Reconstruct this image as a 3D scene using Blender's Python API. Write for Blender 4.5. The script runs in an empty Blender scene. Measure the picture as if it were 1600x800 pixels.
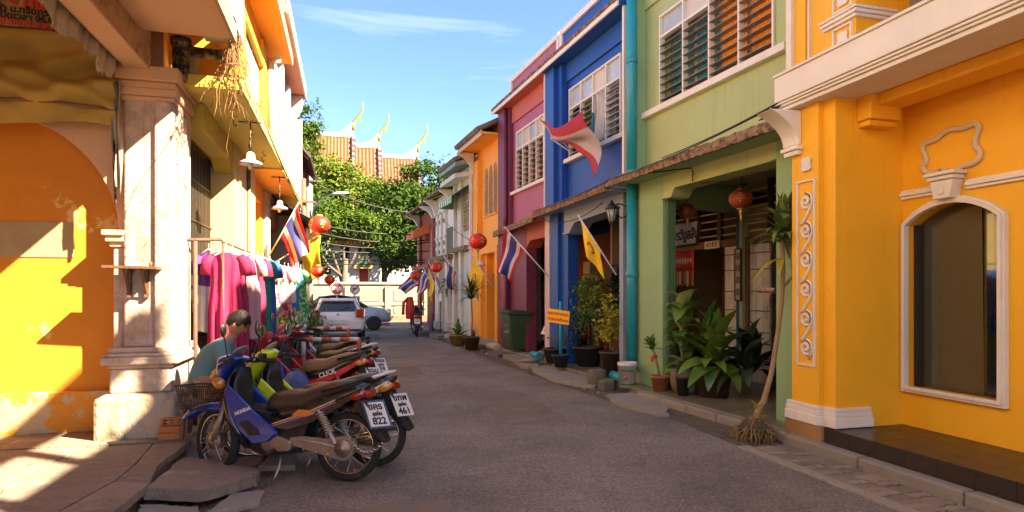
import bpy, math, random
import numpy as np
from mathutils import Vector, Matrix, Euler
from mathutils.geometry import tessellate_polygon
random.seed(7)
rng = np.random.default_rng(7)
R = math.radians
SC = bpy.context.scene
COL = SC.collection
PI = math.pi

# ---------------------------------------------------------------- camera, world, sun, exposure
cam = bpy.data.cameras.new('camera'); cam.sensor_width = 36; cam.lens = 21.6
cam.shift_y = 57 / 1600; cam.clip_end = 3000; cam.clip_start = .05
co = bpy.data.objects.new('camera', cam); COL.objects.link(co)
co.location = (0, 0, 1.6); co.rotation_euler = (R(90), 0, R(-15.15)); SC.camera = co

SUN = Vector((.62, -.46, .62)).normalized()
w = bpy.data.worlds.new('World'); SC.world = w; w.use_nodes = True
nt = w.node_tree; bg = nt.nodes['Background']
sky = nt.nodes.new('ShaderNodeTexSky'); sky.sky_type = 'NISHITA'; sky.sun_disc = False
sky.sun_elevation = math.asin(SUN.z); sky.sun_rotation = math.atan2(SUN.x, SUN.y)
sky.air_density = .72; sky.dust_density = .35; sky.ozone_density = 3.6
tc = nt.nodes.new('ShaderNodeTexCoord'); mp = nt.nodes.new('ShaderNodeMapping')
mp.inputs['Rotation'].default_value = (0, R(16), R(25)); mp.inputs['Scale'].default_value = (1.6, 1.6, 9)
cn = nt.nodes.new('ShaderNodeTexNoise'); cn.inputs['Scale'].default_value = 1.15
cn.inputs['Detail'].default_value = 9; cn.inputs['Roughness'].default_value = .62; cn.inputs['Distortion'].default_value = .5
cr = nt.nodes.new('ShaderNodeValToRGB'); cr.color_ramp.elements[0].position = .55; cr.color_ramp.elements[1].position = .95
cm = nt.nodes.new('ShaderNodeMix'); cm.data_type = 'RGBA'; cm.inputs[7].default_value = (4.0, 4.3, 4.9, 1)
ml = nt.nodes.new('ShaderNodeMath'); ml.operation = 'MULTIPLY'; ml.inputs[1].default_value = .75
L = nt.links.new
L(tc.outputs['Generated'], mp.inputs[0]); L(mp.outputs[0], cn.inputs['Vector']); L(cn.outputs['Fac'], cr.inputs[0])
L(cr.outputs[0], ml.inputs[0]); L(ml.outputs[0], cm.inputs[0]); L(sky.outputs[0], cm.inputs[6]); L(cm.outputs[2], bg.inputs[0])
bg.inputs[1].default_value = .047

sl = bpy.data.lights.new('sun', 'SUN'); sl.energy = 3.9; sl.angle = R(.5); sl.color = (1, .84, .60)
so = bpy.data.objects.new('sun', sl); COL.objects.link(so); so.rotation_euler = SUN.to_track_quat('Z', 'Y').to_euler()
SC.view_settings.view_transform = 'Standard'; SC.view_settings.look = 'None'; SC.view_settings.gamma = 1
SC.view_settings.use_curve_mapping = False
SC.view_settings.exposure = 3.22
SC.cycles.max_bounces = 9; SC.cycles.diffuse_bounces = 7

# ---------------------------------------------------------------- materials
def lin(h):
    h = h.lstrip('#'); o = []
    for i in (0, 2, 4):
        c = int(h[i:i+2], 16) / 255
        o.append(c / 12.92 if c <= .04045 else ((c + .055) / 1.055) ** 2.4)
    return o

MATS = {}
def mat(name, col, rough=.6, var=.18, scale=2.5, bump=.15, bscale=45, metal=0, dirt=0, dcol=(.05, .04, .03), dscale=2.0,
        streak=0, scol=(.06, .05, .04), spec=.5, coat=0, emit=0, rnd=.12, peel=0, pcol=(.45, .4, .34), trans=0, sub=None):
    if name in MATS: return MATS[name]
    if isinstance(col, str): col = lin(col)
    m = bpy.data.materials.new(name); m.use_nodes = True; t = m.node_tree; N = t.nodes.new; K = t.links.new
    b = t.nodes['Principled BSDF']
    b.inputs['Roughness'].default_value = rough; b.inputs['Metallic'].default_value = metal
    b.inputs['Specular IOR Level'].default_value = spec
    if coat: b.inputs['Coat Weight'].default_value = coat; b.inputs['Coat Roughness'].default_value = .08
    if trans:
        b.inputs['Transmission Weight'].default_value = trans
    c = N('ShaderNodeTexCoord'); src = c.outputs['Object']
    n = N('ShaderNodeTexNoise'); n.inputs['Scale'].default_value = scale; n.inputs['Detail'].default_value = 7; n.inputs['Roughness'].default_value = .62
    K(src, n.inputs['Vector'])
    mr = N('ShaderNodeMapRange'); mr.inputs['From Min'].default_value = .25; mr.inputs['From Max'].default_value = .75
    mr.inputs['To Min'].default_value = 1 - var; mr.inputs['To Max'].default_value = 1 + var * .6
    K(n.outputs['Fac'], mr.inputs['Value'])
    val = mr.outputs[0]
    if rnd:
        oi = N('ShaderNodeObjectInfo'); r2 = N('ShaderNodeMapRange'); r2.inputs['To Min'].default_value = 1 - rnd; r2.inputs['To Max'].default_value = 1 + rnd
        K(oi.outputs['Random'], r2.inputs['Value']); mu = N('ShaderNodeMath'); mu.operation = 'MULTIPLY'
        K(val, mu.inputs[0]); K(r2.outputs[0], mu.inputs[1]); val = mu.outputs[0]
    vm = N('ShaderNodeVectorMath'); vm.operation = 'SCALE'; vm.inputs[0].default_value = col[:3]; K(val, vm.inputs['Scale'])
    out = vm.outputs[0]
    def over(fac, color):
        nonlocal out
        x = N('ShaderNodeMix'); x.data_type = 'RGBA'; x.inputs[7].default_value = (*color[:3], 1)
        K(fac, x.inputs[0]); K(out, x.inputs[6]); out = x.outputs[2]
    def thresh(sc, lo, hi, mapscale=None, detail=8, amount=1, off=0):
        q = N('ShaderNodeTexNoise'); q.inputs['Scale'].default_value = sc; q.inputs['Detail'].default_value = detail; q.inputs['Roughness'].default_value = .66
        p = N('ShaderNodeMapping'); p.inputs['Location'].default_value = (off, off * 2, off)
        if mapscale: p.inputs['Scale'].default_value = mapscale
        K(src, p.inputs[0]); K(p.outputs[0], q.inputs['Vector'])
        a = N('ShaderNodeMapRange'); a.inputs['From Min'].default_value = lo; a.inputs['From Max'].default_value = hi; a.inputs['To Max'].default_value = amount
        K(q.outputs['Fac'], a.inputs['Value']); return a.outputs[0]
    if peel: over(thresh(1.6, .62 - .2 * peel, .64 - .2 * peel, detail=10, off=3), pcol)
    if dirt: over(thresh(dscale, .62 - .25 * dirt, .8 - .2 * dirt, amount=min(1, .4 + dirt)), dcol)
    if streak: over(thresh(3, .66 - .22 * streak, .82 - .2 * streak, (3, 3, .16), amount=min(.95, .3 + streak), off=7), scol)
    K(out, b.inputs['Base Color'])
    if bump:
        q = N('ShaderNodeTexNoise'); q.inputs['Scale'].default_value = bscale; q.inputs['Detail'].default_value = 5; K(src, q.inputs['Vector'])
        bp = N('ShaderNodeBump'); bp.inputs['Strength'].default_value = bump; bp.inputs['Distance'].default_value = .02
        K(q.outputs['Fac'], bp.inputs['Height']); K(bp.outputs[0], b.inputs['Normal'])
        rr = N('ShaderNodeMapRange'); rr.inputs['To Min'].default_value = max(.02, rough - .1); rr.inputs['To Max'].default_value = min(1, rough + .1)
        K(n.outputs['Fac'], rr.inputs['Value']); K(rr.outputs[0], b.inputs['Roughness'])
    if emit:
        K(out, b.inputs['Emission Color']); b.inputs['Emission Strength'].default_value = emit
    MATS[name] = m; return m

def leafmat(name, a, bcol, rough=.45, trl=.25, spec=.4):
    """foliage: per-face colour attribute 'shade' mixes two leaf colours, a little light passes through"""
    m = bpy.data.materials.new(name); m.use_nodes = True; t = m.node_tree; N = t.nodes.new; K = t.links.new
    b = t.nodes['Principled BSDF']; b.inputs['Roughness'].default_value = rough; b.inputs['Specular IOR Level'].default_value = spec
    c = N('ShaderNodeTexCoord'); n = N('ShaderNodeTexNoise'); n.inputs['Scale'].default_value = 3.1; n.inputs['Detail'].default_value = 6
    K(c.outputs['Object'], n.inputs['Vector'])
    oi = N('ShaderNodeObjectInfo'); ad = N('ShaderNodeMath'); ad.operation = 'MULTIPLY_ADD'; ad.inputs[1].default_value = .45; 
    K(oi.outputs['Random'], ad.inputs[0]); K(n.outputs['Fac'], ad.inputs[2])
    r = N('ShaderNodeMapRange'); r.inputs['From Min'].default_value = .4; r.inputs['From Max'].default_value = .95; K(ad.outputs[0], r.inputs['Value'])
    x = N('ShaderNodeMix'); x.data_type = 'RGBA'; x.inputs[6].default_value = (*a, 1); x.inputs[7].default_value = (*bcol, 1); K(r.outputs[0], x.inputs[0])
    K(x.outputs[2], b.inputs['Base Color'])
    tr = N('ShaderNodeBsdfTranslucent'); K(x.outputs[2], tr.inputs[0]); ms = N('ShaderNodeMixShader'); ms.inputs[0].default_value = trl
    K(b.outputs[0], ms.inputs[1]); K(tr.outputs[0], ms.inputs[2]); K(ms.outputs[0], t.nodes['Material Output'].inputs[0])
    MATS[name] = m; return m

def stripes(name, cols, stops, axis='V', freq=1, rough=.8, diag=0):
    """flat print on cloth: constant bands along the UV"""
    m = bpy.data.materials.new(name); m.use_nodes = True; t = m.node_tree; N = t.nodes.new; K = t.links.new
    b = t.nodes['Principled BSDF']; b.inputs['Roughness'].default_value = rough
    uv = N('ShaderNodeTexCoord'); sp = N('ShaderNodeSeparateXYZ'); K(uv.outputs['UV'], sp.inputs[0])
    a = sp.outputs[1 if axis == 'V' else 0]
    if diag:
        q = N('ShaderNodeMath'); q.operation = 'MULTIPLY_ADD'; q.inputs[1].default_value = diag; K(sp.outputs[0], q.inputs[0]); K(a, q.inputs[2]); a = q.outputs[0]
    f = N('ShaderNodeMath'); f.operation = 'MULTIPLY'; f.inputs[1].default_value = freq; K(a, f.inputs[0])
    g = N('ShaderNodeMath'); g.operation = 'FRACT'; K(f.outputs[0], g.inputs[0])
    if freq == 1: g = f
    cr = N('ShaderNodeValToRGB'); cr.color_ramp.interpolation = 'CONSTANT'; e = cr.color_ramp.elements
    while len(e) < len(cols): e.new(.5)
    for i, (c, s) in enumerate(zip(cols, stops)): e[i].position = s; e[i].color = (*c, 1)
    K(g.outputs[0], cr.inputs[0]); K(cr.outputs[0], b.inputs['Base Color'])
    tr = N('ShaderNodeBsdfTranslucent'); K(cr.outputs[0], tr.inputs[0]); ms = N('ShaderNodeMixShader'); ms.inputs[0].default_value = .3
    K(b.outputs[0], ms.inputs[1]); K(tr.outputs[0], ms.inputs[2]); K(ms.outputs[0], t.nodes['Material Output'].inputs[0])
    MATS[name] = m; return m

def floral(name, base, cols, scale=9):
    m = bpy.data.materials.new(name); m.use_nodes = True; t = m.node_tree; N = t.nodes.new; K = t.links.new
    b = t.nodes['Principled BSDF']; b.inputs['Roughness'].default_value = .8
    c = N('ShaderNodeTexCoord'); v = N('ShaderNodeTexVoronoi'); v.inputs['Scale'].default_value = scale; K(c.outputs['Object'], v.inputs['Vector'])
    sp = N('ShaderNodeSeparateColor'); K(v.outputs['Color'], sp.inputs[0])
    cr = N('ShaderNodeValToRGB'); cr.color_ramp.interpolation = 'CONSTANT'; e = cr.color_ramp.elements
    while len(e) < len(cols) + 1: e.new(.5)
    for i, q in enumerate([base] + cols): e[i].position = 0 if i == 0 else .35 + .65 * (i - 1) / len(cols); e[i].color = (*q, 1)
    K(sp.outputs[0], cr.inputs[0]); K(cr.outputs[0], b.inputs['Base Color'])
    MATS[name] = m; return m

# ---------------------------------------------------------------- mesh building
class MB:
    def __init__(s): s.v = []; s.f = []; s.s = []; s.uv = None
    def add(s, v, f, smooth=False, X=None):
        o = len(s.v)
        for p in v:
            s.v.append(tuple(X @ Vector(p)) if X is not None else tuple(p))
        for q in f: s.f.append(tuple(i + o for i in q)); s.s.append(smooth)
        return s
    def box(s, x0, x1, y0, y1, z0, z1, X=None):
        if x0 > x1: x0, x1 = x1, x0
        if y0 > y1: y0, y1 = y1, y0
        if z0 > z1: z0, z1 = z1, z0
        v = [(x0,y0,z0),(x1,y0,z0),(x1,y1,z0),(x0,y1,z0),(x0,y0,z1),(x1,y0,z1),(x1,y1,z1),(x0,y1,z1)]
        return s.add(v, [(0,3,2,1),(4,5,6,7),(0,1,5,4),(1,2,6,5),(2,3,7,6),(3,0,4,7)], False, X)
    def bar(s, a, b, r, n=4, smooth=False):
        return s.tube([a, b], r, n, smooth=smooth)
    def tube(s, pts, r, n=8, caps=True, smooth=True):
        pts = [Vector(p) for p in pts]; k = len(pts)
        rs = r if isinstance(r, (list, tuple)) else [r] * k
        v = []; up = None
        for i, p in enumerate(pts):
            d = (pts[min(i+1, k-1)] - pts[max(i-1, 0)]).normalized()
            if up is None:
                up = Vector((0,0,1)) if abs(d.z) < .9 else Vector((1,0,0))
            a = d.cross(up).normalized(); up = a.cross(d).normalized()
            for j in range(n):
                t = 2*PI*(j + .5)/n; v.append(p + (a*math.cos(t) + up*math.sin(t))*rs[i])
        f = [(i*n+j, i*n+(j+1) % n, (i+1)*n+(j+1) % n, (i+1)*n+j) for i in range(k-1) for j in range(n)]
        s.add(v, f, smooth)
        if caps:
            o = len(s.v) - len(v)
            s.f.append(tuple(o+j for j in reversed(range(n)))); s.s.append(False)
            s.f.append(tuple(o+(k-1)*n+j for j in range(n))); s.s.append(False)
        return s
    def lathe(s, prof, n=24, c=(0,0,0), X=None, ribs=0, ramp=0, smooth=True):
        v = []; ring = prof[0] == prof[-1]
        for r, z in prof:
            for j in range(n):
                t = 2*PI*j/n; q = r*(1 + (ramp*abs(math.cos(ribs*t/2)) if ribs else 0)); v.append((c[0]+q*math.cos(t), c[1]+q*math.sin(t), c[2]+z))
        k = len(prof)
        f = [(i*n+j, i*n+(j+1) % n, (i+1)*n+(j+1) % n, (i+1)*n+j) for i in range(k-1) for j in range(n)]
        s.add(v, f, smooth, X)
        o = len(s.v) - len(v)
        if prof[0][0] > 1e-4 and not ring: s.f.append(tuple(o+j for j in reversed(range(n)))); s.s.append(False)
        if prof[-1][0] > 1e-4 and not ring: s.f.append(tuple(o+(k-1)*n+j for j in range(n))); s.s.append(False)
        return s
    def prism(s, poly, a, b, axis='y', X=None):
        """polygon in the plane across the axis, extruded from a to b"""
        def P(u, v, t): return {'y': (u, t, v), 'x': (t, u, v), 'z': (u, v, t)}[axis]
        n = len(poly); v = [P(*p, a) for p in poly] + [P(*p, b) for p in poly]
        tri = tessellate_polygon([[Vector((p[0], p[1], 0)) for p in poly]])
        f = [tuple(t) for t in tri] + [tuple(i+n for i in reversed(t)) for t in tri]
        f += [(i, i+n, (i+1) % n+n, (i+1) % n) for i in range(n)]
        return s.add(v, f, False, X)
    def holed(s, outer, holes, y0, y1):
        """wall in the xz plane with polygonal openings, y0 to y1 thick"""
        loops = [outer] + holes; flat = [p for l in loops for p in l]; n = len(flat)
        tri = tessellate_polygon([[Vector((p[0], p[1], 0)) for p in l] for l in loops])
        v = [(p[0], y0, p[1]) for p in flat] + [(p[0], y1, p[1]) for p in flat]
        f = [tuple(t) for t in tri] + [tuple(i+n for i in reversed(t)) for t in tri]; o = 0
        for l in loops:
            m = len(l); f += [(o+i, o+(i+1) % m, o+(i+1) % m+n, o+i+n) for i in range(m)]; o += m
        return s.add(v, f)
    def ell(s, c, r, nu=16, nv=10, X=None):
        v = []; f = []
        for i in range(nv+1):
            p = PI*i/nv
            for j in range(nu):
                t = 2*PI*j/nu; v.append((c[0]+r[0]*math.sin(p)*math.cos(t), c[1]+r[1]*math.sin(p)*math.sin(t), c[2]+r[2]*math.cos(p)))
        for i in range(nv):
            for j in range(nu): f.append((i*nu+j, (i+1)*nu+j, (i+1)*nu+(j+1) % nu, i*nu+(j+1) % nu))
        return s.add(v, f, True, X)
    def loft(s, rings, n=14, power=2.6, caps=True):
        """rings: (x, y, z, half width, half height, tilt) superellipses whose plane holds y and a tilted up axis in xz"""
        v = []
        for (x, y, z, a, b, tl) in rings:
            for j in range(n):
                t = 2*PI*j/n; cu, cv = math.cos(t), math.sin(t)
                u = math.copysign(abs(cu)**(2/power), cu)*a; h = math.copysign(abs(cv)**(2/power), cv)*b
                v.append((x - h*math.sin(tl), y+u, z + h*math.cos(tl)))
        k = len(rings)
        f = [(i*n+j, (i+1)*n+j, (i+1)*n+(j+1) % n, i*n+(j+1) % n) for i in range(k-1) for j in range(n)]
        s.add(v, f, True)
        if caps:
            o = len(s.v)-len(v); s.f.append(tuple(o+j for j in range(n))); s.s.append(False)
            s.f.append(tuple(o+(k-1)*n+j for j in reversed(range(n)))); s.s.append(False)
        return s
    def sheet(s, fn, nu, nv, smooth=True, uv=True):
        v = [fn(i/nu, j/nv) for j in range(nv+1) for i in range(nu+1)]; o = len(s.v)
        f = [(j*(nu+1)+i, j*(nu+1)+i+1, (j+1)*(nu+1)+i+1, (j+1)*(nu+1)+i) for j in range(nv) for i in range(nu)]
        s.add(v, f, smooth)
        if uv:
            s.uv = s.uv or {}
            for j in range(nv+1):
                for i in range(nu+1): s.uv[o+j*(nu+1)+i] = (i/nu, j/nv)
        return s
    def mesh(s, name, m=None):
        me = bpy.data.meshes.new(name); me.from_pydata(s.v, [], s.f)
        me.polygons.foreach_set('use_smooth', s.s)
        if s.uv:
            l = me.uv_layers.new(); 
            for lp in me.loops: l.data[lp.index].uv = s.uv.get(lp.vertex_index, (0, 0))
        if m: me.materials.append(m)
        me.update(); return me
    def build(s, name, m, parent=None, bevel=0, solid=0, loc=None, rot=None, label=None):
        o = bpy.data.objects.new(name, s.mesh(name, m)); COL.objects.link(o)
        if parent is not None: o.parent = parent
        if loc is not None: o.location = loc
        if rot is not None: o.rotation_euler = rot
        if solid: q = o.modifiers.new('solid', 'SOLIDIFY'); q.thickness = solid; q.offset = 0
        if bevel:
            q = o.modifiers.new('bevel', 'BEVEL'); q.width = bevel; q.segments = 2; q.limit_method = 'ANGLE'; q.angle_limit = R(35)
        if label: o['label'] = label
        return o

def B(x0, x1, y0, y1, z0, z1): return MB().box(x0, x1, y0, y1, z0, z1)
def tag(o, label=None, cat=None, group=None, kind=None):
    if label: o['label'] = label
    if cat: o['category'] = cat
    if group: o['group'] = group
    if kind: o['kind'] = kind
    return o
def thing(name, label, cat, loc=(0,0,0), rz=0, group=None, rot=None):
    o = bpy.data.objects.new(name, None); COL.objects.link(o); o.empty_display_size = .2
    o.location = loc; o.rotation_euler = rot or (0, 0, rz); return tag(o, label, cat, group)
def struct(o): o['kind'] = 'structure'; return o
def inst(name, mesh, parent, loc=(0,0,0), rot=(0,0,0), sc=None):
    o = bpy.data.objects.new(name, mesh); COL.objects.link(o); o.parent = parent; o.location = loc; o.rotation_euler = rot
    if sc is not None: o.scale = sc if isinstance(sc, (tuple, list, Vector)) else (sc, sc, sc)
    return o
def dup(root, loc, rz, label=None, rot=None):
    r = root.copy(); COL.objects.link(r); r.location = loc; r.rotation_euler = rot or (0, 0, rz)
    if label: r['label'] = label
    def rec(a, b):
        for ch in a.children:
            c = ch.copy(); COL.objects.link(c); c.parent = b; rec(ch, c)
    rec(root, r); return r
def text_mesh(body, size, m, name='lettering', ext=.002, align='CENTER', bold=0):
    c = bpy.data.curves.new(name, 'FONT'); c.body = body; c.size = size; c.extrude = ext; c.align_x = align; c.align_y = 'CENTER'; c.resolution_u = 3
    c.offset = bold
    o = bpy.data.objects.new(name, c); COL.objects.link(o); dg = bpy.context.evaluated_depsgraph_get(); dg.update()
    me = bpy.data.meshes.new_from_object(o.evaluated_get(dg)); me.name = name; bpy.data.objects.remove(o); bpy.data.curves.remove(c)
    me.materials.clear(); me.materials.append(m); return me
def lettering(body, size, m, parent, loc, rot, bold=0, align='CENTER', sx=1):
    o = inst('lettering', text_mesh(body, size, m, bold=bold, align=align), parent, loc, rot)
    o.scale = (sx, 1, 1); return o
# ---------------------------------------------------------------- palette
YEL = mat('yellow_paint', (.86, .425, .012), .62, .08, 1.1, .10, 45, dirt=.22, dcol=(.74, .35, .012), streak=.42, scol=(.69, .315, .015), rnd=.02)
WHT = mat('white_paint', (.74, .68, .60), .6, .1, 3, .1, 60, dirt=.12, dcol=(.58, .51, .43), streak=.3, scol=(.5, .43, .34), rnd=.03)
GRN = mat('green_paint', (.40, .46, .20), .65, .1, 1.8, .08, 55, dirt=.16, dcol=(.31, .35, .15), streak=.5, scol=(.30, .33, .145), rnd=.02)
GRN2 = mat('green_pier_paint', (.26, .40, .20), .65, .1, 1.8, .08, 55, dirt=.14, dcol=(.19, .28, .14), streak=.36, scol=(.18, .24, .12), rnd=.02)
GRND = mat('green_frame_paint', (.10, .17, .08), .55, .1, rnd=.03)
BLU = mat('blue_paint', (.006, .066, .33), .5, .12, 1.6, .1, 50, dirt=.16, dcol=(.03, .09, .3), streak=.45, scol=(.012, .07, .25), rnd=.02)
BLU2 = mat('faded_blue_paint', (.26, .32, .47), .6, .16, 2.2, .08, 50, dirt=.25, dcol=(.12, .16, .3), rnd=.02)
PUR = mat('pink_purple_paint', (.38, .105, .175), .62, .1, 1.6, .08, 50, dirt=.15, dcol=(.35, .13, .18), streak=.45, scol=(.29, .085, .135), rnd=.02)
MAR = mat('maroon_paint', (.17, .028, .06), .55, .14, 1.8, .1, 50, dirt=.12, dcol=(.09, .02, .035), rnd=.03)
REDO = mat('bounce_red_paint', (.46, .10, .06), .6, .1, 1.8, .08, rnd=.03)  # red-orange bounce light under the purple eaves, put into the paint colour
PKW = mat('pinkish_white_paint', (.62, .46, .46), .6, .12, 3, .1, streak=.25, scol=(.4, .26, .24), rnd=.03)
YEL2 = mat('warm_yellow_paint', (.84, .36, .03), .62, .08, 1.4, .06, dirt=.05, dcol=(.7, .3, .03), streak=.15, scol=(.6, .27, .03), rnd=.02)
OFFW = mat('weathered_white_paint', (.60, .58, .52), .7, .12, 2, .12, dirt=.12, dcol=(.28, .26, .22), streak=.35, scol=(.2, .18, .15), rnd=.03)
PALEG = mat('pale_green_white_paint', (.52, .56, .48), .7, .1, 2, .1, dirt=.1, dcol=(.3, .31, .26), streak=.35, scol=(.22, .22, .18), rnd=.03)
BRICK = mat('red_house_paint', (.26, .045, .03), .6, .14, 2, .1, rnd=.05)
PINK = mat('peeling_pink_plaster', (.56, .42, .33), .85, .2, 2.4, .6, 20, dirt=.5, dcol=(.33, .22, .145), dscale=4.5, streak=.5, scol=(.15, .10, .07), peel=.5, pcol=(.44, .33, .25), rnd=.03)
PLINTH = mat('decayed_plinth_plaster', (.48, .34, .21), .9, .22, 3.5, .8, 18, dirt=.55, dcol=(.06, .045, .03), dscale=3.4, peel=.55, pcol=(.40, .33, .25), rnd=.03)
BEAMR = mat('mottled_beam_plaster', (.52, .33, .19), .9, .3, 7, .8, 22, dirt=.5, dcol=(.17, .09, .04), dscale=8, rnd=.03)
SOFT = mat('smooth_peach_plaster', (.60, .37, .22), .75, .09, 1.5, .08, dirt=.1, dcol=(.45, .27, .15), rnd=.02)
ARCH = mat('ochre_arch_plaster', (.60, .215, .010), .75, .16, 1.3, .2, 30, dirt=.14, dcol=(.34, .12, .01), dscale=1.4, peel=.1, pcol=(.66, .40, .12), rnd=.02)
ARCHP = mat('ochre_plinth_plaster', (.68, .27, .02), .8, .18, 2, .3, 30, dirt=.16, dcol=(.28, .13, .03), peel=.6, pcol=(.52, .37, .2), rnd=.02)
BLACKM = mat('blackened_mould', (.018, .014, .011), .9, .4, 6, .7, 25, dirt=.62, dcol=(.42, .27, .16), dscale=9)
OLIVE = mat('olive_yellow_paint', (.52, .40, .05), .7, .08, 1.5, .1, dirt=.12, dcol=(.34, .26, .04), streak=.15, scol=(.3, .22, .06), rnd=.02)
CREAM = mat('cream_yellow_paint', (.60, .44, .18), .7, .08, 2, .1, dirt=.08, dcol=(.5, .36, .16), streak=.2, scol=(.45, .33, .16), rnd=.02)
ORNG = mat('orange_yellow_paint', (.78, .36, .02), .68, .08, 1.6, .1, dirt=.08, dcol=(.55, .26, .03), rnd=.02)
YELB = mat('bright_yellow_paint', (.66, .38, .02), .65, .08, 2, .1, dirt=.08, dcol=(.55, .36, .04), streak=.15, scol=(.5, .33, .06), rnd=.02)
SALM = mat('salmon_paint', (.52, .24, .16), .7, .1, 1.8, .1, dirt=.16, dcol=(.36, .18, .12), streak=.3, scol=(.33, .2, .15), rnd=.02)
CANOPY = mat('grimy_canopy_edge', (.30, .19, .11), .9, .4, 9, .8, 30, dirt=.72, dcol=(.045, .028, .018), dscale=13, streak=.6, scol=(.05, .035, .025))
CONC = mat('grey_concrete', (.27, .235, .19), .88, .2, 2.2, .45, 40, dirt=.25, dcol=(.11, .09, .07), dscale=2.2, rnd=.1)
CONCD = mat('dark_weathered_concrete', (.15, .12, .09), .9, .3, 3, .5, 30, dirt=.4, dcol=(.04, .03, .025), dscale=2, rnd=.1)
CONCL = mat('pale_concrete', (.42, .36, .29), .88, .16, 2.5, .4, 40, dirt=.15, dcol=(.2, .16, .12), rnd=.1)
FLOORC = mat('polished_cement_floor', (.20, .165, .115), .32, .25, 1.6, .12, 40, dirt=.4, dcol=(.085, .07, .05), dscale=1.6, rnd=.03)
PAVE = mat('cracked_pavement', (.26, .21, .155), .9, .32, 2.6, .9, 26, dirt=.5, dcol=(.13, .095, .065), dscale=2.6, streak=0, rnd=.22, peel=.3, pcol=(.31, .26, .20))
PAVEB = mat('worn_paver', (.24, .19, .14), .88, .22, 5, .4, 45, dirt=.35, dcol=(.08, .065, .05), dscale=5, rnd=.25)
DIRT = mat('gritty_dirt', (.15, .115, .08), .95, .4, 5, 1.0, 60, dirt=.35, dcol=(.06, .045, .03), dscale=6)
TILE = mat('dark_brown_tile', (.038, .026, .018), .34, .15, 2.5, .06, 50, dirt=.05, dcol=(.05, .036, .024), dscale=3, rnd=.12)
WOOD = mat('brown_wood', (.15, .07, .035), .6, .3, 6, .25, 30, streak=.3, scol=(.06, .03, .018))
WOODD = mat('dark_wood', (.05, .026, .016), .55, .3, 6, .2, 30)
TIMB = mat('weathered_timber', (.12, .08, .055), .8, .35, 6, .3, 30, streak=.4, scol=(.04, .03, .02))
RUST = mat('rusty_steel', (.13, .07, .045), .75, .35, 8, .35, 40, metal=.3, dirt=.4, dcol=(.2, .09, .04), dscale=7)
GATE = mat('dark_gate_steel', (.045, .03, .022), .5, .3, 8, .1, metal=.4, dirt=.3, dcol=(.12, .06, .03))
STEEL = mat('bare_steel', (.42, .40, .37), .32, .2, 9, .1, 50, metal=.9)
CHROME = mat('chrome', (.6, .58, .55), .14, .1, 9, 0, metal=1)
GOLDM = mat('dusty_alloy', (.34, .27, .19), .42, .2, 9, .1, 50, metal=.55)
RUBBER = mat('black_rubber', (.022, .019, .017), .8, .3, 12, .3, 60, dirt=.3, dcol=(.08, .06, .045), dscale=6)
BPLAST = mat('black_plastic', (.017, .016, .016), .42, .25, 6, .08, 70, dirt=.15, dcol=(.06, .05, .04))
SEATM = mat('dusty_seat_vinyl', (.052, .038, .026), .4, .3, 5, .12, 70, dirt=.3, dcol=(.12, .085, .05), dscale=2.5)
TURQ = mat('turquoise_pipe', (.02, .30, .38), .4, .14, 3, .06, 50, dirt=.1, dcol=(.05, .2, .24), rnd=.05)
GLASSC = mat('clear_dark_glass', (.010, .009, .007), .03, .1, 3, 0, spec=1.0, rnd=.03, coat=1)
GLASSD = mat('dark_glass', (.075, .068, .042), .04, .1, 3, 0, spec=.9, rnd=.03)
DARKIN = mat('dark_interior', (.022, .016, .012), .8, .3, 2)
FROST = mat('frosted_pane', (.40, .44, .46), .25, .15, 3, .05)
SLATM = mat('louvre_slat', (.27, .21, .15), .4, .15, 3, .05, dirt=.2, dcol=(.15, .11, .08), rnd=.18)
SLATG = mat('green_louvre_slat', (.34, .37, .24), .4, .15, 3, .05, rnd=.2)
SLATW = mat('pale_louvre_slat', (.52, .44, .36), .5, .15, 3, .05, rnd=.18)
BLACK = mat('black_lettering', (.012, .011, .012), .6, .1, rnd=0, bump=0)
REDT = mat('red_lettering', (.5, .03, .012), .6, .2, rnd=0, bump=0)
ASPH = None

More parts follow.
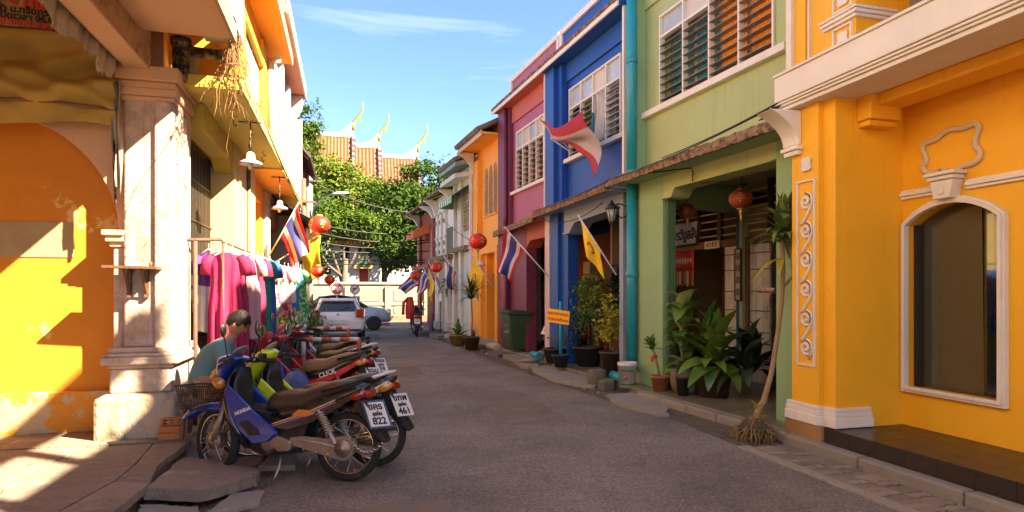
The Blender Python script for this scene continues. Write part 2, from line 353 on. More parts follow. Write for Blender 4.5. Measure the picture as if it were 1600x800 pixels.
def asphalt():
    m = mat('worn_asphalt', (.215, .180, .150), .86, .45, .8, .9, 90, dirt=.3, dcol=(.125, .102, .083), dscale=.9, rnd=0)
    t = m.node_tree; N = t.nodes.new; K = t.links.new; b = t.nodes['Principled BSDF']
    src = [n for n in t.nodes if n.type == 'TEX_COORD'][0].outputs['Object']
    old = b.inputs['Base Color'].links[0].from_socket
    # stone speckle of the surface dressing
    v = N('ShaderNodeTexVoronoi'); v.inputs['Scale'].default_value = 70; K(src, v.inputs['Vector'])
    sp = N('ShaderNodeSeparateColor'); K(v.outputs['Color'], sp.inputs[0])
    r = N('ShaderNodeMapRange'); r.inputs['To Min'].default_value = .68; r.inputs['To Max'].default_value = 1.45; K(sp.outputs[0], r.inputs[0])
    x = N('ShaderNodeVectorMath'); x.operation = 'SCALE'; K(old, x.inputs[0]); K(r.outputs[0], x.inputs['Scale'])
    # hairline cracks
    q = N('ShaderNodeTexNoise'); q.inputs['Scale'].default_value = 1.5; q.inputs['Detail'].default_value = 8; K(src, q.inputs['Vector'])
    ad = N('ShaderNodeVectorMath'); ad.operation = 'MULTIPLY_ADD'; ad.inputs[1].default_value = (1.6, 1.6, 1.6); K(q.outputs['Color'], ad.inputs[0]); K(src, ad.inputs[2])
    e = N('ShaderNodeTexVoronoi'); e.feature = 'DISTANCE_TO_EDGE'; e.inputs['Scale'].default_value = .3; K(ad.outputs[0], e.inputs['Vector'])
    c = N('ShaderNodeMapRange'); c.inputs['From Max'].default_value = .005; c.inputs['To Min'].default_value = .72; c.inputs['To Max'].default_value = 1; K(e.outputs['Distance'], c.inputs[0])
    y = N('ShaderNodeVectorMath'); y.operation = 'SCALE'; K(x.outputs[0], y.inputs[0]); K(c.outputs[0], y.inputs['Scale'])
    K(y.outputs[0], b.inputs['Base Color']); return m
ASPH = asphalt()

# ---------------------------------------------------------------- ground, road, pavements
g = B(-900, 900, -500, 1400, -.4, -.12); struct(g.build('ground', DIRT))
rp = [(-1.9, -12), (4.75, -12), (4.75, 20), (3.6, 24.2), (60, 24.2), (60, 30.2), (-60, 30.2), (-60, 24.2), (-1.9, 24.2)]
struct(MB().prism(rp, -.1, 0, 'z').build('road', ASPH))

def edge_strip(name, inner, outer, z0, z1, m, jit=.05, step=.22):
    """a ground sheet between two polylines of (y, x), with an uneven inner edge"""
    def at(pl, y):
        for a, b in zip(pl, pl[1:]):
            if a[0] <= y <= b[0]: return a[1] + (b[1]-a[1])*(y-a[0])/(b[0]-a[0])
        return pl[-1][1]
    y = inner[0][0]; P = []; Q = []
    while y < inner[-1][0]:
        P.append((at(inner, y) + random.uniform(-jit, jit), y)); Q.append((at(outer, y), y)); y += step
    k = len(P); v = [(x, y, z1) for x, y in P] + [(x, y, z1) for x, y in Q]
    f = [(i, i+1, k+i+1, k+i) for i in range(k-1)]
    if P[0][0] > Q[0][0]: f = [tuple(reversed(q)) for q in f]
    f = [tuple(reversed(q)) for q in f]
    return struct(MB().add(v, f).build(name, m))
edge_strip('verge', [(-8, 3.95), (5.2, 3.93), (7.2, 3.98), (8.2, 3.75), (9.8, 3.62), (12.6, 3.38), (19.5, 3.12), (24, 2.7)], [(-8, 4.7), (24, 4.4)], 0, .006, DIRT, .05)
edge_strip('gutter', [(-8, -.95), (4.2, -.72), (6, -.62), (9, -.85), (14, -1.05), (24, -1.2)], [(-8, -1.8), (24, -1.8)], 0, .005, DIRT, .06)

def jitter_grid(xs, ys, jit, seed):
    q = random.Random(seed)
    return [[(x + (q.uniform(-jit, jit) if 0 < i < len(xs)-1 else q.uniform(-jit, jit)*.35), y + q.uniform(-jit, jit)) for i, x in enumerate(xs)] for y in ys]
def ragged(p, n, j, q):
    o = []
    for a, b in zip(p, p[1:]+p[:1]):
        for k in range(n):
            t = k/n; o.append((a[0]+(b[0]-a[0])*t+q.uniform(-j, j), a[1]+(b[1]-a[1])*t+q.uniform(-j, j)))
    return o
def slabs(root, name, xs, ys, z, h, gap, jit, m, seed=1, tilt=.006, skip=()):
    G = jitter_grid(xs, ys, jit, seed); q = random.Random(seed + 5)
    for j in range(len(ys)-1):
        for i in range(len(xs)-1):
            if (i, j) in skip: continue
            p = [G[j][i], G[j][i+1], G[j+1][i+1], G[j+1][i]]
            cx = sum(a[0] for a in p)/4; cy = sum(a[1] for a in p)/4
            p = [(a[0]-cx - math.copysign(gap, a[0]-cx), a[1]-cy - math.copysign(gap, a[1]-cy)) for a in p]
            p = ragged(p, 4, gap*1.1, q)
            MB().prism(p, -h, 0, 'z').build(name, m, root, loc=(cx, cy, z + q.uniform(-tilt, tilt)), rot=(q.uniform(-tilt, tilt)*1.4, q.uniform(-tilt, tilt)*1.4, 0), bevel=.008)

# left pavement: a bed, and cracked slabs on it
lp = struct(B(-9, -1.46, -8, 6.46, -.1, .165).build('pavement', CONCD))
slabs(lp, 'paving_slab', [-6, -3.7, -2.35, -1.75, -1.43], [.5, 2.2, 3.3, 4.0, 4.45, 5.05, 5.5, 6.46], .2, .06, .005, .13, PAVE, 3, .005)
slabs(lp, 'paving_slab', [-6, -4.4, -3.0, -2.3, -1.46], [6.46, 7.14], .2, .04, .004, .01, PAVE, 4, .003)
# the sunken strip where the motorbikes stand
lg = struct(B(-1.75, -.95, 6.4, 24, -.1, .02).build('pavement', CONC))
slabs(lg, 'paving_slab', [-1.42, -1.08, -.72, -.45], [5.85, 6.3, 6.75, 7.3, 7.8, 8.4, 9.0, 9.7, 10.5], .045, .05, .012, .05, CONC, 9, .012)
def broken(poly, z, h, rot, m=PAVE):
    cx = sum(p[0] for p in poly)/len(poly); cy = sum(p[1] for p in poly)/len(poly)
    return MB().prism(ragged([(p[0]-cx, p[1]-cy) for p in poly], 7, .014, random.Random(int(cx*999))), -h, 0, 'z').build('broken_slab', m, lg, loc=(cx, cy, z), rot=rot, bevel=.014)
broken([(-1.40, 5.0), (-1.02, 4.92), (-.74, 5.35), (-.70, 5.62), (-1.0, 5.95), (-1.40, 6.05)], .13, .09, (R(-3), R(5), 0))
broken([(-1.40, 4.62), (-1.0, 4.6), (-1.02, 4.86), (-1.40, 4.95)], .06, .07, (R(4), R(4), .05), CONC)
broken([(-.95, 4.75), (-.62, 4.9), (-.62, 5.25), (-.85, 5.2)], .035, .06, (0, R(3), 0), CONC)
broken([(-1.4, 3.6), (-1.05, 3.7), (-1.1, 4.5), (-1.4, 4.5)], .05, .08, (R(2), R(3), 0), PAVE)
for i in range(46):
    x = random.uniform(-1.38, -.6); y = random.uniform(4.1, 6.0); r = random.uniform(.012, .04)
    MB().ell((0, 0, 0), (r, r*random.uniform(.7, 1.2), r*.6), 7, 5).build('rubble', random.choice([CONC, PAVE, CONCD]), lg, loc=(x, y, .012), rot=(0, 0, random.uniform(0, 3)))

# right: kerbs, arcade floors
RO = (4.88, 5.76); RT = Vector((-.0827, .9966, 0)); RA = math.atan2(RT.y, RT.x)
def RW(s, y, z=0):
    """local (along the row, towards the street, up) of the right-hand row, in world metres"""
    return Vector((RO[0], RO[1], 0)) + RT*s + Vector((-RT.y, RT.x, 0))*y + Vector((0, 0, z))
fr = thing('pavement', None, None, (*RO, 0), RA); fr['kind'] = 'structure'; del_keys = [k for k in ('label', 'category') if k in fr]
B(-.35, 3.72, -8, .28, -.1, .12).build('arcade_floor', FLOORC, fr, bevel=.012)
B(3.75, 7.3, -8, .2, -.1, .115).build('arcade_floor', FLOORC, fr, bevel=.012)
B(7.33, 10.6, -8, .1, -.1, .13).build('arcade_floor', CONC, fr, bevel=.012)
B(10.63, 13.0, -8, -.02, -.1, .25).build('arcade_floor', CONCL, fr, bevel=.012)
B(13.03, 22, -8, .0, -.1, .2).build('arcade_floor', CONC, fr, bevel=.012)
for i in range(5):
    B(-.3 + i*.62, .3 + i*.62, .285, .40, -.1, .105 - .004*(i % 2)).build('kerb_stone', CONC, fr, bevel=.018)
def apron(poly, z, h, m=CONC):
    q = random.Random(int(poly[0][0]*97)); o = []
    for a, b in zip(poly, poly[1:]+poly[:1]):
        for k in range(5):
            t = k/5; o.append((a[0]+(b[0]-a[0])*t+(q.uniform(-.04, .04) if k else 0), a[1]+(b[1]-a[1])*t+(q.uniform(-.035, .035) if k else 0)))
    poly = o
    return MB().prism(poly, z-h, z, 'z').build('concrete_apron', m, fr, bevel=.02)
apron([(2.0, .41), (1.4, .75), (1.5, .86), (2.2, .98), (3.0, .8), (3.05, .3), (2.6, .285)], .04, .1)
apron([(3.9, .21), (3.8, .62), (4.3, .86), (5.0, .9), (6.2, .72), (6.9, .45), (6.6, .205)], .055, .12)
apron([(6.4, .5), (6.7, .8), (7.6, .62), (7.5, .3), (6.9, .3)], .10, .12, PAVE)
apron([(7.8, .15), (7.7, .5), (8.7, .5), (8.8, .14)], .1, .12, CONC)
apron([(8.95, .12), (8.9, .55), (9.9, .5), (10.0, .12)], .085, .1, CONCD)
apron([(11.2, .0), (11.1, .5), (12.2, .5), (12.3, .0)], .07, .1, CONCD)
apron([(13.2, .03), (13.2, .55), (14.6, .6), (14.8, .03)], .09, .1, CONCD)
apron([(15.4, .03), (15.2, .6), (16.6, .6), (16.8, .03)], .12, .12, CONC)
apron([(17.2, .03), (17.0, .6), (18.6, .55), (18.8, .03)], .1, .12, CONCD)
for i in range(70):
    s_ = random.uniform(1.0, 13); y = random.uniform(.12, .95) * (1 - s_/26); r = random.uniform(.012, .05)
    MB().ell((0, 0, 0), (r*random.uniform(.8, 1.5), r, r*.6), 7, 5).build('rubble', random.choice([CONC, CONCL, CONCD]), fr, loc=(s_, y, .015), rot=(0, 0, random.uniform(0, 3)))
# rough stones heaped at the foot of the far piers
for (s_, y, z, a, b, h) in [(10.4, .12, .14, .2, .12, .11), (10.0, .16, .1, .16, .12, .1), (10.75, .14, .12, .14, .12, .1), (12.9, .14, .14, .2, .1, .14), (7.0, .5, .12, .28, .2, .07), (13.4, .15, .1, .25, .14, .1), (15.2, .2, .12, .3, .16, .1)]:
    MB().ell((0, 0, 0), (a, b, h), 9, 6).build('rough_stone', random.choice([CONCL, PAVE, CONC]), fr, loc=(s_, y, z), rot=(.1, .15, s_))
# interlocking pavers beside the yellow house
pv = struct(B(3.93, 4.42, -6, 5.52, -.1, .004).build('pavement', DIRT))
zig = [(-.1, -.045), (-.05, -.06), (.0, -.04), (.05, -.06), (.1, -.045), (.1, .045), (.05, .03), (0, .05), (-.05, .03), (-.1, .045)]
pm = MB().prism(zig, -.04, 0, 'z').mesh('paver', PAVEB)
for j in range(46):
    for i in range(2):
        x = 4.10 + i*.207 + (j % 2)*.0; y = 5.35 - j*.097
        if x > 4.38: continue
        inst('paver', pm, pv, (x, y, .026 + random.uniform(-.006, .006)), (random.uniform(-.03, .03), random.uniform(-.03, .03), random.uniform(-.03, .03)))
MB().prism([(3.9, 5.5), (4.02, 5.5), (4.0, 3.0), (3.97, -6), (3.87, -6)], -.08, .022, 'z').build('edging', CONC, pv, bevel=.008)
for j in range(12):
    y = 5.48 - j*.98; B(4.42, 4.555, y-.965, y, -.1, .125).build('kerb_stone', CONC, pv, bevel=.02)

# fallen leaves and scraps along the gutters, and old repairs of the road surface
q_ = random.Random(12); lm_ = MB()
for k in range(420):
    side = q_.random(); y = q_.uniform(2.5, 20)
    x = (3.9-.035*y + q_.gauss(0, .28)) if side < .7 else (-.75 + q_.gauss(0, .3)); 
    if q_.random() < .12: x = q_.uniform(-.6, 3.8)
    r = q_.uniform(.008, .028); a = q_.uniform(0, 6.3); z = .008 if x < 3.8 else .05
    c, s_ = math.cos(a)*r, math.sin(a)*r; lm_.add([(x-c, y-s_, z), (x+s_*.4, y-c*.4, z+r*.25), (x+c, y+s_, z+r*.1), (x-s_*.4, y+c*.4, z+r*.3)], [(0, 1, 2, 3)])
o = lm_.build('leaf_litter', mat('dry_litter', (.30, .20, .10), .9, .5, 30, rnd=0)); tag(o, 'dry leaf litter and scraps along both edges of the road', 'litter', kind='stuff')
def patch(x0, y0, w_, h_, m, z):
    p = []
    for (a, b) in ((0, 0), (1, 0), (1, 1), (0, 1)):
        for k in range(7):
            t = k/7; n_ = {(0, 0): (t, 0), (1, 0): (1, t), (1, 1): (1-t, 1), (0, 1): (0, 1-t)}[(a, b)]; p.append((x0+n_[0]*w_+q_.uniform(-.05, .05), y0+n_[1]*h_+q_.uniform(-.06, .06)))
    MB().prism(p, -.05, z, 'z').build('road_patch', m, bpy.data.objects['road'])
PT1 = mat('old_road_patch', (.180, .140, .107), .92, .3, 2.5, .9, 70, dirt=.3, dcol=(.15, .115, .09), dscale=2); PT2 = mat('dusty_road_patch', (.22, .172, .13), .92, .25, 1.5, .9, 80, dirt=.25, dcol=(.15, .12, .09))
patch(-.35, 3.4, 1.1, 1.3, PT2, .003); patch(1.9, 7.2, .8, 2.4, PT1, .004); patch(.5, 12, 1.0, 1.4, PT1, .004); patch(.9, 3.1, .6, .7, PT1, .0035); patch(1.2, 17, 1.3, 1.8, PT2, .004)
# ---------------------------------------------------------------- helpers for houses
def frame_rect(x0, x1, z0, z1, t, y0, y1):
    """a flat rectangular moulding"""
    return MB().holed([(x0, z0), (x1, z0), (x1, z1), (x0, z1)], [[(x0+t, z0+t), (x0+t, z1-t), (x1-t, z1-t), (x1-t, z0+t)]], y0, y1)
def louvre_window(root, x0, x1, z0, z1, y, bays, ztr, fm, sm, behind, top, pitch=.12, depth=.11, tilt=8, bar=.03, notr=(), frame_label=None, skip=()):
    """window > frame, pane, slat; y is the wall face, outward +"""
    win = thing('window', None, None); win.parent = root
    f = MB(); W = (x1-x0)/bays
    for i in range(bays+1): f.box(x0+i*W-bar/2, x0+i*W+bar/2, y-.06, y+.03, z0, z1)
    f.box(x0-bar/2, x1+bar/2, y-.061, y+.034, z0-bar, z0); f.box(x0-bar/2, x1+bar/2, y-.061, y+.034, z1, z1+bar)
    for i in range(bays):
        if i not in notr: f.box(x0+i*W+bar/2, x0+(i+1)*W-bar/2, y-.055, y+.026, ztr-.018, ztr+.018)
    f.build('frame', fm, win)
    sl = MB().box(-W/2+bar/2+.004, W/2-bar/2-.004, -depth/2, depth/2, -.004, .004).mesh('slat', sm if not isinstance(sm, list) else sm[0])
    meshes = {}
    for i in range(bays):
        cx = x0+(i+.5)*W; ti = ztr-.03 if i not in notr else z1-.02
        ms = sm[i] if isinstance(sm, list) else sm
        if ms not in meshes:
            me = sl.copy(); me.materials.clear(); me.materials.append(ms); meshes[ms] = me
        if i not in notr: B(cx-W/2+bar/2, cx+W/2-bar/2, y-.03, y-.018, ztr+.02, z1-.002).build('pane', top[i % len(top)], win)
        if behind[i % len(behind)] is not None:
            # a curtain hanging in soft folds
            bm = behind[i % len(behind)]; n = 26
            def fn(u, v, cx=cx): return (cx-W/2+.07+u*(W-.09), y-.2+.018*math.sin(u*27+i), z0+v*(ti-z0))
            MB().sheet(fn, n, 2).build('curtain', bm, win, solid=.004)
        if i in skip: continue
        z = z0+.06; k = 0
        while z < ti:
            inst('slat', meshes[ms], win, (cx, y-.01, z), (R(-tilt + random.uniform(-4, 4)), 0, 0)); z += pitch; k += 1
    return win
def back(root, x0, x1, y0, y1, z0, z1, m=None):
    """the body of the house behind the front"""
    return B(x0, x1, y0, y1, z0, z1).build('body', m or OFFW, root)

CUR_T = mat('teal_curtain', (.02, .19, .24), .8, .2, 5, .1, rnd=.05); CUR_O = mat('orange_curtain', (.72, .24, .015), .8, .2, 5, .1, rnd=.05)
CUR_W = mat('pale_curtain', (.5, .46, .42), .8, .2, 5, .1, dirt=.15, dcol=(.3, .27, .23)); CUR_D = mat('brown_curtain', (.10, .055, .035), .8, .2, 5, .1)
BOARD = mat('cream_board', (.56, .50, .42), .7, .12, 4, .1, dirt=.2, dcol=(.38, .33, .27))

# ================================================================ yellow house, nearest on the right
yh = thing('shophouse', 'bright yellow house with white mouldings and arched shop window', 'house', (4.62, 0, 0), R(90))
# recessed shop front with its segmental arched opening
def seg_arch(x0, x1, z0, zs, zt, n=12):
    """outline of an opening with a flat segmental head"""
    w_ = (x1-x0)/2; h = zt-zs; r = (w_*w_+h*h)/(2*h); cx = (x0+x1)/2; a = math.asin(w_/r)
    return [(x0, z0)] + [(cx + r*math.sin(-a+2*a*i/n), zt - r + r*math.cos(-a+2*a*i/n)) for i in range(n+1)] + [(x1, z0)]
op = seg_arch(3.98, 4.92, .65, 2.27, 2.45)
MB().holed([(-7, .1), (5.28, .1), (5.28, 3.75), (-7, 3.75)], [op, seg_arch(.9, 2.4, .65, 2.27, 2.5)], -1.05, -.83).build('wall', YEL, yh)
wn = thing('shop_window', None, None); wn.parent = yh
outer = seg_arch(3.942, 4.958, .612, 2.28, 2.495)
inner = seg_arch(3.995, 4.905, .665, 2.265, 2.435)
MB().holed(outer, [inner], -.826, -.785).build('moulding', WHT, wn, bevel=.012)
MB().holed(seg_arch(3.968, 4.932, .638, 2.274, 2.468), [seg_arch(3.998, 4.902, .668, 2.264, 2.432)], -.79, -.765).build('inner_moulding', WHT, wn, bevel=.01)
sa_ = seg_arch(3.99, 4.91, .66, 2.268, 2.44)
MB().prism([(4.262, .66)] + [p for p in sa_ if p[0] > 4.27 and p[1] > .7] + [(4.91, .66)], -.99, -.975, 'y').build('pane', GLASSD, wn); MB().prism([(3.99, .66)] + [p for p in sa_ if p[0] < 4.27 and p[1] > .7] + [(4.258, 2.40), (4.258, .66)], -.985, -.972, 'y').build('pane', GLASSC, wn)
MB().prism(seg_arch(.9, 2.4, .65, 2.27, 2.5), -.99, -.975, 'y').build('pane', GLASSD, wn)
B(4.86, 4.912, -.97, -.9, .665, 2.27).build('jamb', DARKIN, wn)
# string course, keystone, cartouche
def course(x0, x1, z, parent, y=-.83, s=1, m=None):
    for (a, b, d) in ((0, .028, .03), (.0285, .06, .05), (.0605, .085, .035)):
        B(x0, x1, y-.001, y+d*s, z+a*s, z+b*s).build('string_course', m or WHT, parent, bevel=.006)
course(4.61, 5.20, 2.535, yh); course(-6, 4.30, 2.535, yh)
ks = thing('keystone', None, None); ks.parent = yh
MB().prism([(4.375, 2.47), (4.535, 2.47), (4.57, 2.64), (4.34, 2.64)], -.829, -.70, 'y').build('block', WHT, ks, bevel=.008)
B(4.325, 4.585, -.829, -.68, 2.642, 2.68).build('cap', WHT, ks, bevel=.008)
B(4.30, 4.61, -.829, -.655, 2.682, 2.715).build('cap', WHT, ks, bevel=.008)
MB().prism([(4.42, 2.52), (4.44, 2.51), (4.47, 2.51), (4.49, 2.52), (4.49, 2.58), (4.47, 2.595), (4.44, 2.595), (4.42, 2.58)], -.70, -.688, 'y').build('rosette', WHT, ks, bevel=.004)
pts = [(4.53, 2.755), (4.62, 2.74), (4.70, 2.765), (4.735, 2.82), (4.70, 2.87), (4.71, 2.93), (4.74, 2.99), (4.72, 3.04), (4.66, 3.055), (4.60, 3.06), (4.56, 3.08), (4.50, 3.11), (4.44, 3.115), (4.36, 3.10), (4.30, 3.10), (4.225, 3.11), (4.185, 3.07), (4.205, 3.01), (4.22, 2.96), (4.21, 2.90), (4.175, 2.85), (4.19, 2.79), (4.25, 2.755), (4.33, 2.755), (4.39, 2.73), (4.45, 2.725)]
def smooth_loop(p, n=4):
    o = []; k = len(p)
    for i in range(k):
        a, b, c, d = [Vector(p[(i+j-1) % k]) for j in range(4)]
        for q in range(n):
            t = q/n; o.append(.5*((2*b)+(c-a)*t+(2*a-5*b+4*c-d)*t*t+(3*b-a-3*c+d)*t**3))
    return o
lp_ = smooth_loop([(x, z) for x, z in pts]); lp_.append(lp_[0]); lp_.append(lp_[1])
MB().tube([(p.x, -.815, p.y) for p in lp_], .026, 8, caps=False).build('cartouche', mat('cream_moulding', (.66, .52, .34), .6, .08, 3, .05), yh)
# big pier
B(4.97, 5.50, -.84, 0, .1, 3.52).build('pier', YEL, yh, bevel=.006)
B(5.13, 5.505, -.001, .06, .1, 3.52).build('pier_face', YEL, yh, bevel=.006)
B(5.2, 5.32, -.838, -.60, .27, 3.5).build('pilaster', YEL, yh, bevel=.006)
for (a, b, d) in ((.275, .375, .05), (.376, .425, .035), (.426, .465, .022)):
    m_ = MB().prism([(5.13+.0, 0+d), (4.97-d, 0+d), (4.97-d, -.42), (5.56, -.42), (5.56, .06+d), (5.13-d, .06+d), (5.13-d, d)], a, b, 'z').build('base_moulding', WHT, yh, bevel=.008)
B(5.05, 5.56, -.4, .10, .1, .273).build('base_course', mat('ochre_tile', (.30, .16, .06), .6, .25, 5, .2), yh, bevel=.008)
# scroll panel on the pier
fr_ = frame_rect(5.16, 5.42, .85, 2.75, .016, .061, .078).build('panel_moulding', WHT, yh, bevel=.004)
for k in range(6):
    zc = 1.03+k*.30; sgn = 1
    p = []
    for i in range(44):
        t = i/43; a = 2*PI*1.7*t + PI*.5; r = .012+.075*(1-t)
        p.append((5.29 + sgn*r*math.cos(a), .066, zc + r*math.sin(a)))
    tail = [(5.29-.005, .066, zc+.087), (5.225, .066, zc+.055), (5.215, .066, zc-.02), (5.25, .066, zc-.11), (5.325, .066, zc-.20), (5.36, .066, zc-.235)]
    if k == 0: tail = tail[:4]
    q = list(reversed(tail)) + p
    MB().tube(q, .016, 6).build('scroll', WHT, yh)
MB().prism([(5.21, 2.86), (5.24, 2.84), (5.32, 2.84), (5.35, 2.86), (5.335, 2.91), (5.35, 2.96), (5.32, 2.98), (5.24, 2.98), (5.21, 2.96), (5.225, 2.91)], .061, .085, 'y').build('medallion', WHT, yh, bevel=.008)
# bracket under the ledge: an S-curved console
br = []
for i in range(11):
    t = i/10; br.append((.02 + .40*math.sin(t*PI/2)**1.2*0 + (.40*(1-math.cos(t*PI/2))), 3.12 + .36*t))
MB().prism([(.06, 3.12)] + [(.10+.33*(t/10)**2.2, 3.14+.34*t/10) for t in range(11)] + [(.06, 3.49)], 5.36, 5.60, 'x').build('console', WHT, yh, bevel=.012)
B(5.34, 5.585, .06, .14, 3.08, 3.118).build('console_foot', WHT, yh, bevel=.006); B(5.36, 5.565, .06, .115, 3.03, 3.078).build('console_foot', WHT, yh, bevel=.006)
MB().prism([(-.62, 3.28), (-.25, 3.28), (-.25, 3.52), (-.62, 3.52)], 4.80, 4.969, 'x').build('corbel', YEL, yh, bevel=.012)
B(4.83, 4.969, -.60, -.27, 3.22, 3.278).build('corbel', YEL, yh, bevel=.012)
# ledge, beams under it
for (a, b, d) in ((3.51, 3.55, .17), (3.551, 3.575, .195), (3.576, 3.6, .215), (3.601, 3.86, .235), (3.861, 3.89, .255)):
    B(-7, 5.56, -.3, d, a, b).build('ledge', WHT, yh, bevel=.006)
B(-7, 5.56, -1.0, -.301, 3.52, 3.86).build('ceiling', YEL, yh); B(-7, 4.95, -.66, -.34, 3.41, 3.519).build('beam', YEL, yh, bevel=.01)
# upper storey
B(5.40, 5.56, -.5, -.02, 3.86, 7.5).build('upper_wall', YEL, yh); B(5.56, 5.64, -.3, .03, 3.86, 7.5).build('edge_moulding', WHT, yh, bevel=.01)
B(4.96, 5.40, -.5, -.06, 3.86, 7.5).build('upper_wall', YEL, yh)
frame_rect(5.10, 5.38, 3.93, 5.6, .022, -.059, -.03).build('panel_moulding', WHT, yh, bevel=.005)
B(4.60, 4.959, -.52, .12, 3.86, 7.5).build('upper_pier', YEL, yh, bevel=.006)
frame_rect(4.63, 4.86, 3.84+.05, 4.10, .018, .121, .14).build('panel_moulding', WHT, yh, bevel=.004)
frame_rect(4.63, 4.86, 4.24, 5.4, .018, .121, .14).build('panel_moulding', WHT, yh, bevel=.004)
for z in (3.985, 4.34):
    MB().prism([(4.68, z-.035), (4.70, z-.055), (4.79, z-.055), (4.81, z-.035), (4.80, z), (4.81, z+.035), (4.79, z+.055), (4.70, z+.055), (4.68, z+.035), (4.69, z)], .121, .14, 'y').build('medallion', WHT, yh, bevel=.008)
for (a, b, d) in ((4.12, 4.15, .03), (4.151, 4.185, .05), (4.186, 4.21, .065)): B(4.60-d, 4.965+d*.4, -.3, .12+d, a, b).build('cap', WHT, yh, bevel=.006)
B(3.84, 4.6, -.55, -.5, 3.86, 6.4).build('shutter', mat('taupe_screen', (.24, .17, .115), .6, .1, 1, .05), yh)
B(3.2, 3.84, -.52, .02, 3.86, 7.5).build('upper_pier', YEL, yh, bevel=.006)
frame_rect(3.5, 3.80, 3.9, 5.4, .022, .021, .045).build('panel_moulding', WHT, yh, bevel=.005)
B(-7, 3.2, -.52, -.3, 3.86, 7.25).build('upper_wall', YEL, yh); B(3.2, 5.6, -.6, -.3, 6.4, 7.35).build('upper_wall', YEL, yh)
back(yh, -7, 5.6, -6, -1.06, .1, 7.0, OFFW); back(yh, -7, 5.6, -6, -.56, 7.0, 7.2, OFFW)
# unseen rail on posts, added to cast shade bands on the left arch wall
for i in range(8): B(1.72-i*1.1, 1.60-i*1.1, -.42, -.3, 7.25, 7.95).build('unseen_shade_post', WHT, yh)
B(-6.5, 1.75, -.46, -.26, 7.95, 8.3).build('unseen_shade_rail', WHT, yh)
# dark tiled step
st = thing('tiled_step', None, None); st.parent = yh
B(-7, 5.04, -.83, .05, .05, .255).build('core', CONCD, st)
k = 0; x = 5.045
rt_ = MB().box(-.148, .148, 0, .012, .125, .2565).mesh('riser_tile', TILE); tt_ = MB().box(-.148, .148, -.148, .148, -.01, 0).mesh('floor_tile', TILE)
while x > .8:
    inst('riser_tile', rt_, st, (x-.15, .051, 0)); 
    for j in range(3): inst('floor_tile', tt_, st, (x-.15, .068-.15-j*.3-.001, .268 + random.uniform(-.001, .001)))
    x -= .3
# ================================================================ green house
def row_house(label): return thing('shophouse', label, 'house', (*RO, 0), RA)
gh = row_house('green house with open arcade, teal and orange curtains upstairs')
back(gh, .0, 3.74, -7, -3.6, .12, 7.3); B(.0, 3.74, -3.6, -.45, 3.62, 7.3).build('body', OFFW, gh)
MB().holed([(.0, 3.36), (3.74, 3.36), (3.74, 7.2), (.0, 7.2)], [[(.58, 4.58), (3.04, 4.58), (3.04, 5.97), (.58, 5.97)]], -.4, -.2).build('wall', GRN, gh)
B(3.44, 3.745, -.199, 0, 3.42, 7.0).build('pilaster', GRN2, gh, bevel=.006)
B(.02, 3.44, -.199, -.16, 6.25, 6.4).build('band', GRN, gh)
B(.34, 3.52, -.2, -.10, 4.45, 4.545).build('sill', WHT, gh, bevel=.006)
louvre_window(gh, .6, 3.02, 4.58, 5.95, -.2, 4, 5.64, WHT, SLATM, [CUR_O, CUR_O, CUR_T, CUR_T], [BOARD, BOARD, BOARD, FROST], pitch=.122, notr=(0, 1), tilt=3)
B(.0, 3.74, -.45, .1, 7.0, 7.18).build('cornice', GRN, gh)
# canopy
MB().prism([(-.28, -.2), (3.74, -.2), (3.74, .40), (-.28, .46)], 3.37, 3.43, 'z').build('canopy', GRN2, gh)
def rough_edge(x0, x1, ya, yb, z0, z1, root, za=0, zb=0):
    """the crumbling front edge of a canopy"""
    n = int((x1-x0)/.05); m = MB(); v = []; q = random.Random(int(x0*100)+9)
    for i in range(n+1):
        t = i/n; x = x0+(x1-x0)*t; y = ya+(yb-ya)*t + q.uniform(0, .014); dz = za+(zb-za)*t
        v += [(x, y, z0+dz+q.uniform(-.012, .006)), (x, y+.01, (z0+z1)/2+dz), (x, y, z1+dz+q.uniform(-.008, .012)), (x, y-.16, z1+.004+dz), (x, y-.06, z0+dz)]
    f = []
    for i in range(n):
        for j in range(5): f.append((i*5+j, i*5+(j+1) % 5, (i+1)*5+(j+1) % 5, (i+1)*5+j))
    m.add(v, [tuple(reversed(a)) for a in f]); m.f.append((0, 1, 2, 3, 4)); m.s.append(False); m.f.append(tuple(n*5+j for j in (4, 3, 2, 1, 0))); m.s.append(False)
    return m.build('canopy_edge', CANOPY, root)
rough_edge(-.28, 3.74, .465, .405, 3.345, 3.46, gh)
# ground floor
B(2.68, 3.34, -.16, 0, .12, 3.37).build('pier', GRN2, gh, bevel=.008); B(3.34, 3.56, -.3, -.03, .12, 3.37).build('pier', GRN, gh, bevel=.006)
B(3.56, 3.70, -.3, .0, .1, 3.37).build('pier', mat('pale_green_paint', (.5, .58, .36), .65, .1, 2, .1, streak=.2, scol=(.3, .36, .2)), gh, bevel=.006)
B(.02, .36, -.3, 0, .05, 3.37).build('pier', GRN2, gh, bevel=.008); B(.36, .40, -.45, -.06, .12, 3.3).build('frame', GRND, gh)
B(2.63, 2.68, -.2, -.06, .12, 3.05).build('frame', GRND, gh)
MB().prism([(.36, 3.16), (2.36, 3.16), (2.46, 3.04), (2.68, 3.04), (2.68, 3.368), (.36, 3.368)], -.34, -.005, 'y').build('beam', GRN, gh, bevel=.008)
MB().prism([(.40, 3.14), (2.33, 3.14), (2.43, 3.015), (2.69, 3.015), (2.69, 3.035), (2.45, 3.035), (2.35, 3.159), (.40, 3.159)], -.3, .03, 'y').build('beam_moulding', GRN, gh, bevel=.005)
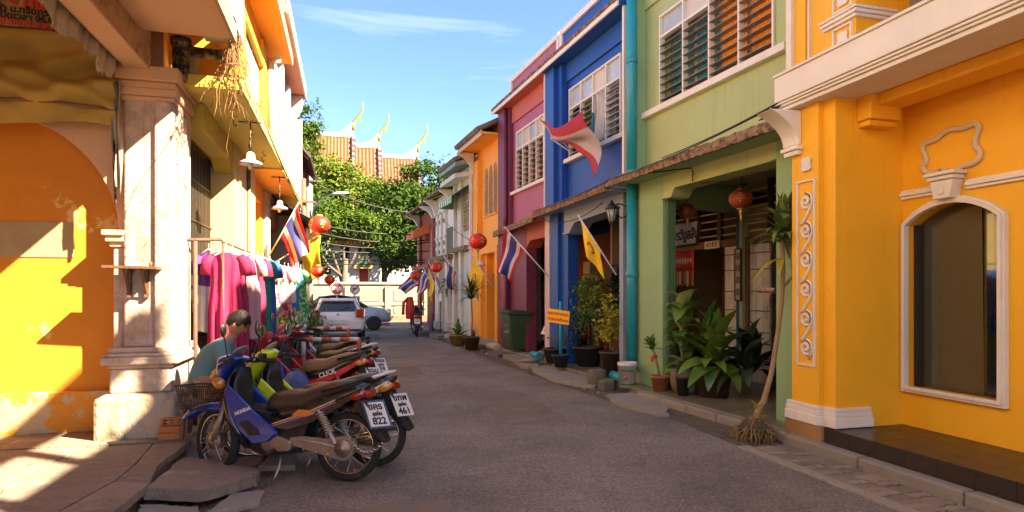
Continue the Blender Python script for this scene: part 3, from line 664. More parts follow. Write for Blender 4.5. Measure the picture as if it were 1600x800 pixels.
B(.0, 5.4, -3.4, -.35, 3.44, 3.62).build('ceiling', mat('dim_olive_ceiling', (.42, .42, .2), .8, .15, 2), gh)
B(3.3, 3.5, -2.0, -.72, 3.0, 3.43).build('cross_beam', GRN2, gh)
B(-.1, .02, -3.4, -.1, .12, 3.44).build('party_wall', GRN, gh)
# back wall of the arcade: transom grille, beam, folding doors, dark hall
bk = thing('shopfront', None, None, (0, -1.9, 0)); bk.parent = gh
B(.3, 5.5, -.01, .05, 2.40, 2.53).build('beam', WOOD, bk, bevel=.006)
for x in (.9, 1.9, 2.48, 3.13, 3.72, 4.35, 5.1): B(x-.05, x+.05, -.03, .04, 2.53, 3.44).build('mullion', WOODD, bk)
for k in range(6):
    z = 2.62+k*.135; B(.3, 5.45, -.012, .012, z-.009, z+.009).build('grille_bar', STEEL if 0 else mat('white_grille_bar', (.55, .52, .5), .5, .2), bk)
DOORW = mat('grey_white_door', (.60, .54, .46), .6, .22, 5, .15, 40, streak=.45, scol=(.17, .14, .11), dirt=.2, dcol=(.2, .16, .12))
for (a, b) in ((3.20, 3.53), (2.46, 2.90)):
    d = thing('folding_door', None, None); d.parent = bk; n = 3
    for k in range(n):
        x0 = a+(b-a)*k/n; B(x0+.004, x0+(b-a)/n-.004, .02, .06, .13, 2.39).build('leaf', DOORW, d)
    for z in (.55, .95, 1.3, 1.62, 1.98, 2.25): B(a, b, .058, .066, z-.009, z+.009).build('rail', mat('door_rail', (.12, .10, .085), .6), d)
    MB().tube([(a+.03, .07, 1.18), (a+.03, .11, 1.2), (a+.03, .11, 1.36), (a+.03, .07, 1.38)], .008, 6).build('handle', STEEL, d)
B(2.92, 3.0, -.02, .08, .12, 2.4).build('post', WOOD, bk); B(3.11, 3.19, -.02, .10, .12, 3.4).build('post', mat('blue_post', (.03, .09, .2), .6), bk)
B(3.04, 3.1, -.02, .11, .12, 3.4).build('post', mat('cream_green_post', (.38, .42, .24), .6), bk)
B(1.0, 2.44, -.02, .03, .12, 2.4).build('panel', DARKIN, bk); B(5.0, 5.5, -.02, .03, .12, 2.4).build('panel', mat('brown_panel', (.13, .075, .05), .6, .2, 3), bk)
B(.3, 5.5, -1.5, -1.45, .12, 3.44).build('hall_wall', mat('hall_wall', (.34, .22, .12), .8, .25, 2), bk); B(5.5, 5.56, -1.5, 1.2, .12, 3.44).build('side_wall', mat('hall_side', (.24, .15, .09), .8), bk)
# things in the dim hall
al = thing('altar_table', 'dark altar table with red offerings inside the green house', 'table', tuple(RW(4.05, -2.75, .12)), RA)
B(-.55, .55, -.25, .25, .82, .88).build('table_top', WOODD, al)
for sx in (-.5, .5):
    for sy in (-.2, .2): B(sx-.03, sx+.03, sy-.03, sy+.03, 0, .82).build('leg', WOODD, al)
B(-.5, .5, .2, .24, .5, .8).build('front_panel', mat('altar_red', (.22, .05, .02), .6), al)
for i in range(9):
    o = MB().lathe([(.02, 0), (.05, .03), (.055, .09), (.03, .14), (.0, .17)], 10).build('offering_pot', mat('offering_red', (.3, .03, .015), .4, rnd=.5) if i % 3 else mat('offering_gold', (.4, .26, .08), .4), None, loc=tuple(RW(3.6+i*.11, -2.70+.05*(i % 2), 1.0)))
    tag(o, 'offering pot %s on the dark altar table' % ['at the left end', 'second from the left', 'third from the left', 'fourth from the left', 'in the middle', 'fourth from the right', 'third from the right', 'second from the right', 'at the right end'][8-i], 'pot', 'offering pots on the altar')
pf = thing('picture_frame', 'gilt framed picture on the dim back wall of the hall', 'picture', tuple(RW(4.2, -3.33, 1.7)), RA)
frame_rect(-.42, .42, -.1, .75, .05, 0, .04).build('frame', GOLDM, pf); B(-.37, .37, 0, .012, -.05, .7).build('print', mat('dim_print', (.10, .07, .04), .5, .5, 6), pf)
hg = thing('sign_board', 'pink and white board with black Thai lettering hung under the arcade', 'sign', tuple(RW(3.42, -.86, 2.57)), RA)
hg.rotation_euler = (R(6), 0, RA - R(4))
B(-.50, .46, -.02, .02, -.185, .185).build('board', mat('pink_white_board', (.60, .47, .44), .6, .06, 3), hg)
frame_rect(-.53, .49, -.21, .21, .03, -.025, .03).build('frame', WOODD, hg)
lettering('ร้านพรวิบูลสิน', .235, BLACK, hg, (-.02, .024, -.02), (R(90), 0, R(180)), bold=.006, sx=.82)
rb = thing('hanging_banner', 'red fringed good-luck cloth hanging below the pink Thai board', 'banner', tuple(RW(3.42, -.86, 2.3)), RA)
MB().sheet(lambda u, v: (-.34+.68*u, .012*math.sin(u*9), -.34+.34*v), 12, 3).build('cloth', mat('festive_red_cloth', (.62, .035, .015), .7, .12, 5), rb, solid=.006)
for k in range(9):
    x = -.29+k*.072; h = random.uniform(.06, .12); z = -.17
    MB().prism([(x-.024, z-h/2), (x-.006, z-h/2+.02), (x+.008, z-h/2-.01), (x+.026, z+h/2-.03), (x+.012, z+h/2), (x-.004, z+.01), (x-.022, z+h/2)], .02, .024, 'y').build('gold_stroke', mat('gilt_thread', (.75, .55, .25), .4), rb)
for k in range(10):
    x = -.31+k*.069; B(x-.022, x+.022, -.005, .005, -.60+.03*(k % 2), -.345).build('fringe', [mat('fringe_orange', (.65, .22, .03), .7), mat('fringe_red', (.5, .04, .02), .7), mat('fringe_cream', (.6, .5, .3), .7)][k % 3], rb)
np_ = thing('name_plate', 'small cream house number plate on the brown beam', 'sign', tuple(RW(3.86, -1.83, 2.46)), RA)
B(-.2, .2, -.01, .015, -.07, .07).build('plate', mat('cream_plate', (.6, .52, .36), .6), np_); lettering('6 1 5 1', .1, WOODD, np_, (0, .017, 0), (R(90), 0, R(180)), bold=.003)
vb = thing('vertical_sign', 'narrow carved vertical board on the post between the doors', 'sign', tuple(RW(3.09, -1.77, 1.9)), RA)
B(-.06, .06, -.01, .02, -.42, .42).build('board', mat('carved_board', (.50, .42, .30), .7, .2, 8), vb); frame_rect(-.075, .075, -.44, .44, .016, -.012, .03).build('frame', WOODD, vb)
for k, ch in enumerate('福祿壽喜'): lettering(ch, .13, WOODD, vb, (0, .022, .3-k*.2), (R(90), 0, R(180)))
shf = thing('wall_shelf', 'little red shelf with cups beside the dark doorway', 'shelf', tuple(RW(2.18, -1.6, 1.62)), RA)
B(-.16, .16, -.2, .1, -.03, .0).build('board', mat('red_shelf', (.5, .06, .03), .5), shf)
for k in range(4): MB().lathe([(.018, 0), (.024, .05), (.02, .05), (.014, .01)], 10).build('cup', WHT, shf, loc=(-.1+k*.065, .05, .0))
# ================================================================ blue house
bh = row_house('deep blue house with pale louvre window and deep eave, beside the green house')
B(3.76, 7.28, -3.6, -.5, 3.5, 6.4).build('body', OFFW, bh); B(3.76, 7.28, -7, -3.6, .12, 6.4).build('body', OFFW, bh)
MB().holed([(3.76, 3.34), (7.26, 3.34), (7.26, 6.5), (3.76, 6.5)], [[(4.33, 4.46), (6.5, 4.46), (6.5, 5.88), (4.33, 5.88)]], -.45, -.25).build('wall', BLU, bh)
B(6.80, 7.24, -.249, 0, 3.34, 6.46).build('pilaster', BLU, bh, bevel=.006); B(6.6, 6.80, -.249, -.10, 3.34, 6.46).build('pilaster', BLU, bh, bevel=.006)
B(7.245, 7.285, -.25, .02, 3.3, 6.45).build('edge_strip', WHT, bh); B(3.80, 3.86, -.25, .02, 3.4, 6.5).build('edge_strip', WHT, bh)
B(3.87, 6.79, -.249, -.20, 6.08, 6.46).build('band', BLU, bh, bevel=.006)
B(3.9, 6.95, -.25, -.14, 4.34, 4.425).build('sill', WHT, bh, bevel=.006)
louvre_window(bh, 4.35, 6.48, 4.46, 5.86, -.25, 4, 5.47, WHT, [SLATW, SLATW, SLATG, SLATG], [CUR_D, None, mat('green_curtain', (.08, .2, .03), .8), CUR_D], [FROST, BOARD, FROST, FROST], pitch=.115, tilt=12, bar=.035, skip=(1,))
wb = bh.children[-1]
B(4.9, 5.4, -.75, -.7, 4.46, 5.45).build('curtain', CUR_D, wb)
MB().sheet(lambda u, v: (4.95+.36*u+.03*math.sin(v*5), -.27+.03*math.sin(u*14)+.02*math.sin(v*7), 4.5+.95*v), 18, 6).build('curtain', CUR_W, wb, solid=.006)
MB().sheet(lambda u, v: (5.33+.11*u*(1.2-v), -.20+.02*math.sin(u*14), 4.47+.62*v), 10, 6).build('curtain', CUR_T, wb, solid=.006)
for z in (4.6, 4.72, 4.85, 4.98, 5.1, 5.24, 5.36): MB().bar((4.36, -.2, z), (4.9, -.2, z), .006).build('wire_bar', STEEL, wb)
# flag bracket
fbk = thing('flag_bracket', None, None, (6.55, -.24, 4.62)); fbk.parent = bh
for (a, b) in (((0, 0, 0), (-.02, .42, .22)), ((0, 0, .26), (-.02, .42, .24)), ((-.3, 0, .2), (-.02, .42, .22))): MB().bar(a, b, .016, 6).build('bracket_arm', WHT, fbk)
# eave and parapet shared in look, one pair of pieces per house
def eave(root, x0, x1, m, zb=6.47):
    B(x0, x1, -.45, .12, zb, zb+.07).build('eave', m, root); B(x0, x1, .121, .16, zb-.03, zb+.1).build('fascia', WHT, root, bevel=.006)
    rough_edge(x0, x1, .175, .175, zb+.06, zb+.12, root)
eave(bh, 3.78, 7.27, BLU); 
def parapet(root, x0, x1, m, e0, e1):
    B(x0, x1, -.5, -.36, 6.55, 7.42).build('parapet', m, root)
    f = MB(); f.box(x0-e0, x1+e1, -.36+.001, -.30, 7.3, 7.425)
    for x in (x0-e0, x1+e1-.12): f.box(x, x+.12, -.36+.001, -.305, 6.55, 7.3)
    f.build('coping', WHT, root, bevel=.006)
parapet(bh, 3.76, 7.2, BLU, 0, -.02)
# canopy
MB().prism([(3.75, -.2), (7.28, -.2), (7.28, .27), (3.75, .385)], 3.30, 3.36, 'z').build('canopy', BLU2, bh)
rough_edge(3.75, 7.28, .40, .29, 3.27, 3.40, bh, .02, -.03)
# ground floor
B(7.03, 7.28, -.5, 0, .1, 3.3).build('pier', PKW, bh, bevel=.006); B(6.62, 7.03, -.34, -.02, .12, 3.3).build('pier', BLU, bh, bevel=.008); B(6.28, 6.62, -.34, -.10, .12, 3.3).build('pier', BLU, bh, bevel=.008)
B(3.86, 3.99, -.5, .0, .1, 3.3).build('pier', BLU2, bh, bevel=.006)
MB().prism([(3.99, 3.1), (5.75, 3.02), (6.0, 2.84), (6.28, 2.84), (6.28, 3.298), (3.99, 3.298)], -.4, -.01, 'y').build('beam', BLU2, bh, bevel=.008)
MB().prism([(3.99, 3.07), (5.72, 2.99), (5.98, 2.80), (6.29, 2.80), (6.29, 2.835), (6.0, 2.835), (5.75, 3.015), (3.99, 3.095)], -.38, .02, 'y').build('beam_moulding', BLU2, bh, bevel=.005)
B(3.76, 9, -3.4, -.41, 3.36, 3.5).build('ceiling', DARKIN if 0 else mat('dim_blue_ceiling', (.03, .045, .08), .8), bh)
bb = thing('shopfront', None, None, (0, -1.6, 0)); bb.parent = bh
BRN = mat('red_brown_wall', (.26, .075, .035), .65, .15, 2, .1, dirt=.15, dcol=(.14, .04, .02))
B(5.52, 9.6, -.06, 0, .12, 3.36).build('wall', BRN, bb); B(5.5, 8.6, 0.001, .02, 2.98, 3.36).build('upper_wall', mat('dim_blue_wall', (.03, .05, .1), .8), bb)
PGD = mat('pale_green_door', (.50, .52, .27), .6, .1, 3, .1, streak=.3, scol=(.32, .33, .18))
for (a, b) in ((7.75, 8.55), (6.35, 7.12)):
    d = thing('double_door', None, None); d.parent = bb; n = 4
    for k in range(n):
        x0 = a+(b-a)*k/n; B(x0+.006, x0+(b-a)/n-.006, .002, .05, .14, 2.02).build('leaf', PGD, d)
    for k in range(2):
        x0 = a+(b-a)*k/2; B(x0+.02, x0+(b-a)/2-.02, .002, .03, 2.05, 2.36).build('pane', [mat('dim_pane', (.14, .12, .08), .1), mat('bright_pane', (.55, .42, .27), .1)][k if a > 7 else 0], d); 
    frame_rect(a-.05, b+.05, 2.02, 2.4, .04, .003, .06).build('frame', BRN, d)
# ================================================================ purple house
ph = row_house('pink purple house with maroon pilaster and pink louvre window')
B(7.3, 10.55, -3.6, -.5, 3.4, 6.4).build('body', OFFW, ph); B(7.3, 10.55, -7, -3.6, .12, 6.4).build('body', OFFW, ph)
MB().holed([(7.29, 3.2), (10.56, 3.2), (10.56, 6.5), (7.29, 6.5)], [[(7.74, 4.26), (9.60, 4.26), (9.60, 5.72), (7.74, 5.72)]], -.4, -.2).build('wall', PUR, ph)
B(10.05, 10.55, -.199, 0, 3.2, 6.46).build('pilaster', MAR, ph, bevel=.006); B(9.86, 10.05, -.199, -.08, 3.2, 6.46).build('pilaster', MAR, ph, bevel=.006)
MB().tube([(10.0, .0, 3.2), (10.0, .0, 3.5), (10.0, -.03, 3.62), (10.0, -.03, 6.46)], .05, 10).build('downpipe', MAR, ph)
B(7.3, 9.85, -.199, -.15, 6.03, 6.46).build('band', REDO, ph, bevel=.006)
B(7.4, 9.9, -.2, -.10, 4.15, 4.225).build('sill', WHT, ph, bevel=.006)
louvre_window(ph, 7.76, 9.58, 4.26, 5.70, -.2, 4, 5.28, WHT, SLATW, [CUR_D], [BOARD, FROST, BOARD, FROST], pitch=.13, tilt=14, bar=.04)
eave(ph, 7.28, 10.6, REDO); parapet(ph, 7.22, 10.42, PUR, .0, .02)
MB().prism([(7.29, -.2), (10.6, -.2), (10.6, .10), (7.29, .265)], 3.2, 3.27, 'z').build('canopy', REDO, ph)
rough_edge(7.29, 10.6, .285, .125, 3.17, 3.31, ph, .0, -.06)
B(10.02, 10.56, -.5, 0, .13, 3.2).build('pier', MAR, ph, bevel=.006); MB().tube([(9.95, .03, .2), (9.95, .03, 3.15)], .075, 12).build('downpipe', mat('mauve_pipe', (.30, .10, .12), .5, .15, 3), ph)
B(8.72, 9.86, -.4, -.12, .13, 3.2).build('pier', MAR, ph, bevel=.008)
MB().prism([(7.29, 2.86), (8.5, 2.86), (8.72, 2.7), (8.72, 3.2), (7.29, 3.2)], -.5, -.13, 'y').build('beam', REDO, ph)
bp_ = thing('shopfront', None, None, (0, -1.3, 0)); bp_.parent = ph
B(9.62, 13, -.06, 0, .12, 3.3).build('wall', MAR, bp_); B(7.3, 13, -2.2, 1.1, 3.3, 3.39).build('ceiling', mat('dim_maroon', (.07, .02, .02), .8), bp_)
for x in (10.45, 10.9, 11.35, 11.8): B(x-.02, x+.02, .0, .03, 1.45, 3.1).build('grille_bar', mat('pinkish_bar', (.45, .32, .26), .5), bp_)
for k in range(6): B(10.4, 11.9, .031, .05, 1.5+k*.3, 1.53+k*.3).build('grille_bar', MATS['pinkish_bar'], bp_)
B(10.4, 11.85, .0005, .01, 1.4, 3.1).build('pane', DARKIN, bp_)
# ================================================================ second yellow house
y2 = row_house('narrow yellow house with arched lattice windows and tiled eave')
B(10.6, 13.0, -7, -.75, .25, 5.9).build('body', OFFW, y2)
arches = []
for k in range(3):
    x0 = 11.05+k*.42; arches.append([(x0, 3.86), (x0+.36, 3.86), (x0+.36, 5.0)] + [(x0+.18+.18*math.cos(PI*i/8), 5.0+.30*math.sin(PI*i/8)) for i in range(1, 8)] + [(x0, 5.0)])
MB().holed([(10.6, 2.9), (13.0, 2.9), (13.0, 6.3), (10.6, 6.3)], arches, -.35, -.15).build('wall', YEL2, y2)
LAT = mat('lattice_wood', (.50, .36, .24), .7, .2, 5, .1)
for k in range(3):
    x0 = 11.05+k*.42; wd = thing('window', None, None); wd.parent = y2
    for q in range(9): B(x0+.01, x0+.35, -.20, -.16, 3.9+q*.125, 3.925+q*.125).build('lattice_bar', LAT, wd)
    for q in range(3): B(x0+.06+q*.11, x0+.08+q*.11, -.16, -.14, 3.87, 5.0).build('lattice_bar', LAT, wd)
    MB().tube([(x0+.18+.12*math.cos(PI*i/8), -.17, 5.02+.2*math.sin(PI*i/8)) for i in range(9)], .014, 5).build('lattice_bar', LAT, wd)
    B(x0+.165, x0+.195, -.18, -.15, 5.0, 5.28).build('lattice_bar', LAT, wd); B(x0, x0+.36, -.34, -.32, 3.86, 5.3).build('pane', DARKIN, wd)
    B(x0-.03, x0+.39, -.15, -.10, 3.82, 3.86).build('sill', YEL2, wd)
B(12.5, 12.98, -.149, .0, 2.9, 5.6).build('pilaster', YEL2, y2, bevel=.006)
MB().prism([(-.0, 5.25), (.03, 5.25), (.10, 5.5), (.28, 5.72), (.52, 5.84), (.52, 5.9), (-.0, 5.9)], 12.86, 13.0, 'x').build('bracket', mat('ivory_trim', (.7, .6, .42), .6, .1), y2, bevel=.01)
MB().prism([(10.62, -.3), (13.0, -.3), (13.0, .46), (10.62, .42)], 5.92, 5.98, 'z').build('soffit', YEL2, y2)
B(10.62, 13.02, .43, .47, 5.86, 6.02).build('fascia', mat('cream_fascia', (.60, .46, .27), .7, .15, 3), y2)
tm = MB(); 
for i in range(9): tm.add([], [])
tile_ = MB().tube([(0, .56, 6.03), (0, -.6, 6.62)], .075, 8).mesh('roof_tile', mat('grey_brown_tile', (.16, .12, .09), .85, .3, 4, .4, rnd=.25))
for k in range(17): inst('roof_tile', tile_, y2, (10.68+k*.145, 0, 0))
B(10.6, 13.02, -3, -.6, 6.3, 6.7).build('roof', MATS['grey_brown_tile'], y2)
B(10.6, 13.0, -.36, .02, 2.72, 2.9).build('cornice', YEL2, y2, bevel=.01)
for (a, b, y) in ((12.1, 12.98, .02), (11.9, 12.1, -.1), (10.6, 10.78, .02)): B(a, b, -.5, y, .25, 2.72).build('pier', YEL2, y2, bevel=.008)
B(10.78, 11.9, -.5, -.3, 2.15, 2.72).build('lintel', YEL2, y2)
dr = thing('double_door', None, None); dr.parent = y2; DY = mat('ochre_door', (.50, .22, .03), .6, .15, 4, .1)
for k in range(2):
    B(10.79+k*.56, 11.34+k*.56, -.46, -.40, .26, 2.14).build('leaf', DY, dr)
    for z in (.4, 1.2): B(10.86+k*.56, 11.27+k*.56, -.40, -.385, z, z+.68).build('panel', DY, dr, bevel=.01)
MB().lathe([(0, -.02), (.11, 0), (.13, .05), (.1, .11), (0, .15)], 14).build('wall_lamp_shade', WHT, y2, loc=(11.55, .18, 2.35))
# ================================================================ green-white house with striped awning
wh = row_house('pale white house with green and white striped awning')
B(13.02, 15.1, -7, -.5, .2, 5.6).build('body', OFFW, wh)
MB().holed([(13.02, 3.0), (15.1, 3.0), (15.1, 5.6), (13.02, 5.6)], [[(13.25, 3.55), (14.0, 3.55), (14.0, 4.75), (13.25, 4.75)]], -.3, 0).build('wall', PALEG, wh)
louvre_window(wh, 13.27, 13.98, 3.57, 4.73, 0, 3, 4.5, mat('cream_frame', (.55, .5, .38), .6), SLATM, [CUR_D], [FROST], pitch=.12)
for (a, b) in ((13.0, 13.12), (14.1, 14.4), (14.95, 15.1)): B(a, b, .001, .09, .2, 5.5).build('pilaster', WHT if a < 13.1 else OFFW, wh, bevel=.008)
B(13.02, 15.1, -.2, .18, 2.95, 3.05).build('canopy', OFFW, wh); rough_edge(13.02, 15.1, .26, .30, 2.92, 3.06, wh)
aw = thing('awning', None, None); aw.parent = wh; n = 13
SA = [mat('awning_green', (.06, .24, .10), .7, .1, 4), mat('awning_white', (.62, .66, .52), .7, .1, 4)]
for k in range(n):
    x0 = 13.15+k*.145; x1 = x0+.145
    MB().add([(x0, .02, 5.02), (x1, .02, 5.02), (x1, .62, 4.60), (x0, .62, 4.60)], [(0, 1, 2, 3)]).build('awning_strip', SA[k % 2], aw, solid=.012)
    MB().add([(x0, .622, 4.60), (x1, .622, 4.60), (x1, .625, 4.42), ((x0+x1)/2, .627, 4.37), (x0, .625, 4.42)], [(0, 1, 2, 3, 4)]).build('valance', SA[k % 2], aw, solid=.012)
MB().add([(15.035, .02, 5.0), (15.035, .62, 4.6), (15.035, .62, 4.42), (15.035, .02, 4.42)], [(0, 1, 2, 3)]).build('side_flap', mat('awning_side', (.2, .34, .14), .7), aw, solid=.012)
MB().prism([(.0, 5.25), (.55, 5.14), (.55, 5.28), (.0, 5.4)], 13.1, 15.0, 'x').build('upper_awning', mat('ivory_sheet', (.56, .56, .46), .6), wh)
MB().prism([(-.3, 5.72), (.55, 5.50), (.55, 5.62), (-.3, 5.9)], 13.02, 15.2, 'x').build('eave', mat('green_grey_fascia', (.22, .33, .24), .7, .15), wh)
for k in range(15): inst('roof_tile', tile_, wh, (13.09+k*.145, .02, -.33))
B(13.02, 15.2, -4, -.45, 5.8, 6.1).build('roof', MATS['grey_brown_tile'], wh)
B(13.12, 14.1, -.3, .0, .2, 2.9).build('lower_wall', PALEG, wh); B(14.1, 15.1, -1.0, -.6, .2, 2.9).build('lower_wall', OFFW, wh)
B(14.93, 15.06, -.2, .10, .2, 2.92).build('pier', WHT, wh)
tk = thing('concrete_tower', 'grey stained concrete roof tower behind the tiled eaves', 'roof tower', tuple(RW(13.4, -1.4, 0)), RA)
B(-.6, 1.5, -2.2, -.05, 5.0, 6.95).build('walls', CONCD, tk); B(-.68, 1.58, -2.28, .02, 6.951, 7.06).build('cap', CONC, tk, bevel=.01)
# ================================================================ old white house with pilasters
ow = row_house('old white house with ornate pilasters and grey panel')
B(15.12, 18.2, -7, -.4, .2, 5.3).build('body', OFFW, ow); B(15.12, 18.2, -.4, -.02, 2.9, 5.2).build('wall', WHT, ow)
B(15.35, 16.25, -.02, .02, 3.1, 3.9).build('grey_panel', mat('grey_mesh_panel', (.10, .10, .09), .7), ow)
for x in (16.4, 17.1, 17.7):
    pq = thing('pilaster', None, None); pq.parent = ow
    B(x-.12, x+.12, -.02, .08, 2.95, 4.5).build('shaft', WHT, pq, bevel=.01); B(x-.18, x+.18, -.02, .14, 4.5, 4.58).build('capital', OFFW, pq); B(x-.16, x+.16, -.02, .11, 3.6, 3.66).build('ring', OFFW, pq)
    for zz in (3.1, 3.4, 4.2): MB().ell((x, .09, zz), (.07, .05, .09), 8, 6).build('ornament', CONC, pq)
for x in (16.75, 17.4): B(x-.2, x+.2, -.02, .0, 3.1, 4.3).build('shutter', PALEG, ow)
MB().prism([(-.02, 4.6), (.08, 4.6), (.2, 4.9), (.5, 5.1), (.5, 5.15), (-.02, 5.15)], 17.9, 18.05, 'x').build('bracket', WHT, ow); MB().prism([(-.02, 4.6), (.08, 4.6), (.2, 4.9), (.5, 5.1), (.5, 5.15), (-.02, 5.15)], 15.3, 15.45, 'x').build('bracket', WHT, ow)
B(15.12, 18.2, -.3, .2, 2.8, 2.9).build('canopy', CONC, ow); rough_edge(15.12, 18.2, .25, .28, 2.76, 2.92, ow)
for (a, b) in ((15.12, 15.5), (16.2, 16.6), (17.6, 18.2)): B(a, b, -.45, .02, .2, 2.8).build('pier', WHT, ow, bevel=.01); B(a-.05, b+.05, -.45, .07, .2, .5).build('pier_base', OFFW, ow, bevel=.01)
B(15.5, 17.6, -1.2, -1.0, .2, 2.8).build('lower_wall', OFFW, ow)
MB().prism([(-.6, 5.55), (.5, 5.12), (.5, 5.2), (-.6, 5.65)], 15.1, 18.3, 'x').build('eave', mat('brown_eave', (.16, .07, .045), .7, .2), ow)
B(15.1, 18.3, -4, -.6, 5.4, 5.7).build('roof', MATS['grey_brown_tile'], ow)
# ================================================================ red house at the corner
rd = row_house('dark red corner house with orange window hood')
B(18.22, 21.6, -7, -.4, .1, 5.0).build('body', BRICK, rd); B(18.22, 21.6, -.4, -.03, 2.7, 4.9).build('wall', BRICK, rd)
for (a, b) in ((18.25, 18.75), (20.9, 21.4)):
    B(a, b, -.029, .08, .1, 4.7).build('pilaster', BRICK, rd, bevel=.01); B(a-.02, b+.02, -.028, .13, .1, .8).build('pilaster_base', MAR, rd)
    B(a+.1, b-.1, .081, .10, 2.9, 4.1).build('panel', mat('pale_red_panel', (.42, .2, .16), .7), rd)
BR = mat('red_brick', (.34, .12, .07), .85, .2, 4, .3, rnd=.25); bm_ = MB().box(-.112, .112, 0, .02, -.034, .034).mesh('brick', BR)
for r_ in range(20):
    for c_ in range(2): inst('brick', bm_, rd, (18.38+c_*.24 + (.0 if r_ % 2 else .0), .081, .9+r_*.082))
MB().prism([(.08, 3.98), (.75, 3.75), (.75, 4.05), (.08, 4.35)], 18.8, 20.4, 'x').build('window_hood', mat('orange_hood', (.62, .14, .03), .6, .12, 3), rd)
for (a, b, y) in ((18.22, 18.4, .3), (21.2, 21.4, .3)): MB().prism([(0, 4.5), (.1, 4.5), (.25, 4.75), (.6, 4.9), (.6, 4.95), (0, 4.95)], a, b, 'x').build('bracket', OFFW, rd)
MB().prism([(-.5, 5.4), (.62, 4.92), (.62, 5.0), (-.5, 5.5)], 18.2, 21.9, 'x').build('eave', MATS['brown_eave'], rd); B(18.2, 21.9, -4, -.5, 5.1, 5.5).build('roof', MATS['grey_brown_tile'], rd)
B(18.22, 21.6, -.3, .3, 2.55, 2.7).build('canopy', BRICK, rd)
# turquoise downpipe between green and blue houses
dp = thing('downpipe', 'tall turquoise drainpipe between the blue and green houses', 'drainpipe', tuple(RW(3.46, .07, 0)), RA)
MB().tube([(0, .0, .35), (0, .0, 3.36)], .085, 16).build('lower_pipe', TURQ, dp); MB().tube([(0, 0, 3.42), (0, 0, 7.4)], .085, 16).build('upper_pipe', TURQ, dp)
for z in (1.9, 3.55, 5.4): MB().lathe([(.092, -.05), (.1, -.04), (.1, .04), (.092, .05)], 16).build('collar', TURQ, dp, loc=(0, 0, z))
for z in (3.6, 5.45): MB().bar((0, 0, z), (.16, -.05, z), .02, 6).build('bracket', TURQ, dp)
lo = thing('drain_outlet', 'short open turquoise pipe end lying beside the white bucket', 'pipe', tuple(RW(3.64, .23, .2)), RA)
MB().lathe([(.085, -.2), (.085, .16), (.07, .16), (.07, -.18)], 16, X=Matrix.Rotation(R(90), 4, 'Y') @ Matrix.Identity(4)).build('pipe_end', TURQ, lo)
lo2 = thing('drain_outlet', 'short turquoise pipe stub by the foot of the blue pier', 'pipe', tuple(RW(7.25, .22, .22)), RA)
MB().lathe([(.075, -.2), (.075, .2), (.06, .2), (.06, -.18)], 14, X=Matrix.Rotation(R(90), 4, 'Y')).build('pipe_end', TURQ, lo2)
LWH = mat('sun_toned_white_paint', (.50, .44, .38), .7, .14, 2.5, .15, 40, dirt=.2, dcol=(.34, .26, .2), streak=.4, scol=(.2, .15, .11), rnd=.03)  # streaked white, base darkened to hold back direct sun on the left row
# ---------------------------------------------------------------- left-hand row: parts are drawn in street metres under a root at the thing's base
def base(name, label, cat, x, y, z=0, group=None): return thing(name, label, cat, (x, y, z), 0, group)
def put(mb, name, m, root, bevel=0, solid=0, label=None):
    o = mb.build(name, m, root, bevel, solid, label=label); r = root; L_ = Vector((0, 0, 0))
    while r is not None: L_ += r.location; r = r.parent
    o.location = -L_; return o
def sub(name, root):
    o = thing(name, None, None); o.parent = root; return o
# ================================================================ old arcade house, nearest on the left
ah = base('arcade_house', 'old peach arcade house with ochre arch and peeling corner pillar', 'house', -1.95, 6.95)
pl = sub('pillar', ah)
put(B(-2.27, -1.60, 6.62, 7.72, .16, .62), 'plinth', PLINTH, pl, .045)
put(B(-2.30, -2.03, 6.60, 6.9, .16, .60), 'plinth_patch', PLINTH, pl, .04)
put(B(-2.20, -1.66, 6.72, 7.62, .62, .86), 'neck', PINK, pl, .02)
for (a, b, d) in ((.86, .90, .03), (.9005, .975, .075), (.9755, 1.01, .055), (1.0105, 1.06, .02)): put(B(-2.19-d, -1.665+d, 6.745-d, 7.6+d, a, b), 'base_moulding', PINK, pl, .015)
put(B(-2.11, -1.70, 6.84, 7.52, 1.06, 3.84), 'shaft', PINK, pl, .02)
put(B(-1.83, -1.70+.03, 6.80, 6.93, 1.06, 3.5), 'corner_strip', PINK, pl, .012)
put(B(-1.70+.0, -1.64, 6.98, 7.12, 1.06, 3.5), 'corner_strip', PINK, pl, .012); put(B(-1.70, -1.655, 7.3, 7.5, 1.06, 3.5), 'corner_strip', PINK, pl, .012)
put(B(-2.22, -2.111, 6.9, 7.4, .62, 2.05), 'arch_jamb', PINK, pl, .012)
for (a, b, d) in ((2.05, 2.10, .02), (2.1005, 2.16, .05), (2.1605, 2.215, .075)): put(B(-2.23-d, -2.108, 6.90-d, 7.15, a, b), 'impost', SOFT, pl, .01)
for (a, b, d) in ((3.50, 3.545, .02), (3.5455, 3.62, .045), (3.6205, 3.69, .03), (3.6905, 3.835, .065)): put(B(-2.105-d, -1.675+d, 6.835-d, 7.5+d, a, b), 'capital', SOFT, pl, .012)
# graffito strokes and a pale patch on the shaft
put(B(-1.99, -1.88, 6.835, 6.8385, 1.86, 2.16), 'patch', mat('buff_patch', (.52, .38, .2), .8, .2, 6, .1), pl)
for (a, b) in (((-2.07, 6.832, 1.75), (-1.93, 6.832, 1.93)), ((-1.95, 6.832, 2.02), (-1.90, 6.832, 2.1)), ((-1.94, 6.832, 2.5), (-1.90, 6.832, 2.56))): put(MB().bar(a, b, .005), 'scratch', BLACKM, pl)
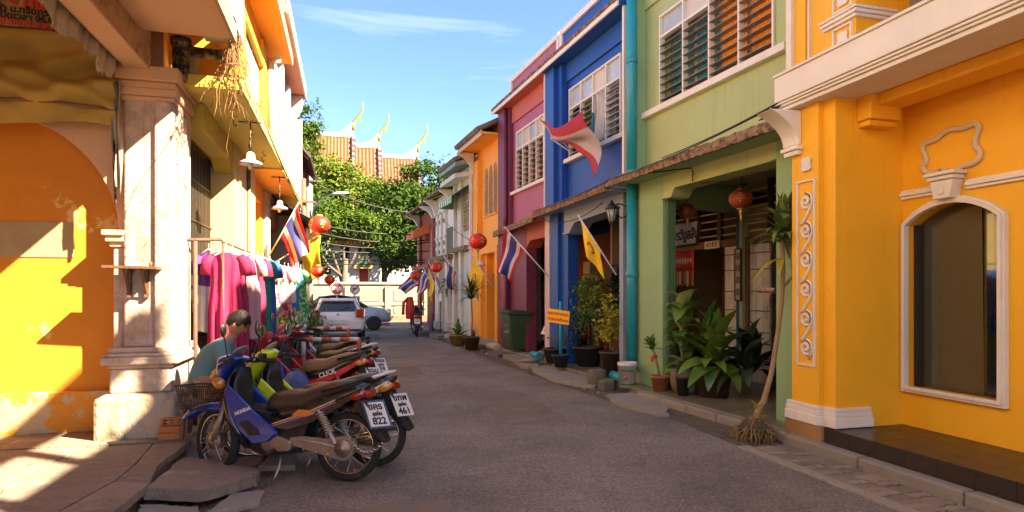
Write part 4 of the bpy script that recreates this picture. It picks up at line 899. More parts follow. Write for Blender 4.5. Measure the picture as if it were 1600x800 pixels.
# the arch
cx_, rr = -3.39, 1.19
arc = [(cx_-rr, .1)] + [(cx_-rr*math.cos(PI*i/28), 2.18+rr*math.sin(PI*i/28)) for i in range(29)] + [(cx_+rr, .1)]
put(MB().holed([(-6, .1), (-2.112, .1), (-2.112, 4.62), (-6, 4.62)], [[(p[0], p[1] if p[1] > .15 else .101) for p in arc]], 7.0, 7.18), 'arch_wall', SOFT, ah)
put(B(-6, -2.1, 7.181, 7.4, .1, 4.0), 'arch_infill', ARCH, ah)
put(B(-6, -2.225, 7.10, 7.1805, .1, .605), 'wall_plinth', ARCHP, ah, .012)
pq_ = put(B(-3.36, -2.66, 7.172, 7.186, 1.95, 2.31), 'plaque', mat('buff_plaque', (.40, .29, .15), .8, .25, 4, .2, dirt=.3, dcol=(.2, .13, .07)), ah, .01)
# beam, soffit, overhang
put(B(-2.09, -1.866, -8, 6.835, 3.835, 4.6), 'beam', BEAMR, ah, .006); put(B(-2.092, -1.865, -8, 6.83, 3.80, 3.8345), 'beam_soffit', SOFT, ah, .012)
put(B(-1.8655, -1.05, -8, 6.5, 4.07, 4.2), 'overhang', SOFT, ah, .006); put(B(-6, -2.0905, -8, 7.0, 4.62, 4.75), 'arcade_ceiling', SOFT, ah)
put(B(-1.062, -1.03, -8, 6.52, 4.04, 4.25), 'edge', mat('grimy_peach_edge', (.5, .34, .2), .9, .3, 6, .5, dirt=.5, dcol=(.06, .04, .03), dscale=8), ah, .006)
put(B(-1.4, -1.10, -8, 6.3, 4.2, 7.0), 'upper_wall', LWH, ah); put(B(-1.4, -1.03, 6.3, 6.98, 4.2, 7.0), 'upper_pilaster', LWH, ah, .01)
sh = sub('shutter', ah)
for k in range(16): put(MB().box(-1.10, -1.06, 5.2, 6.25, 4.3+k*.09, 4.31+k*.09), 'slat', LWH, sh)
put(B(-1.099, -1.05, 5.12, 5.2, 4.25, 5.8), 'stile', LWH, sh); put(B(-1.099, -1.05, 6.251, 6.299, 4.25, 5.8), 'stile', LWH, sh)
put(B(-6, -1.9, 7.4, 7.6, .1, 4.6), 'party_wall', SOFT, ah); put(B(-6, -1.41, 7.0, 7.6, 4.6, 7), 'party_wall', SOFT, ah); put(B(-6.1, -5.9, -8, 7, .1, 4.62), 'back_wall', ARCH, ah); put(B(-6, -1.4, -8, 7.4, 6.9, 7.1), 'roof', CONC, ah)
for y0 in (-6.5, -2.2): put(B(-2.15, -1.7, y0, y0+.6, .16, 3.8), 'far_pillar', PINK, ah, .03)
# drain drum and iron pipe, black with mould
dd = base('drain_drum', 'mouldy black drain drum on top of the peeling pillar', 'drain', -1.64, 7.02, 3.74)
MB().lathe([(.075, 0), (.085, .05), (.085, .36), (.10, .40), (.10, .46)], 16).build('drum', BLACKM, dd, loc=(0, 0, .02)); MB().tube([(.05, 0, .36), (.25, 0, .35), (.55, -.05, .33)], .055, 12).build('pipe', BLACKM, dd)
MB().lathe([(.11, 0), (.12, .3), (.10, .34)], 14).build('pipe_stub', PLINTH, dd, loc=(.0, .28, .1))
# dry creeper hanging from the overhang
m_ = MB(); q_ = random.Random(4)
for k in range(80):
    x = -1.06+q_.gauss(0, .035); y = 6.5+abs(q_.gauss(0, .28)); z = 4.22-q_.random()*.3; p = [(x, y, z)]; dx, dy, dz = q_.gauss(0, .04), q_.gauss(0, .05), -.06
    for j in range(q_.randint(3, 11)):
        dx = dx*.7+q_.gauss(0, .022); dy = dy*.7+q_.gauss(0, .03); dz = max(-.1, min(.05, dz+q_.gauss(-.004, .03))); x += dx*.7; y += dy*.7; z += dz; p.append((x, y, z))
    m_.tube(p, q_.uniform(.0018, .0045), 4)
tag(m_.build('dry_creeper', mat('dry_vine', (.20, .095, .03), .8, .3, 9, .2)), 'tangle of dry brown creeper hanging from the overhang edge', 'creeper', kind='stuff')
# hanging cloth banner with the painted notice
bn = base('cloth_banner', 'sagging olive brown cloth banner with red and black Thai lettering above the arch', 'banner', -3.2, 6.72, 4.5)
CLB = mat('olive_cloth', (.34, .23, .05), .85, .22, 2, .2, 30, dirt=.2, dcol=(.2, .13, .03)); CLT = mat('tan_notice_cloth', (.50, .36, .15), .85, .15, 2, .15, dirt=.15, dcol=(.33, .2, .08))
def sag(u, v):
    x = -4.6+2.47*u; z = 4.05-.85*v + .035*math.sin(u*9)*v
    w_ = .10*math.sin(6*u+9*v+2.2*math.sin(4*u)) + .06*math.sin(17*u*(.4+v)+3*v) + .03*math.sin(31*u-14*v+3*math.sin(5*v))
    return (x, 6.74 - .06*math.sin(PI*v) + w_*(.35+.65*math.sin(PI*min(1, v*1.1))), z)
put(MB().sheet(sag, 110, 50), 'drape', CLB, bn, solid=.004)
put(MB().sheet(lambda u, v: (-4.6+2.45*u, 6.70+.012*math.sin(u*11+v*3), 4.07+.52*v), 40, 6), 'notice', CLT, bn, solid=.003)
put(MB().tube([(-4.6+2.47*i/10, 6.66, 3.415-.06*i/10+.015*math.sin(i)) for i in range(11)], .016, 6), 'batten', WOOD, bn)
def note(txt, x, z, s, m, b=0): 
    o = lettering(txt, s, m, bn, Vector((x, 6.675, z)) - bn.location, (R(90), R(2), 0), bold=b, align='RIGHT'); return o
note('ร้าน โชย ดัน', -2.70, 4.285, .15, REDT, .008); note('หน้า ม.ทรินทรส', -2.63, 4.205, .085, BLACK, .003); note('เปิดเวลา 06.00', -2.60, 4.14, .085, BLACK, .003); note('แขวงเทศบาลปลู', -2.57, 4.085, .085, REDT, .003)
# ragged grey valance along the beam and its tail
def val(u, v):
    y = 3.6+3.15*u; q = random.Random(int(u*60)).random()
    return (-2.11-.04*v-.02*math.sin(u*44)*v-.015*math.sin(u*97), y, 3.98-(.31+.04*math.sin(u*23)+.07*(q-.5))*v)
vl = base('ragged_valance', 'ragged grey plastic valance hanging along the arcade beam', 'awning', -2.13, 5.2, 3.9)
GRP = mat('dirty_grey_plastic', (.42, .34, .26), .6, .3, 5, .2, streak=.5, scol=(.14, .10, .07)); put(MB().sheet(val, 90, 6), 'skirt', GRP, vl, solid=.004)
put(MB().sheet(lambda u, v: (-2.10+.0-.10*(1-v*.4)*(1-u)+.012*math.sin(u*9+v*8), 6.73+.03*math.sin(u*13)+.02*v, 3.65-.98*v-.12*u*v), 14, 10), 'tail', GRP, vl, solid=.004)
put(MB().tube([(-2.16, 6.76, 3.6), (-2.17, 6.76, 2.9), (-2.16, 6.78, 2.45)], .012, 6), 'cord', BLACKM, vl)
# bracket shelf on the pillar
sf = base('bracket_shelf', 'small brown wooden bracket shelf fixed to the peeling pillar', 'shelf', -1.98, 6.75, 1.84)
put(MB().add([(-2.23, 6.62, 1.835), (-1.76, 6.60, 1.825), (-1.76, 6.84, 1.825), (-2.23, 6.84, 1.835), (-2.23, 6.62, 1.86), (-1.76, 6.60, 1.85), (-1.76, 6.84, 1.85), (-2.23, 6.84, 1.86)], [(0,3,2,1),(4,5,6,7),(0,1,5,4),(1,2,6,5),(2,3,7,6),(3,0,4,7)]), 'board', WOOD, sf)
for x in (-2.05, -1.90): put(B(x-.018, x+.018, 6.79, 6.83, 1.55, 1.825), 'upright', WOOD, sf); put(MB().bar((x, 6.79, 1.6), (x, 6.65, 1.82), .014), 'brace', WOOD, sf)
tb = tag(B(-.045, .045, -.03, .03, 0, .045).build('tin_box', mat('blue_white_tin', (.35, .42, .5), .35, .3, 30), None, .004, loc=(-1.98, 6.72, 1.856)), 'small pale blue tin on the bracket shelf', 'tin')
tag(MB().lathe([(.014, 0), (.016, .04), (.01, .045)], 10).build('incense_cup', WOOD, None, loc=(-1.84, 6.72, 1.853)), 'little brown cup at the end of the bracket shelf', 'cup')
# bricks at the foot of the pillar
for k, (x, y, z, rz, h) in enumerate([(-1.62, 6.52, .2, .2, .06), (-1.61, 6.55, .262, -.15, .055), (-1.62, 6.62, .32, .1, .07)]):
    mm = B(-.1, .1, -.05, .05, 0, h); o = mm.build('loose_brick', mat('orange_brick', (.50, .19, .06), .85, .25, 6, .3, rnd=.1), None, .008, loc=(x, y, z), rot=(0, 0, rz))
    tag(o, ['lowest orange brick of the little pile by the pillar foot', 'middle orange brick of the little pile by the pillar foot', 'topmost perforated brick of the little pile by the pillar foot'][k], 'brick', 'bricks at the pillar foot')
    if k == 2:
        for a in range(3):
            for b in range(2): B(-.075+a*.06, -.04+a*.06, -.052, -.0505, .012+b*.028, .03+b*.028).build('hole', BLACKM, o)
# ================================================================ olive yellow house with folding gate
oh = base('shophouse', 'olive and cream house with dark folding gate and yellow window surround', 'house', -1.8, 9.0)
put(B(-6, -1.62, 7.6, 11.2, -.05, .84), 'plinth', CREAM, oh, .012); put(B(-1.618, -1.45, 7.75, 9.4, .0, .42), 'step', CONCL, oh, .012)
put(B(-1.80, -1.06, 6.98, 11.2, 3.73, 3.85), 'overhang', OLIVE, oh); put(B(-1.06, -1.035, 6.98, 11.2, 3.71, 3.88), 'edge', mat('grimy_yellow_edge', (.46, .36, .13), .85, .3, 6, .4, dirt=.5, dcol=(.07, .05, .03), dscale=8), oh)
put(B(-1.80, -1.55, 7.6, 9.5, 3.45, 3.73), 'beam', OLIVE, oh, .008); put(MB().prism([(9.2, 3.45), (9.5, 3.28), (9.5, 3.45)], -1.79, -1.56, 'x'), 'haunch', OLIVE, oh, .006)
ga = sub('folding_gate', oh); m_ = MB()
for k in range(30): m_.box(-1.86, -1.835, 7.05+k*.082, 7.085+k*.082, .85, 3.45)
for z in (1.0, 1.5, 2.0, 2.5, 3.0, 3.4): m_.box(-1.833, -1.825, 7.05, 9.5, z-.012, z+.012)
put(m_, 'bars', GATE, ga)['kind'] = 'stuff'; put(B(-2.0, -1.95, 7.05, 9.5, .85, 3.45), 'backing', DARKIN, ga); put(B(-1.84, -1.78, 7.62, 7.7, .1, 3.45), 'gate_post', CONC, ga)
put(B(-6, -1.53, 9.5, 10.62, -.05, 3.73), 'pier', CREAM, oh, .008); put(B(-1.62, -1.50, 9.78, 9.9, .8, 3.45), 'pier_strip', CREAM, oh, .006)
put(MB().tube([(-1.51, 10.66, .3), (-1.51, 10.66, 3.7)], .035, 8), 'downpipe', mat('grimy_pipe', (.14, .10, .06), .7, .3, 5), oh)
put(B(-6, -1.2, 7.6, 11.2, 3.85, 5.5), 'upper_wall', ORNG, oh); ws = sub('window', oh)
put(B(-1.199, -1.06, 7.0, 7.3, 3.86, 4.72), 'surround', YELB, ws, .008); put(B(-1.199, -1.06, 8.85, 9.2, 3.86, 4.72), 'surround', YELB, ws, .008); put(B(-1.199, -1.06, 7.301, 8.849, 4.62, 4.72), 'surround', YELB, ws, .008)
for k in range(4): put(B(-1.198, -1.12, 7.32+k*.385, 7.67+k*.385, 3.95, 4.61), 'shutter_leaf', mat('ivory_shutter', (.6, .52, .34), .6, .15, 4, .1, streak=.3, scol=(.35, .26, .14)), ws, .006)
put(B(-1.4, -.87, 6.98, 10.75, 5.37, 5.47), 'eave', ORNG, oh); put(B(-.869, -.84, 6.98, 10.76, 5.35, 5.52), 'fascia', mat('peach_fascia', (.66, .4, .22), .7), oh)
put(MB().tube([(-1.0, 10.1, 5.2), (-1.12, 10.2, 5.18), (-1.13, 10.2, 5.0), (-1.13, 10.2, 3.9)], .055, 10), 'white_downpipe', LWH, oh)
put(B(-1.199, -1.16, 9.6, 10.0, 3.86, 5.3), 'pilaster', YELB, oh)
for k in range(9): put(MB().tube([(-1.2-.07*(k % 3), 7.4+k*.42, 3.735), (-1.2-.07*(k % 3), 7.4+k*.42, 3.68), (-1.18-.07*(k % 3), 7.42+k*.42, 3.66), (-1.17-.07*(k % 3), 7.44+k*.42, 3.69)], .006, 5), 'hook', BLACKM, oh)
# ================================================================ orange and salmon house
sh_ = base('shophouse', 'salmon and white house with orange ground floor beyond the olive house', 'house', -1.7, 13.5)
put(B(-1.9, -1.06, 11.2, 16.1, 3.70, 3.80), 'overhang', ORNG, sh_); put(B(-1.06, -1.03, 11.2, 16.1, 3.68, 3.84), 'edge', MATS['grimy_yellow_edge'], sh_)
put(B(-6, -1.50, 10.72, 11.35, -.05, 3.7), 'pier', mat('ivory_yellow', (.76, .6, .3), .7, .08, 2, .1), sh_, .008); put(B(-6, -2.0, 11.35, 16.1, -.05, 3.7), 'lower_wall', ORNG, sh_)
put(B(-6, -1.62, 13.0, 13.45, -.05, 3.7), 'pier', ORNG, sh_, .008); put(B(-6, -1.55, 13.45, 14.0, -.05, 3.7), 'pier', LWH, sh_, .008); put(B(-1.9, -1.6, 11.35, 13.0, 3.35, 3.7), 'beam', ORNG, sh_); put(B(-1.95, -1.6, 14.0, 16.1, 3.1, 3.7), 'beam', SALM, sh_)
g2 = sub('folding_gate', sh_); m_ = MB()
for k in range(20): m_.box(-1.83, -1.80, 14.02+k*.1, 14.06+k*.1, .1, 3.1)
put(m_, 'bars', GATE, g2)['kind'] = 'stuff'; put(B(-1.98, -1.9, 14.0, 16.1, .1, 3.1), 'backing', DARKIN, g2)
put(B(-6, -1.3, 11.2, 16.1, 3.8, 6.5), 'upper_wall', mat('pink_white_wall', (.50, .34, .27), .7, .12, 2, .1, dirt=.15, dcol=(.45, .27, .2)), sh_)
for k in range(3): put(B(-1.299, -1.2, 11.5+k*1.5, 11.75+k*1.5, 3.8, 6.2), 'pilaster', LWH, sh_, .01); put(B(-1.299, -1.25, 11.8+k*1.5, 12.95+k*1.5, 4.1, 5.4), 'shutter', SALM, sh_); put(B(-1.299, -1.1, 11.5+k*1.5, 12.95+k*1.5, 3.95, 4.05), 'sill', LWH, sh_)
put(MB().prism([(-1.3, 5.7), (-1.28, 5.7), (-1.05, 6.1), (-1.0, 6.4), (-1.3, 6.4)], 15.8, 16.1, 'y' if 0 else 'y'), 'bracket', LWH, sh_)
put(B(-1.6, -.98, 11.2, 16.15, 6.42, 6.56), 'eave', SALM, sh_); put(B(-.979, -.94, 11.2, 16.16, 6.40, 6.68), 'fascia', LWH, sh_); put(B(-6, -1.0, 11.2, 16.1, 6.56, 6.7), 'roof', CONC, sh_)
# ================================================================ old timber house with tin roof
th = base('timber_house', 'old timber upper storey under a dark slanting tin roof', 'house', -1.5, 17.6)
put(B(-6, -1.35, 16.12, 19.5, -.05, 3.5), 'lower_wall', LWH, th); put(B(-6, -1.12, 16.3, 19.4, 3.5, 5.6), 'upper_wall', mat('red_timber', (.22, .07, .04), .75, .25, 5, .2), th)
for k in range(8): put(B(-1.118, -1.09, 16.32+k*.385, 16.68+k*.385, 3.55, 4.6), 'plank', MATS['red_timber'] if k % 3 else TIMB, th)
put(B(-1.3, -1.05, 16.14, 16.28, 3.3, 5.9), 'post', LWH, th); put(B(-1.25, -1.06, 19.3, 19.45, .0, 5.2), 'post', LWH, th)
put(MB().prism([(-2.4, 6.75), (-.86, 4.98), (-.83, 5.03), (-2.4, 6.83)], 16.2, 19.6, 'y'), 'roof', mat('dark_tin', (.06, .045, .04), .7, .3, 4, .2), th)
for k in range(6): put(MB().bar((-2.2, 16.4+k*.58, 6.45), (-.92, 16.4+k*.58, 4.98), .03), 'rafter', TIMB, th)
put(MB().prism([(-1.35, 3.3), (-.9, 3.2), (-.9, 3.28), (-1.35, 3.42)], 16.1, 19.5, 'y'), 'canopy', SALM, th)
lw = base('wall', 'low whitewashed wall behind the bush past the timber house', 'wall', -1.5, 21.5)
put(B(-1.7, -1.5, 19.6, 24.0, 0, 2.3), 'panel', LWH, lw); put(B(-1.75, -1.45, 19.6, 24.0, 2.3, 2.4), 'coping', OFFW, lw)
# black tarpaulin awning on struts
ta = base('tarpaulin_awning', 'black tarpaulin awning slanting down from the salmon house on thin struts', 'awning', -1.5, 15.5, 3.4)
put(MB().sheet(lambda u, v: (-1.62+1.25*u, 13.9+2.4*v+.9*u, 3.78-.62*u-.10*math.sin(PI*u)-.05*math.sin(PI*v)), 14, 10), 'sheet', mat('black_tarp', (.03, .025, .022), .6, .3, 4, .2), ta, solid=.012)
for y in (14.3, 16.2): put(MB().bar((-1.5, y-.4, 2.2), (-.42, y+.85, 3.08), .016, 6), 'strut', BLACKM, ta)
put(MB().bar((-.37, 14.8, 3.13), (-.37, 17.2, 3.13), .018, 6), 'front_rail', BLACKM, ta)
# pendant lamps with white frilled shades
def pend(x, y, z, ztop, label):
    p = base('pendant_lamp', label, 'lamp', x, y, z, 'pendant lamps under the left overhangs')
    MB().tube([(0, 0, .08), (0, 0, ztop-z)], .008, 6).build('rod', BLACKM, p); MB().lathe([(.02, .14), (.045, .12), (.05, .05), (.12, .01), (.125, -.015), (.05, .0)], 20, ribs=10, ramp=.12).build('shade', WHT, p)
    MB().ell((0, 0, -.035), (.035, .035, .045), 10, 8).build('bulb', mat('glass_bulb', (.6, .58, .5), .1), p); MB().tube([(-.14, 0, ztop-z-.02), (.14, 0, ztop-z-.02)], .01, 6).build('bracket', BLACKM, p)
pend(-1.14, 8.2, 3.2, 3.73, 'white frilled pendant lamp under the olive yellow overhang'); pend(-1.15, 11.8, 3.12, 3.7, 'white frilled pendant lamp under the orange overhang, further off')
# ---------------------------------------------------------------- the far end: temple wall, hall roofs, trees
tw = base('temple_wall', 'cream panelled boundary wall across the end of the street', 'wall', 1.5, 31.6)
CW = mat('cream_wall', (.40, .31, .205), .75, .1, 1.5, .1, dirt=.1, dcol=(.4, .32, .22), streak=.2, scol=(.38, .3, .2)); CP = mat('speckled_panel', (.33, .27, .18), .9, .3, 14, .5, 60)
put(B(-16, 22, 31.5, 31.75, .1, 2.0), 'panel_wall', CW, tw); put(B(-16, 22, 31.42, 31.8, 2.0, 2.12), 'coping', CW, tw, .02); put(B(-16, 22, 31.40, 31.499, .1, .42), 'foot', mat('brick_foot', (.30, .15, .09), .85, .3, 8, .3), tw); put(B(-16, 22, 31.44, 31.499, .95, 1.08), 'band', CW, tw, .01)
for k in range(14):
    x = -11.6+k*1.95
    put(B(x-.14, x+.14, 31.40, 31.4995, .421, 1.9), 'pilaster', CW, tw, .01)
    for (a, b) in ((.52, .90), (1.16, 1.8)): put(MB().prism([(x+.3, a+.06), (x+.36, a), (x+1.6, a), (x+1.66, a+.06), (x+1.66, b-.06), (x+1.6, b), (x+.36, b), (x+.3, b-.06)], 31.47, 31.4995, 'y'), 'panel', CP, tw, .01)
fp = struct(B(-60, 60, 30.2, 31.5, -.1, .13).build('far_pavement', CONCL)); RW_ = [mat('kerb_red', (.5, .12, .07), .8, .2, 5, .1), mat('kerb_white', (.66, .6, .5), .8, .2, 5, .1)]
for k in range(22): B(-.5, .5, 30.05, 30.2, -.1, .14).build('kerb_stone', RW_[k % 2], fp, .015, loc=(-8.5+k*1.005, 0, 0))
# temple hall: three telescoped roofs stepping down to the right
tp = base('temple_hall', 'temple hall with three stepped orange tiled roofs and gilded finials', 'temple', 1.0, 54)
TIL = mat('orange_roof_tile', (.19, .052, .008), .7, .35, 3, .2, 20, rnd=.1, dirt=.2, dcol=(.09, .03, .008)); RWH = mat('temple_white', (.40, .38, .37), .6, .08, 2, .05); GLD = mat('gilded', (.55, .40, .10), .3, .25, 6, .1, metal=.7); CHR = mat('barge_red', (.34, .05, .05), .6)
def tier(x0, x1, zr, ye, ze, yr, flare=True):
    t = sub('roof_tier', tp); n = int((x1-x0)/.26); m = MB(); s_ = (x1-x0)/n
    yl, zl = ye, ze
    def pt(v): # concave sweep of a Thai roof, eave to ridge
        return (yl+(yr-yl)*v, zl+(zr-zl)*(v**1.25))
    for k in range(n):
        xa = x0+k*s_
        for r_ in range(10):
            (ya, za), (yb, zb) = pt(r_/10), pt((r_+1)/10)
            
            h = .045
            m.add([(xa, ya, za), (xa+s_*.5, ya-h, za+h), (xa+s_, ya, za), (xa+s_, yb, zb), (xa+s_*.5, yb-h*.7, zb+h*.7), (xa, yb, zb)], [(0, 1, 4, 5), (1, 2, 3, 4)])
    o = put(m, 'tile_rows', TIL, t); o['kind'] = 'stuff'
    put(B(x0, x1, yr+.02, 2*yr-ye, ze, ze+.2), 'back_slope', TIL, t)
    # ridge that sweeps up towards the finial
    pr = [(x0, zr-.15)] + [(x1-2.2+2.2*(i/8), zr-.1) for i in range(1)] ; top = []
    for i in range(13):
        u = i/12; x = x0+(x1-.1-x0)*u; d = max(0, (x-(x1-1.7))/1.65); top.append((x, zr+.22+1.0*d**2.6))
    put(MB().prism([(x0, zr-.12)] + [(x1, zr-.12)] + [(x1, zr+1.1)] + list(reversed(top)), yr-.14, yr+.14, 'y'), 'ridge', RWH, t)
    bp = [(x1-.02, *pt(i/12)) for i in range(13)]
    put(MB().tube([(a, b-.1, c+.08) for a, b, c in bp], .12, 6), 'bargeboard', RWH, t)
    m = MB()
    for i in range(20):
        y, z = pt(i/20); m.box(x1-.10, x1+.20, y-.30, y-.02, z+.02, z+.20)
    put(m, 'bargeboard_teeth', CHR, t)['kind'] = 'stuff'
    # chofa finial: a long S of gilt
    c = [(x1-.05, 0, zr+.5), (x1+.0, 0, zr+.95), (x1+.08, 0, zr+1.25), (x1+.34, 0, zr+1.6), (x1+.62, 0, zr+1.95), (x1+.78, 0, zr+2.35), (x1+.80, 0, zr+2.7), (x1+.72, 0, zr+3.05)]
    put(MB().tube([(a, yr, b) for a, _, b in c], [.18, .17, .10, .12, .10, .08, .05, .01], 8), 'finial', GLD, t)
    put(MB().add([(x1+.3, yr, zr+1.5), (x1+.66, yr, zr+1.3), (x1+.55, yr, zr+1.85)], [(0, 1, 2)]), 'finial_crest', GLD, t, solid=.15)
tier(-10, .6, 14.5, 48.0, 6.5, 52.5); tier(.65, 2.7, 13.7, 47.9, 6.2, 52.4); tier(2.75, 5.9, 12.95, 47.8, 6.0, 52.3)
put(B(-10, 5.6, 48.8, 56, .1, 6.6), 'walls', RWH, tp)
# small gate pavilion behind the wall
gp = base('gate_pavilion', 'small white and gold temple gate pavilion with red doors behind the wall', 'pavilion', .3, 35.5)
for x in (-.55, .42, 1.5): put(B(x-.22, x+.28, 34.5, 36.5, .1, 4.1), 'column', RWH, gp, .03)
put(B(-.9, 1.8, 34.4, 36.6, 4.1, 4.4), 'lintel', mat('ochre_gold', (.55, .27, .05), .5, .3, 5, .2), gp); put(B(.65, 1.27, 34.9, 35.0, .1, 3.2), 'door', mat('temple_red', (.42, .03, .02), .5), gp)
for x in (.655, 1.2): put(B(x, x+.07, 34.82, 34.9, .1, 3.2), 'door_frame', GLD, gp)
for (x, z, h) in ((-.55, 2.9, 1.0), (.95, 2.9, 1.3)): put(MB().prism([(x-.55, z), (x+.55, z), (x, z+h)], 34.2, 34.4, 'y'), 'pediment', mat('dull_gilt', (.28, .19, .06), .5, .4, 9, .3), gp); put(MB().prism([(x-.35, z+.12), (x+.35, z+.12), (x, z+h*.7)], 34.15, 34.199, 'y'), 'tympanum', mat('green_glass_inlay', (.06, .10, .05), .3, .5, 12), gp)
for k, (x0, x1, z0) in enumerate(((-.8, 1.7, 4.4),)): put(MB().prism([(x0, z0), (x1, z0), (x1-.5, z0+.7), (x0+.5, z0+.7)], 34.6, 36.4, 'y'), 'roof_tier', TIL, gp)
put(MB().lathe([(.3, 0), (.2, .6), (.08, 1.4), (.0, 2.2)], 10, c=(.4, 35.5, 5.0)), 'spire', GLD, gp)
# ---------------------------------------------------------------- trees
LEAF_Y = leafmat('sunny_leaves', (.030, .068, .009), (.12, .17, .016), rough=.75, trl=.28, spec=.12); LEAF_D = leafmat('deep_leaves', (.02, .052, .010), (.075, .125, .014), rough=.75, trl=.25, spec=.12); BARK = mat('grey_bark', (.12, .09, .065), .9, .3, 4, .6, 20)
def leaf_cloud(name, blobs, n, size, m, parent, seed=1, flat=.35):
    """many small leaf faces gathered in clumps through the crown's volume"""
    r = np.random.default_rng(seed); V = []; F = []
    w_ = np.array([b[3]*b[4]*b[5] for b in blobs])**.75; w_ /= w_.sum(); clumps = []
    nc = max(20, n//45)
    which = r.choice(len(blobs), nc, p=w_); d = r.normal(size=(nc, 3)); d /= np.linalg.norm(d, axis=1)[:, None]; rad = r.uniform(.45, 1.05, nc)**.6
    B_ = np.array(blobs); cc = B_[which, :3] + d*rad[:, None]*B_[which, 3:6]
    k = r.integers(0, nc, n); cs = size*r.uniform(1.5, 3.3, nc)
    p = cc[k] + np.clip(r.normal(size=(n, 3)), -2, 2)*np.array([.5, .5, .34])*cs[k][:, None]
    nrm = d[k]*.6 + r.normal(size=(n, 3))*.55 + np.array([0, 0, flat+.25]); nrm /= np.linalg.norm(nrm, axis=1)[:, None]
    a = np.cross(nrm, r.normal(size=(n, 3))); a /= np.linalg.norm(a, axis=1)[:, None]; b = np.cross(nrm, a)
    L_ = size*r.uniform(.6, 1.25, n)[:, None]; W_ = L_*.42
    P = np.stack([p-a*L_*.5, p+b*W_*.5+nrm*L_*.06, p+a*L_*.5, p-b*W_*.5+nrm*L_*.06], 1).reshape(-1, 3)
    me = bpy.data.meshes.new(name); me.vertices.add(4*n); me.vertices.foreach_set('co', P.ravel()); me.loops.add(4*n); me.loops.foreach_set('vertex_index', np.arange(4*n)); me.polygons.add(n); me.polygons.foreach_set('loop_start', np.arange(n)*4); me.polygons.foreach_set('loop_total', np.full(n, 4)); me.update(calc_edges=True); me.materials.append(m)
    o = bpy.data.objects.new(name, me); COL.objects.link(o); o.parent = parent
    return o
def tree(x, y, blobs, n, size, m, label, h, seed, group='trees along the temple wall'):
    t = thing('tree', label, 'tree', (x, y, 0), 0, group); q = random.Random(seed); tr = MB()
    top = Vector((0, 0, h)); tr.tube([(0, 0, 0), (q.uniform(-.1, .1), 0, h*.4), (q.uniform(-.2, .2), 0, h*.75)], [.26, .19, .12], 8)
    for b in blobs:
        s_ = Vector((0, 0, h*q.uniform(.35, .6))); e = Vector(b[:3]); mid = (s_+e)/2+Vector((0, 0, -.3)); tr.tube([s_, mid, e], [.11, .07, .03], 6)
    tr.build('trunk', BARK, t); leaf_cloud('crown', blobs, n, size, m, t, seed); return t
tree(-.7, 37.5, [(-1.6, 0, 6.6, 2.3, 2.2, 2.2), (.6, -.6, 7.3, 2.0, 1.9, 1.7), (2.0, .2, 6.6, 2.0, 1.9, 2.0), (-.4, -.3, 4.4, 2.6, 2.2, 1.7), (2.2, -.4, 4.6, 1.7, 1.8, 1.4), (-.2, 0, 8.6, 1.3, 1.3, .9)], 21000, .30, LEAF_Y, 'broad yellow-green tree beside the lamp post, left of the temple roofs', 8, 11)
tree(2.3, 38.5, [(0, 0, 5.6, 1.8, 1.8, 1.5), (1.3, .2, 5.7, 1.5, 1.6, 1.4), (-.3, -.5, 4.9, 2.1, 1.8, 1.2), (1.6, -.4, 4.5, 1.5, 1.7, 1.1)], 13000, .28, LEAF_Y, 'lower bushy green tree in front of the middle temple roof', 6, 12)
tree(4.7, 36.0, [(0, 0, 7.4, 2.3, 2.1, 1.9), (-1.8, -.5, 6.3, 1.9, 1.9, 1.7), (1.8, .2, 6.9, 2.3, 2.0, 2.0), (-1.5, -.6, 4.6, 2.1, 1.9, 1.5), (.8, -.6, 4.9, 2.3, 2.0, 1.8), (-2.6, -.8, 4.2, 1.3, 1.4, 1.3), (2.8, 0, 8.2, 1.5, 1.4, 1.0)], 23000, .30, LEAF_D, 'large dark green tree on the right, behind the red corner house', 9, 13)
tree(-2.9, 41, [(0, 0, 10.5, 1.5, 1.4, 2.1), (.2, 0, 12.4, .9, .9, 1.3), (-.6, 0, 8.6, 1.6, 1.4, 1.8)], 9000, .28, LEAF_Y, 'tall slender tree rising behind the timber house roof', 12, 14)
tree(-6.5, 37, [(0, 0, 6, 2.5, 2, 2.4), (1, 0, 4, 2.4, 2, 1.8)], 9000, .32, LEAF_D, 'dark tree behind the left-hand houses', 7, 15)
tree(4.3, 33.6, [(0, 0, 4.0, 1.1, .8, 1.0), (.9, 0, 3.4, .9, .7, .9), (.4, 0, 4.8, .9, .7, .7)], 5000, .22, LEAF_D, 'small leafy tree leaning over the cream wall', 4.5, 16)
tree(-.1, 33.4, [(0, 0, 5.3, 1.2, .8, .7), (-1.0, .2, 5.6, 1.1, .8, .9), (1.1, .1, 5.2, 1.0, .8, .7), (-1.5, 0, 4.2, .7, .6, .9)], 8000, .22, LEAF_D, 'low shady tree spreading over the gate pavilion roof', 4.5, 17)
# bush at the foot of the whitewashed wall
bu = thing('bush', 'bright green bush in front of the whitewashed wall beside the white car', 'bush', (-1.15, 18.6, 0)); leaf_cloud('foliage', [(0, 0, .75, .42, .55, .55), (.05, .9, .6, .36, .5, .5), (-.05, -.5, .5, .3, .4, .45)], 2600, .13, leafmat('bush_leaves', (.07, .13, .012), (.19, .23, .02)), bu, 21)
MB().tube([(0, 0, 0), (0, 0, .7)], .03, 6).build('stem', BARK, bu)
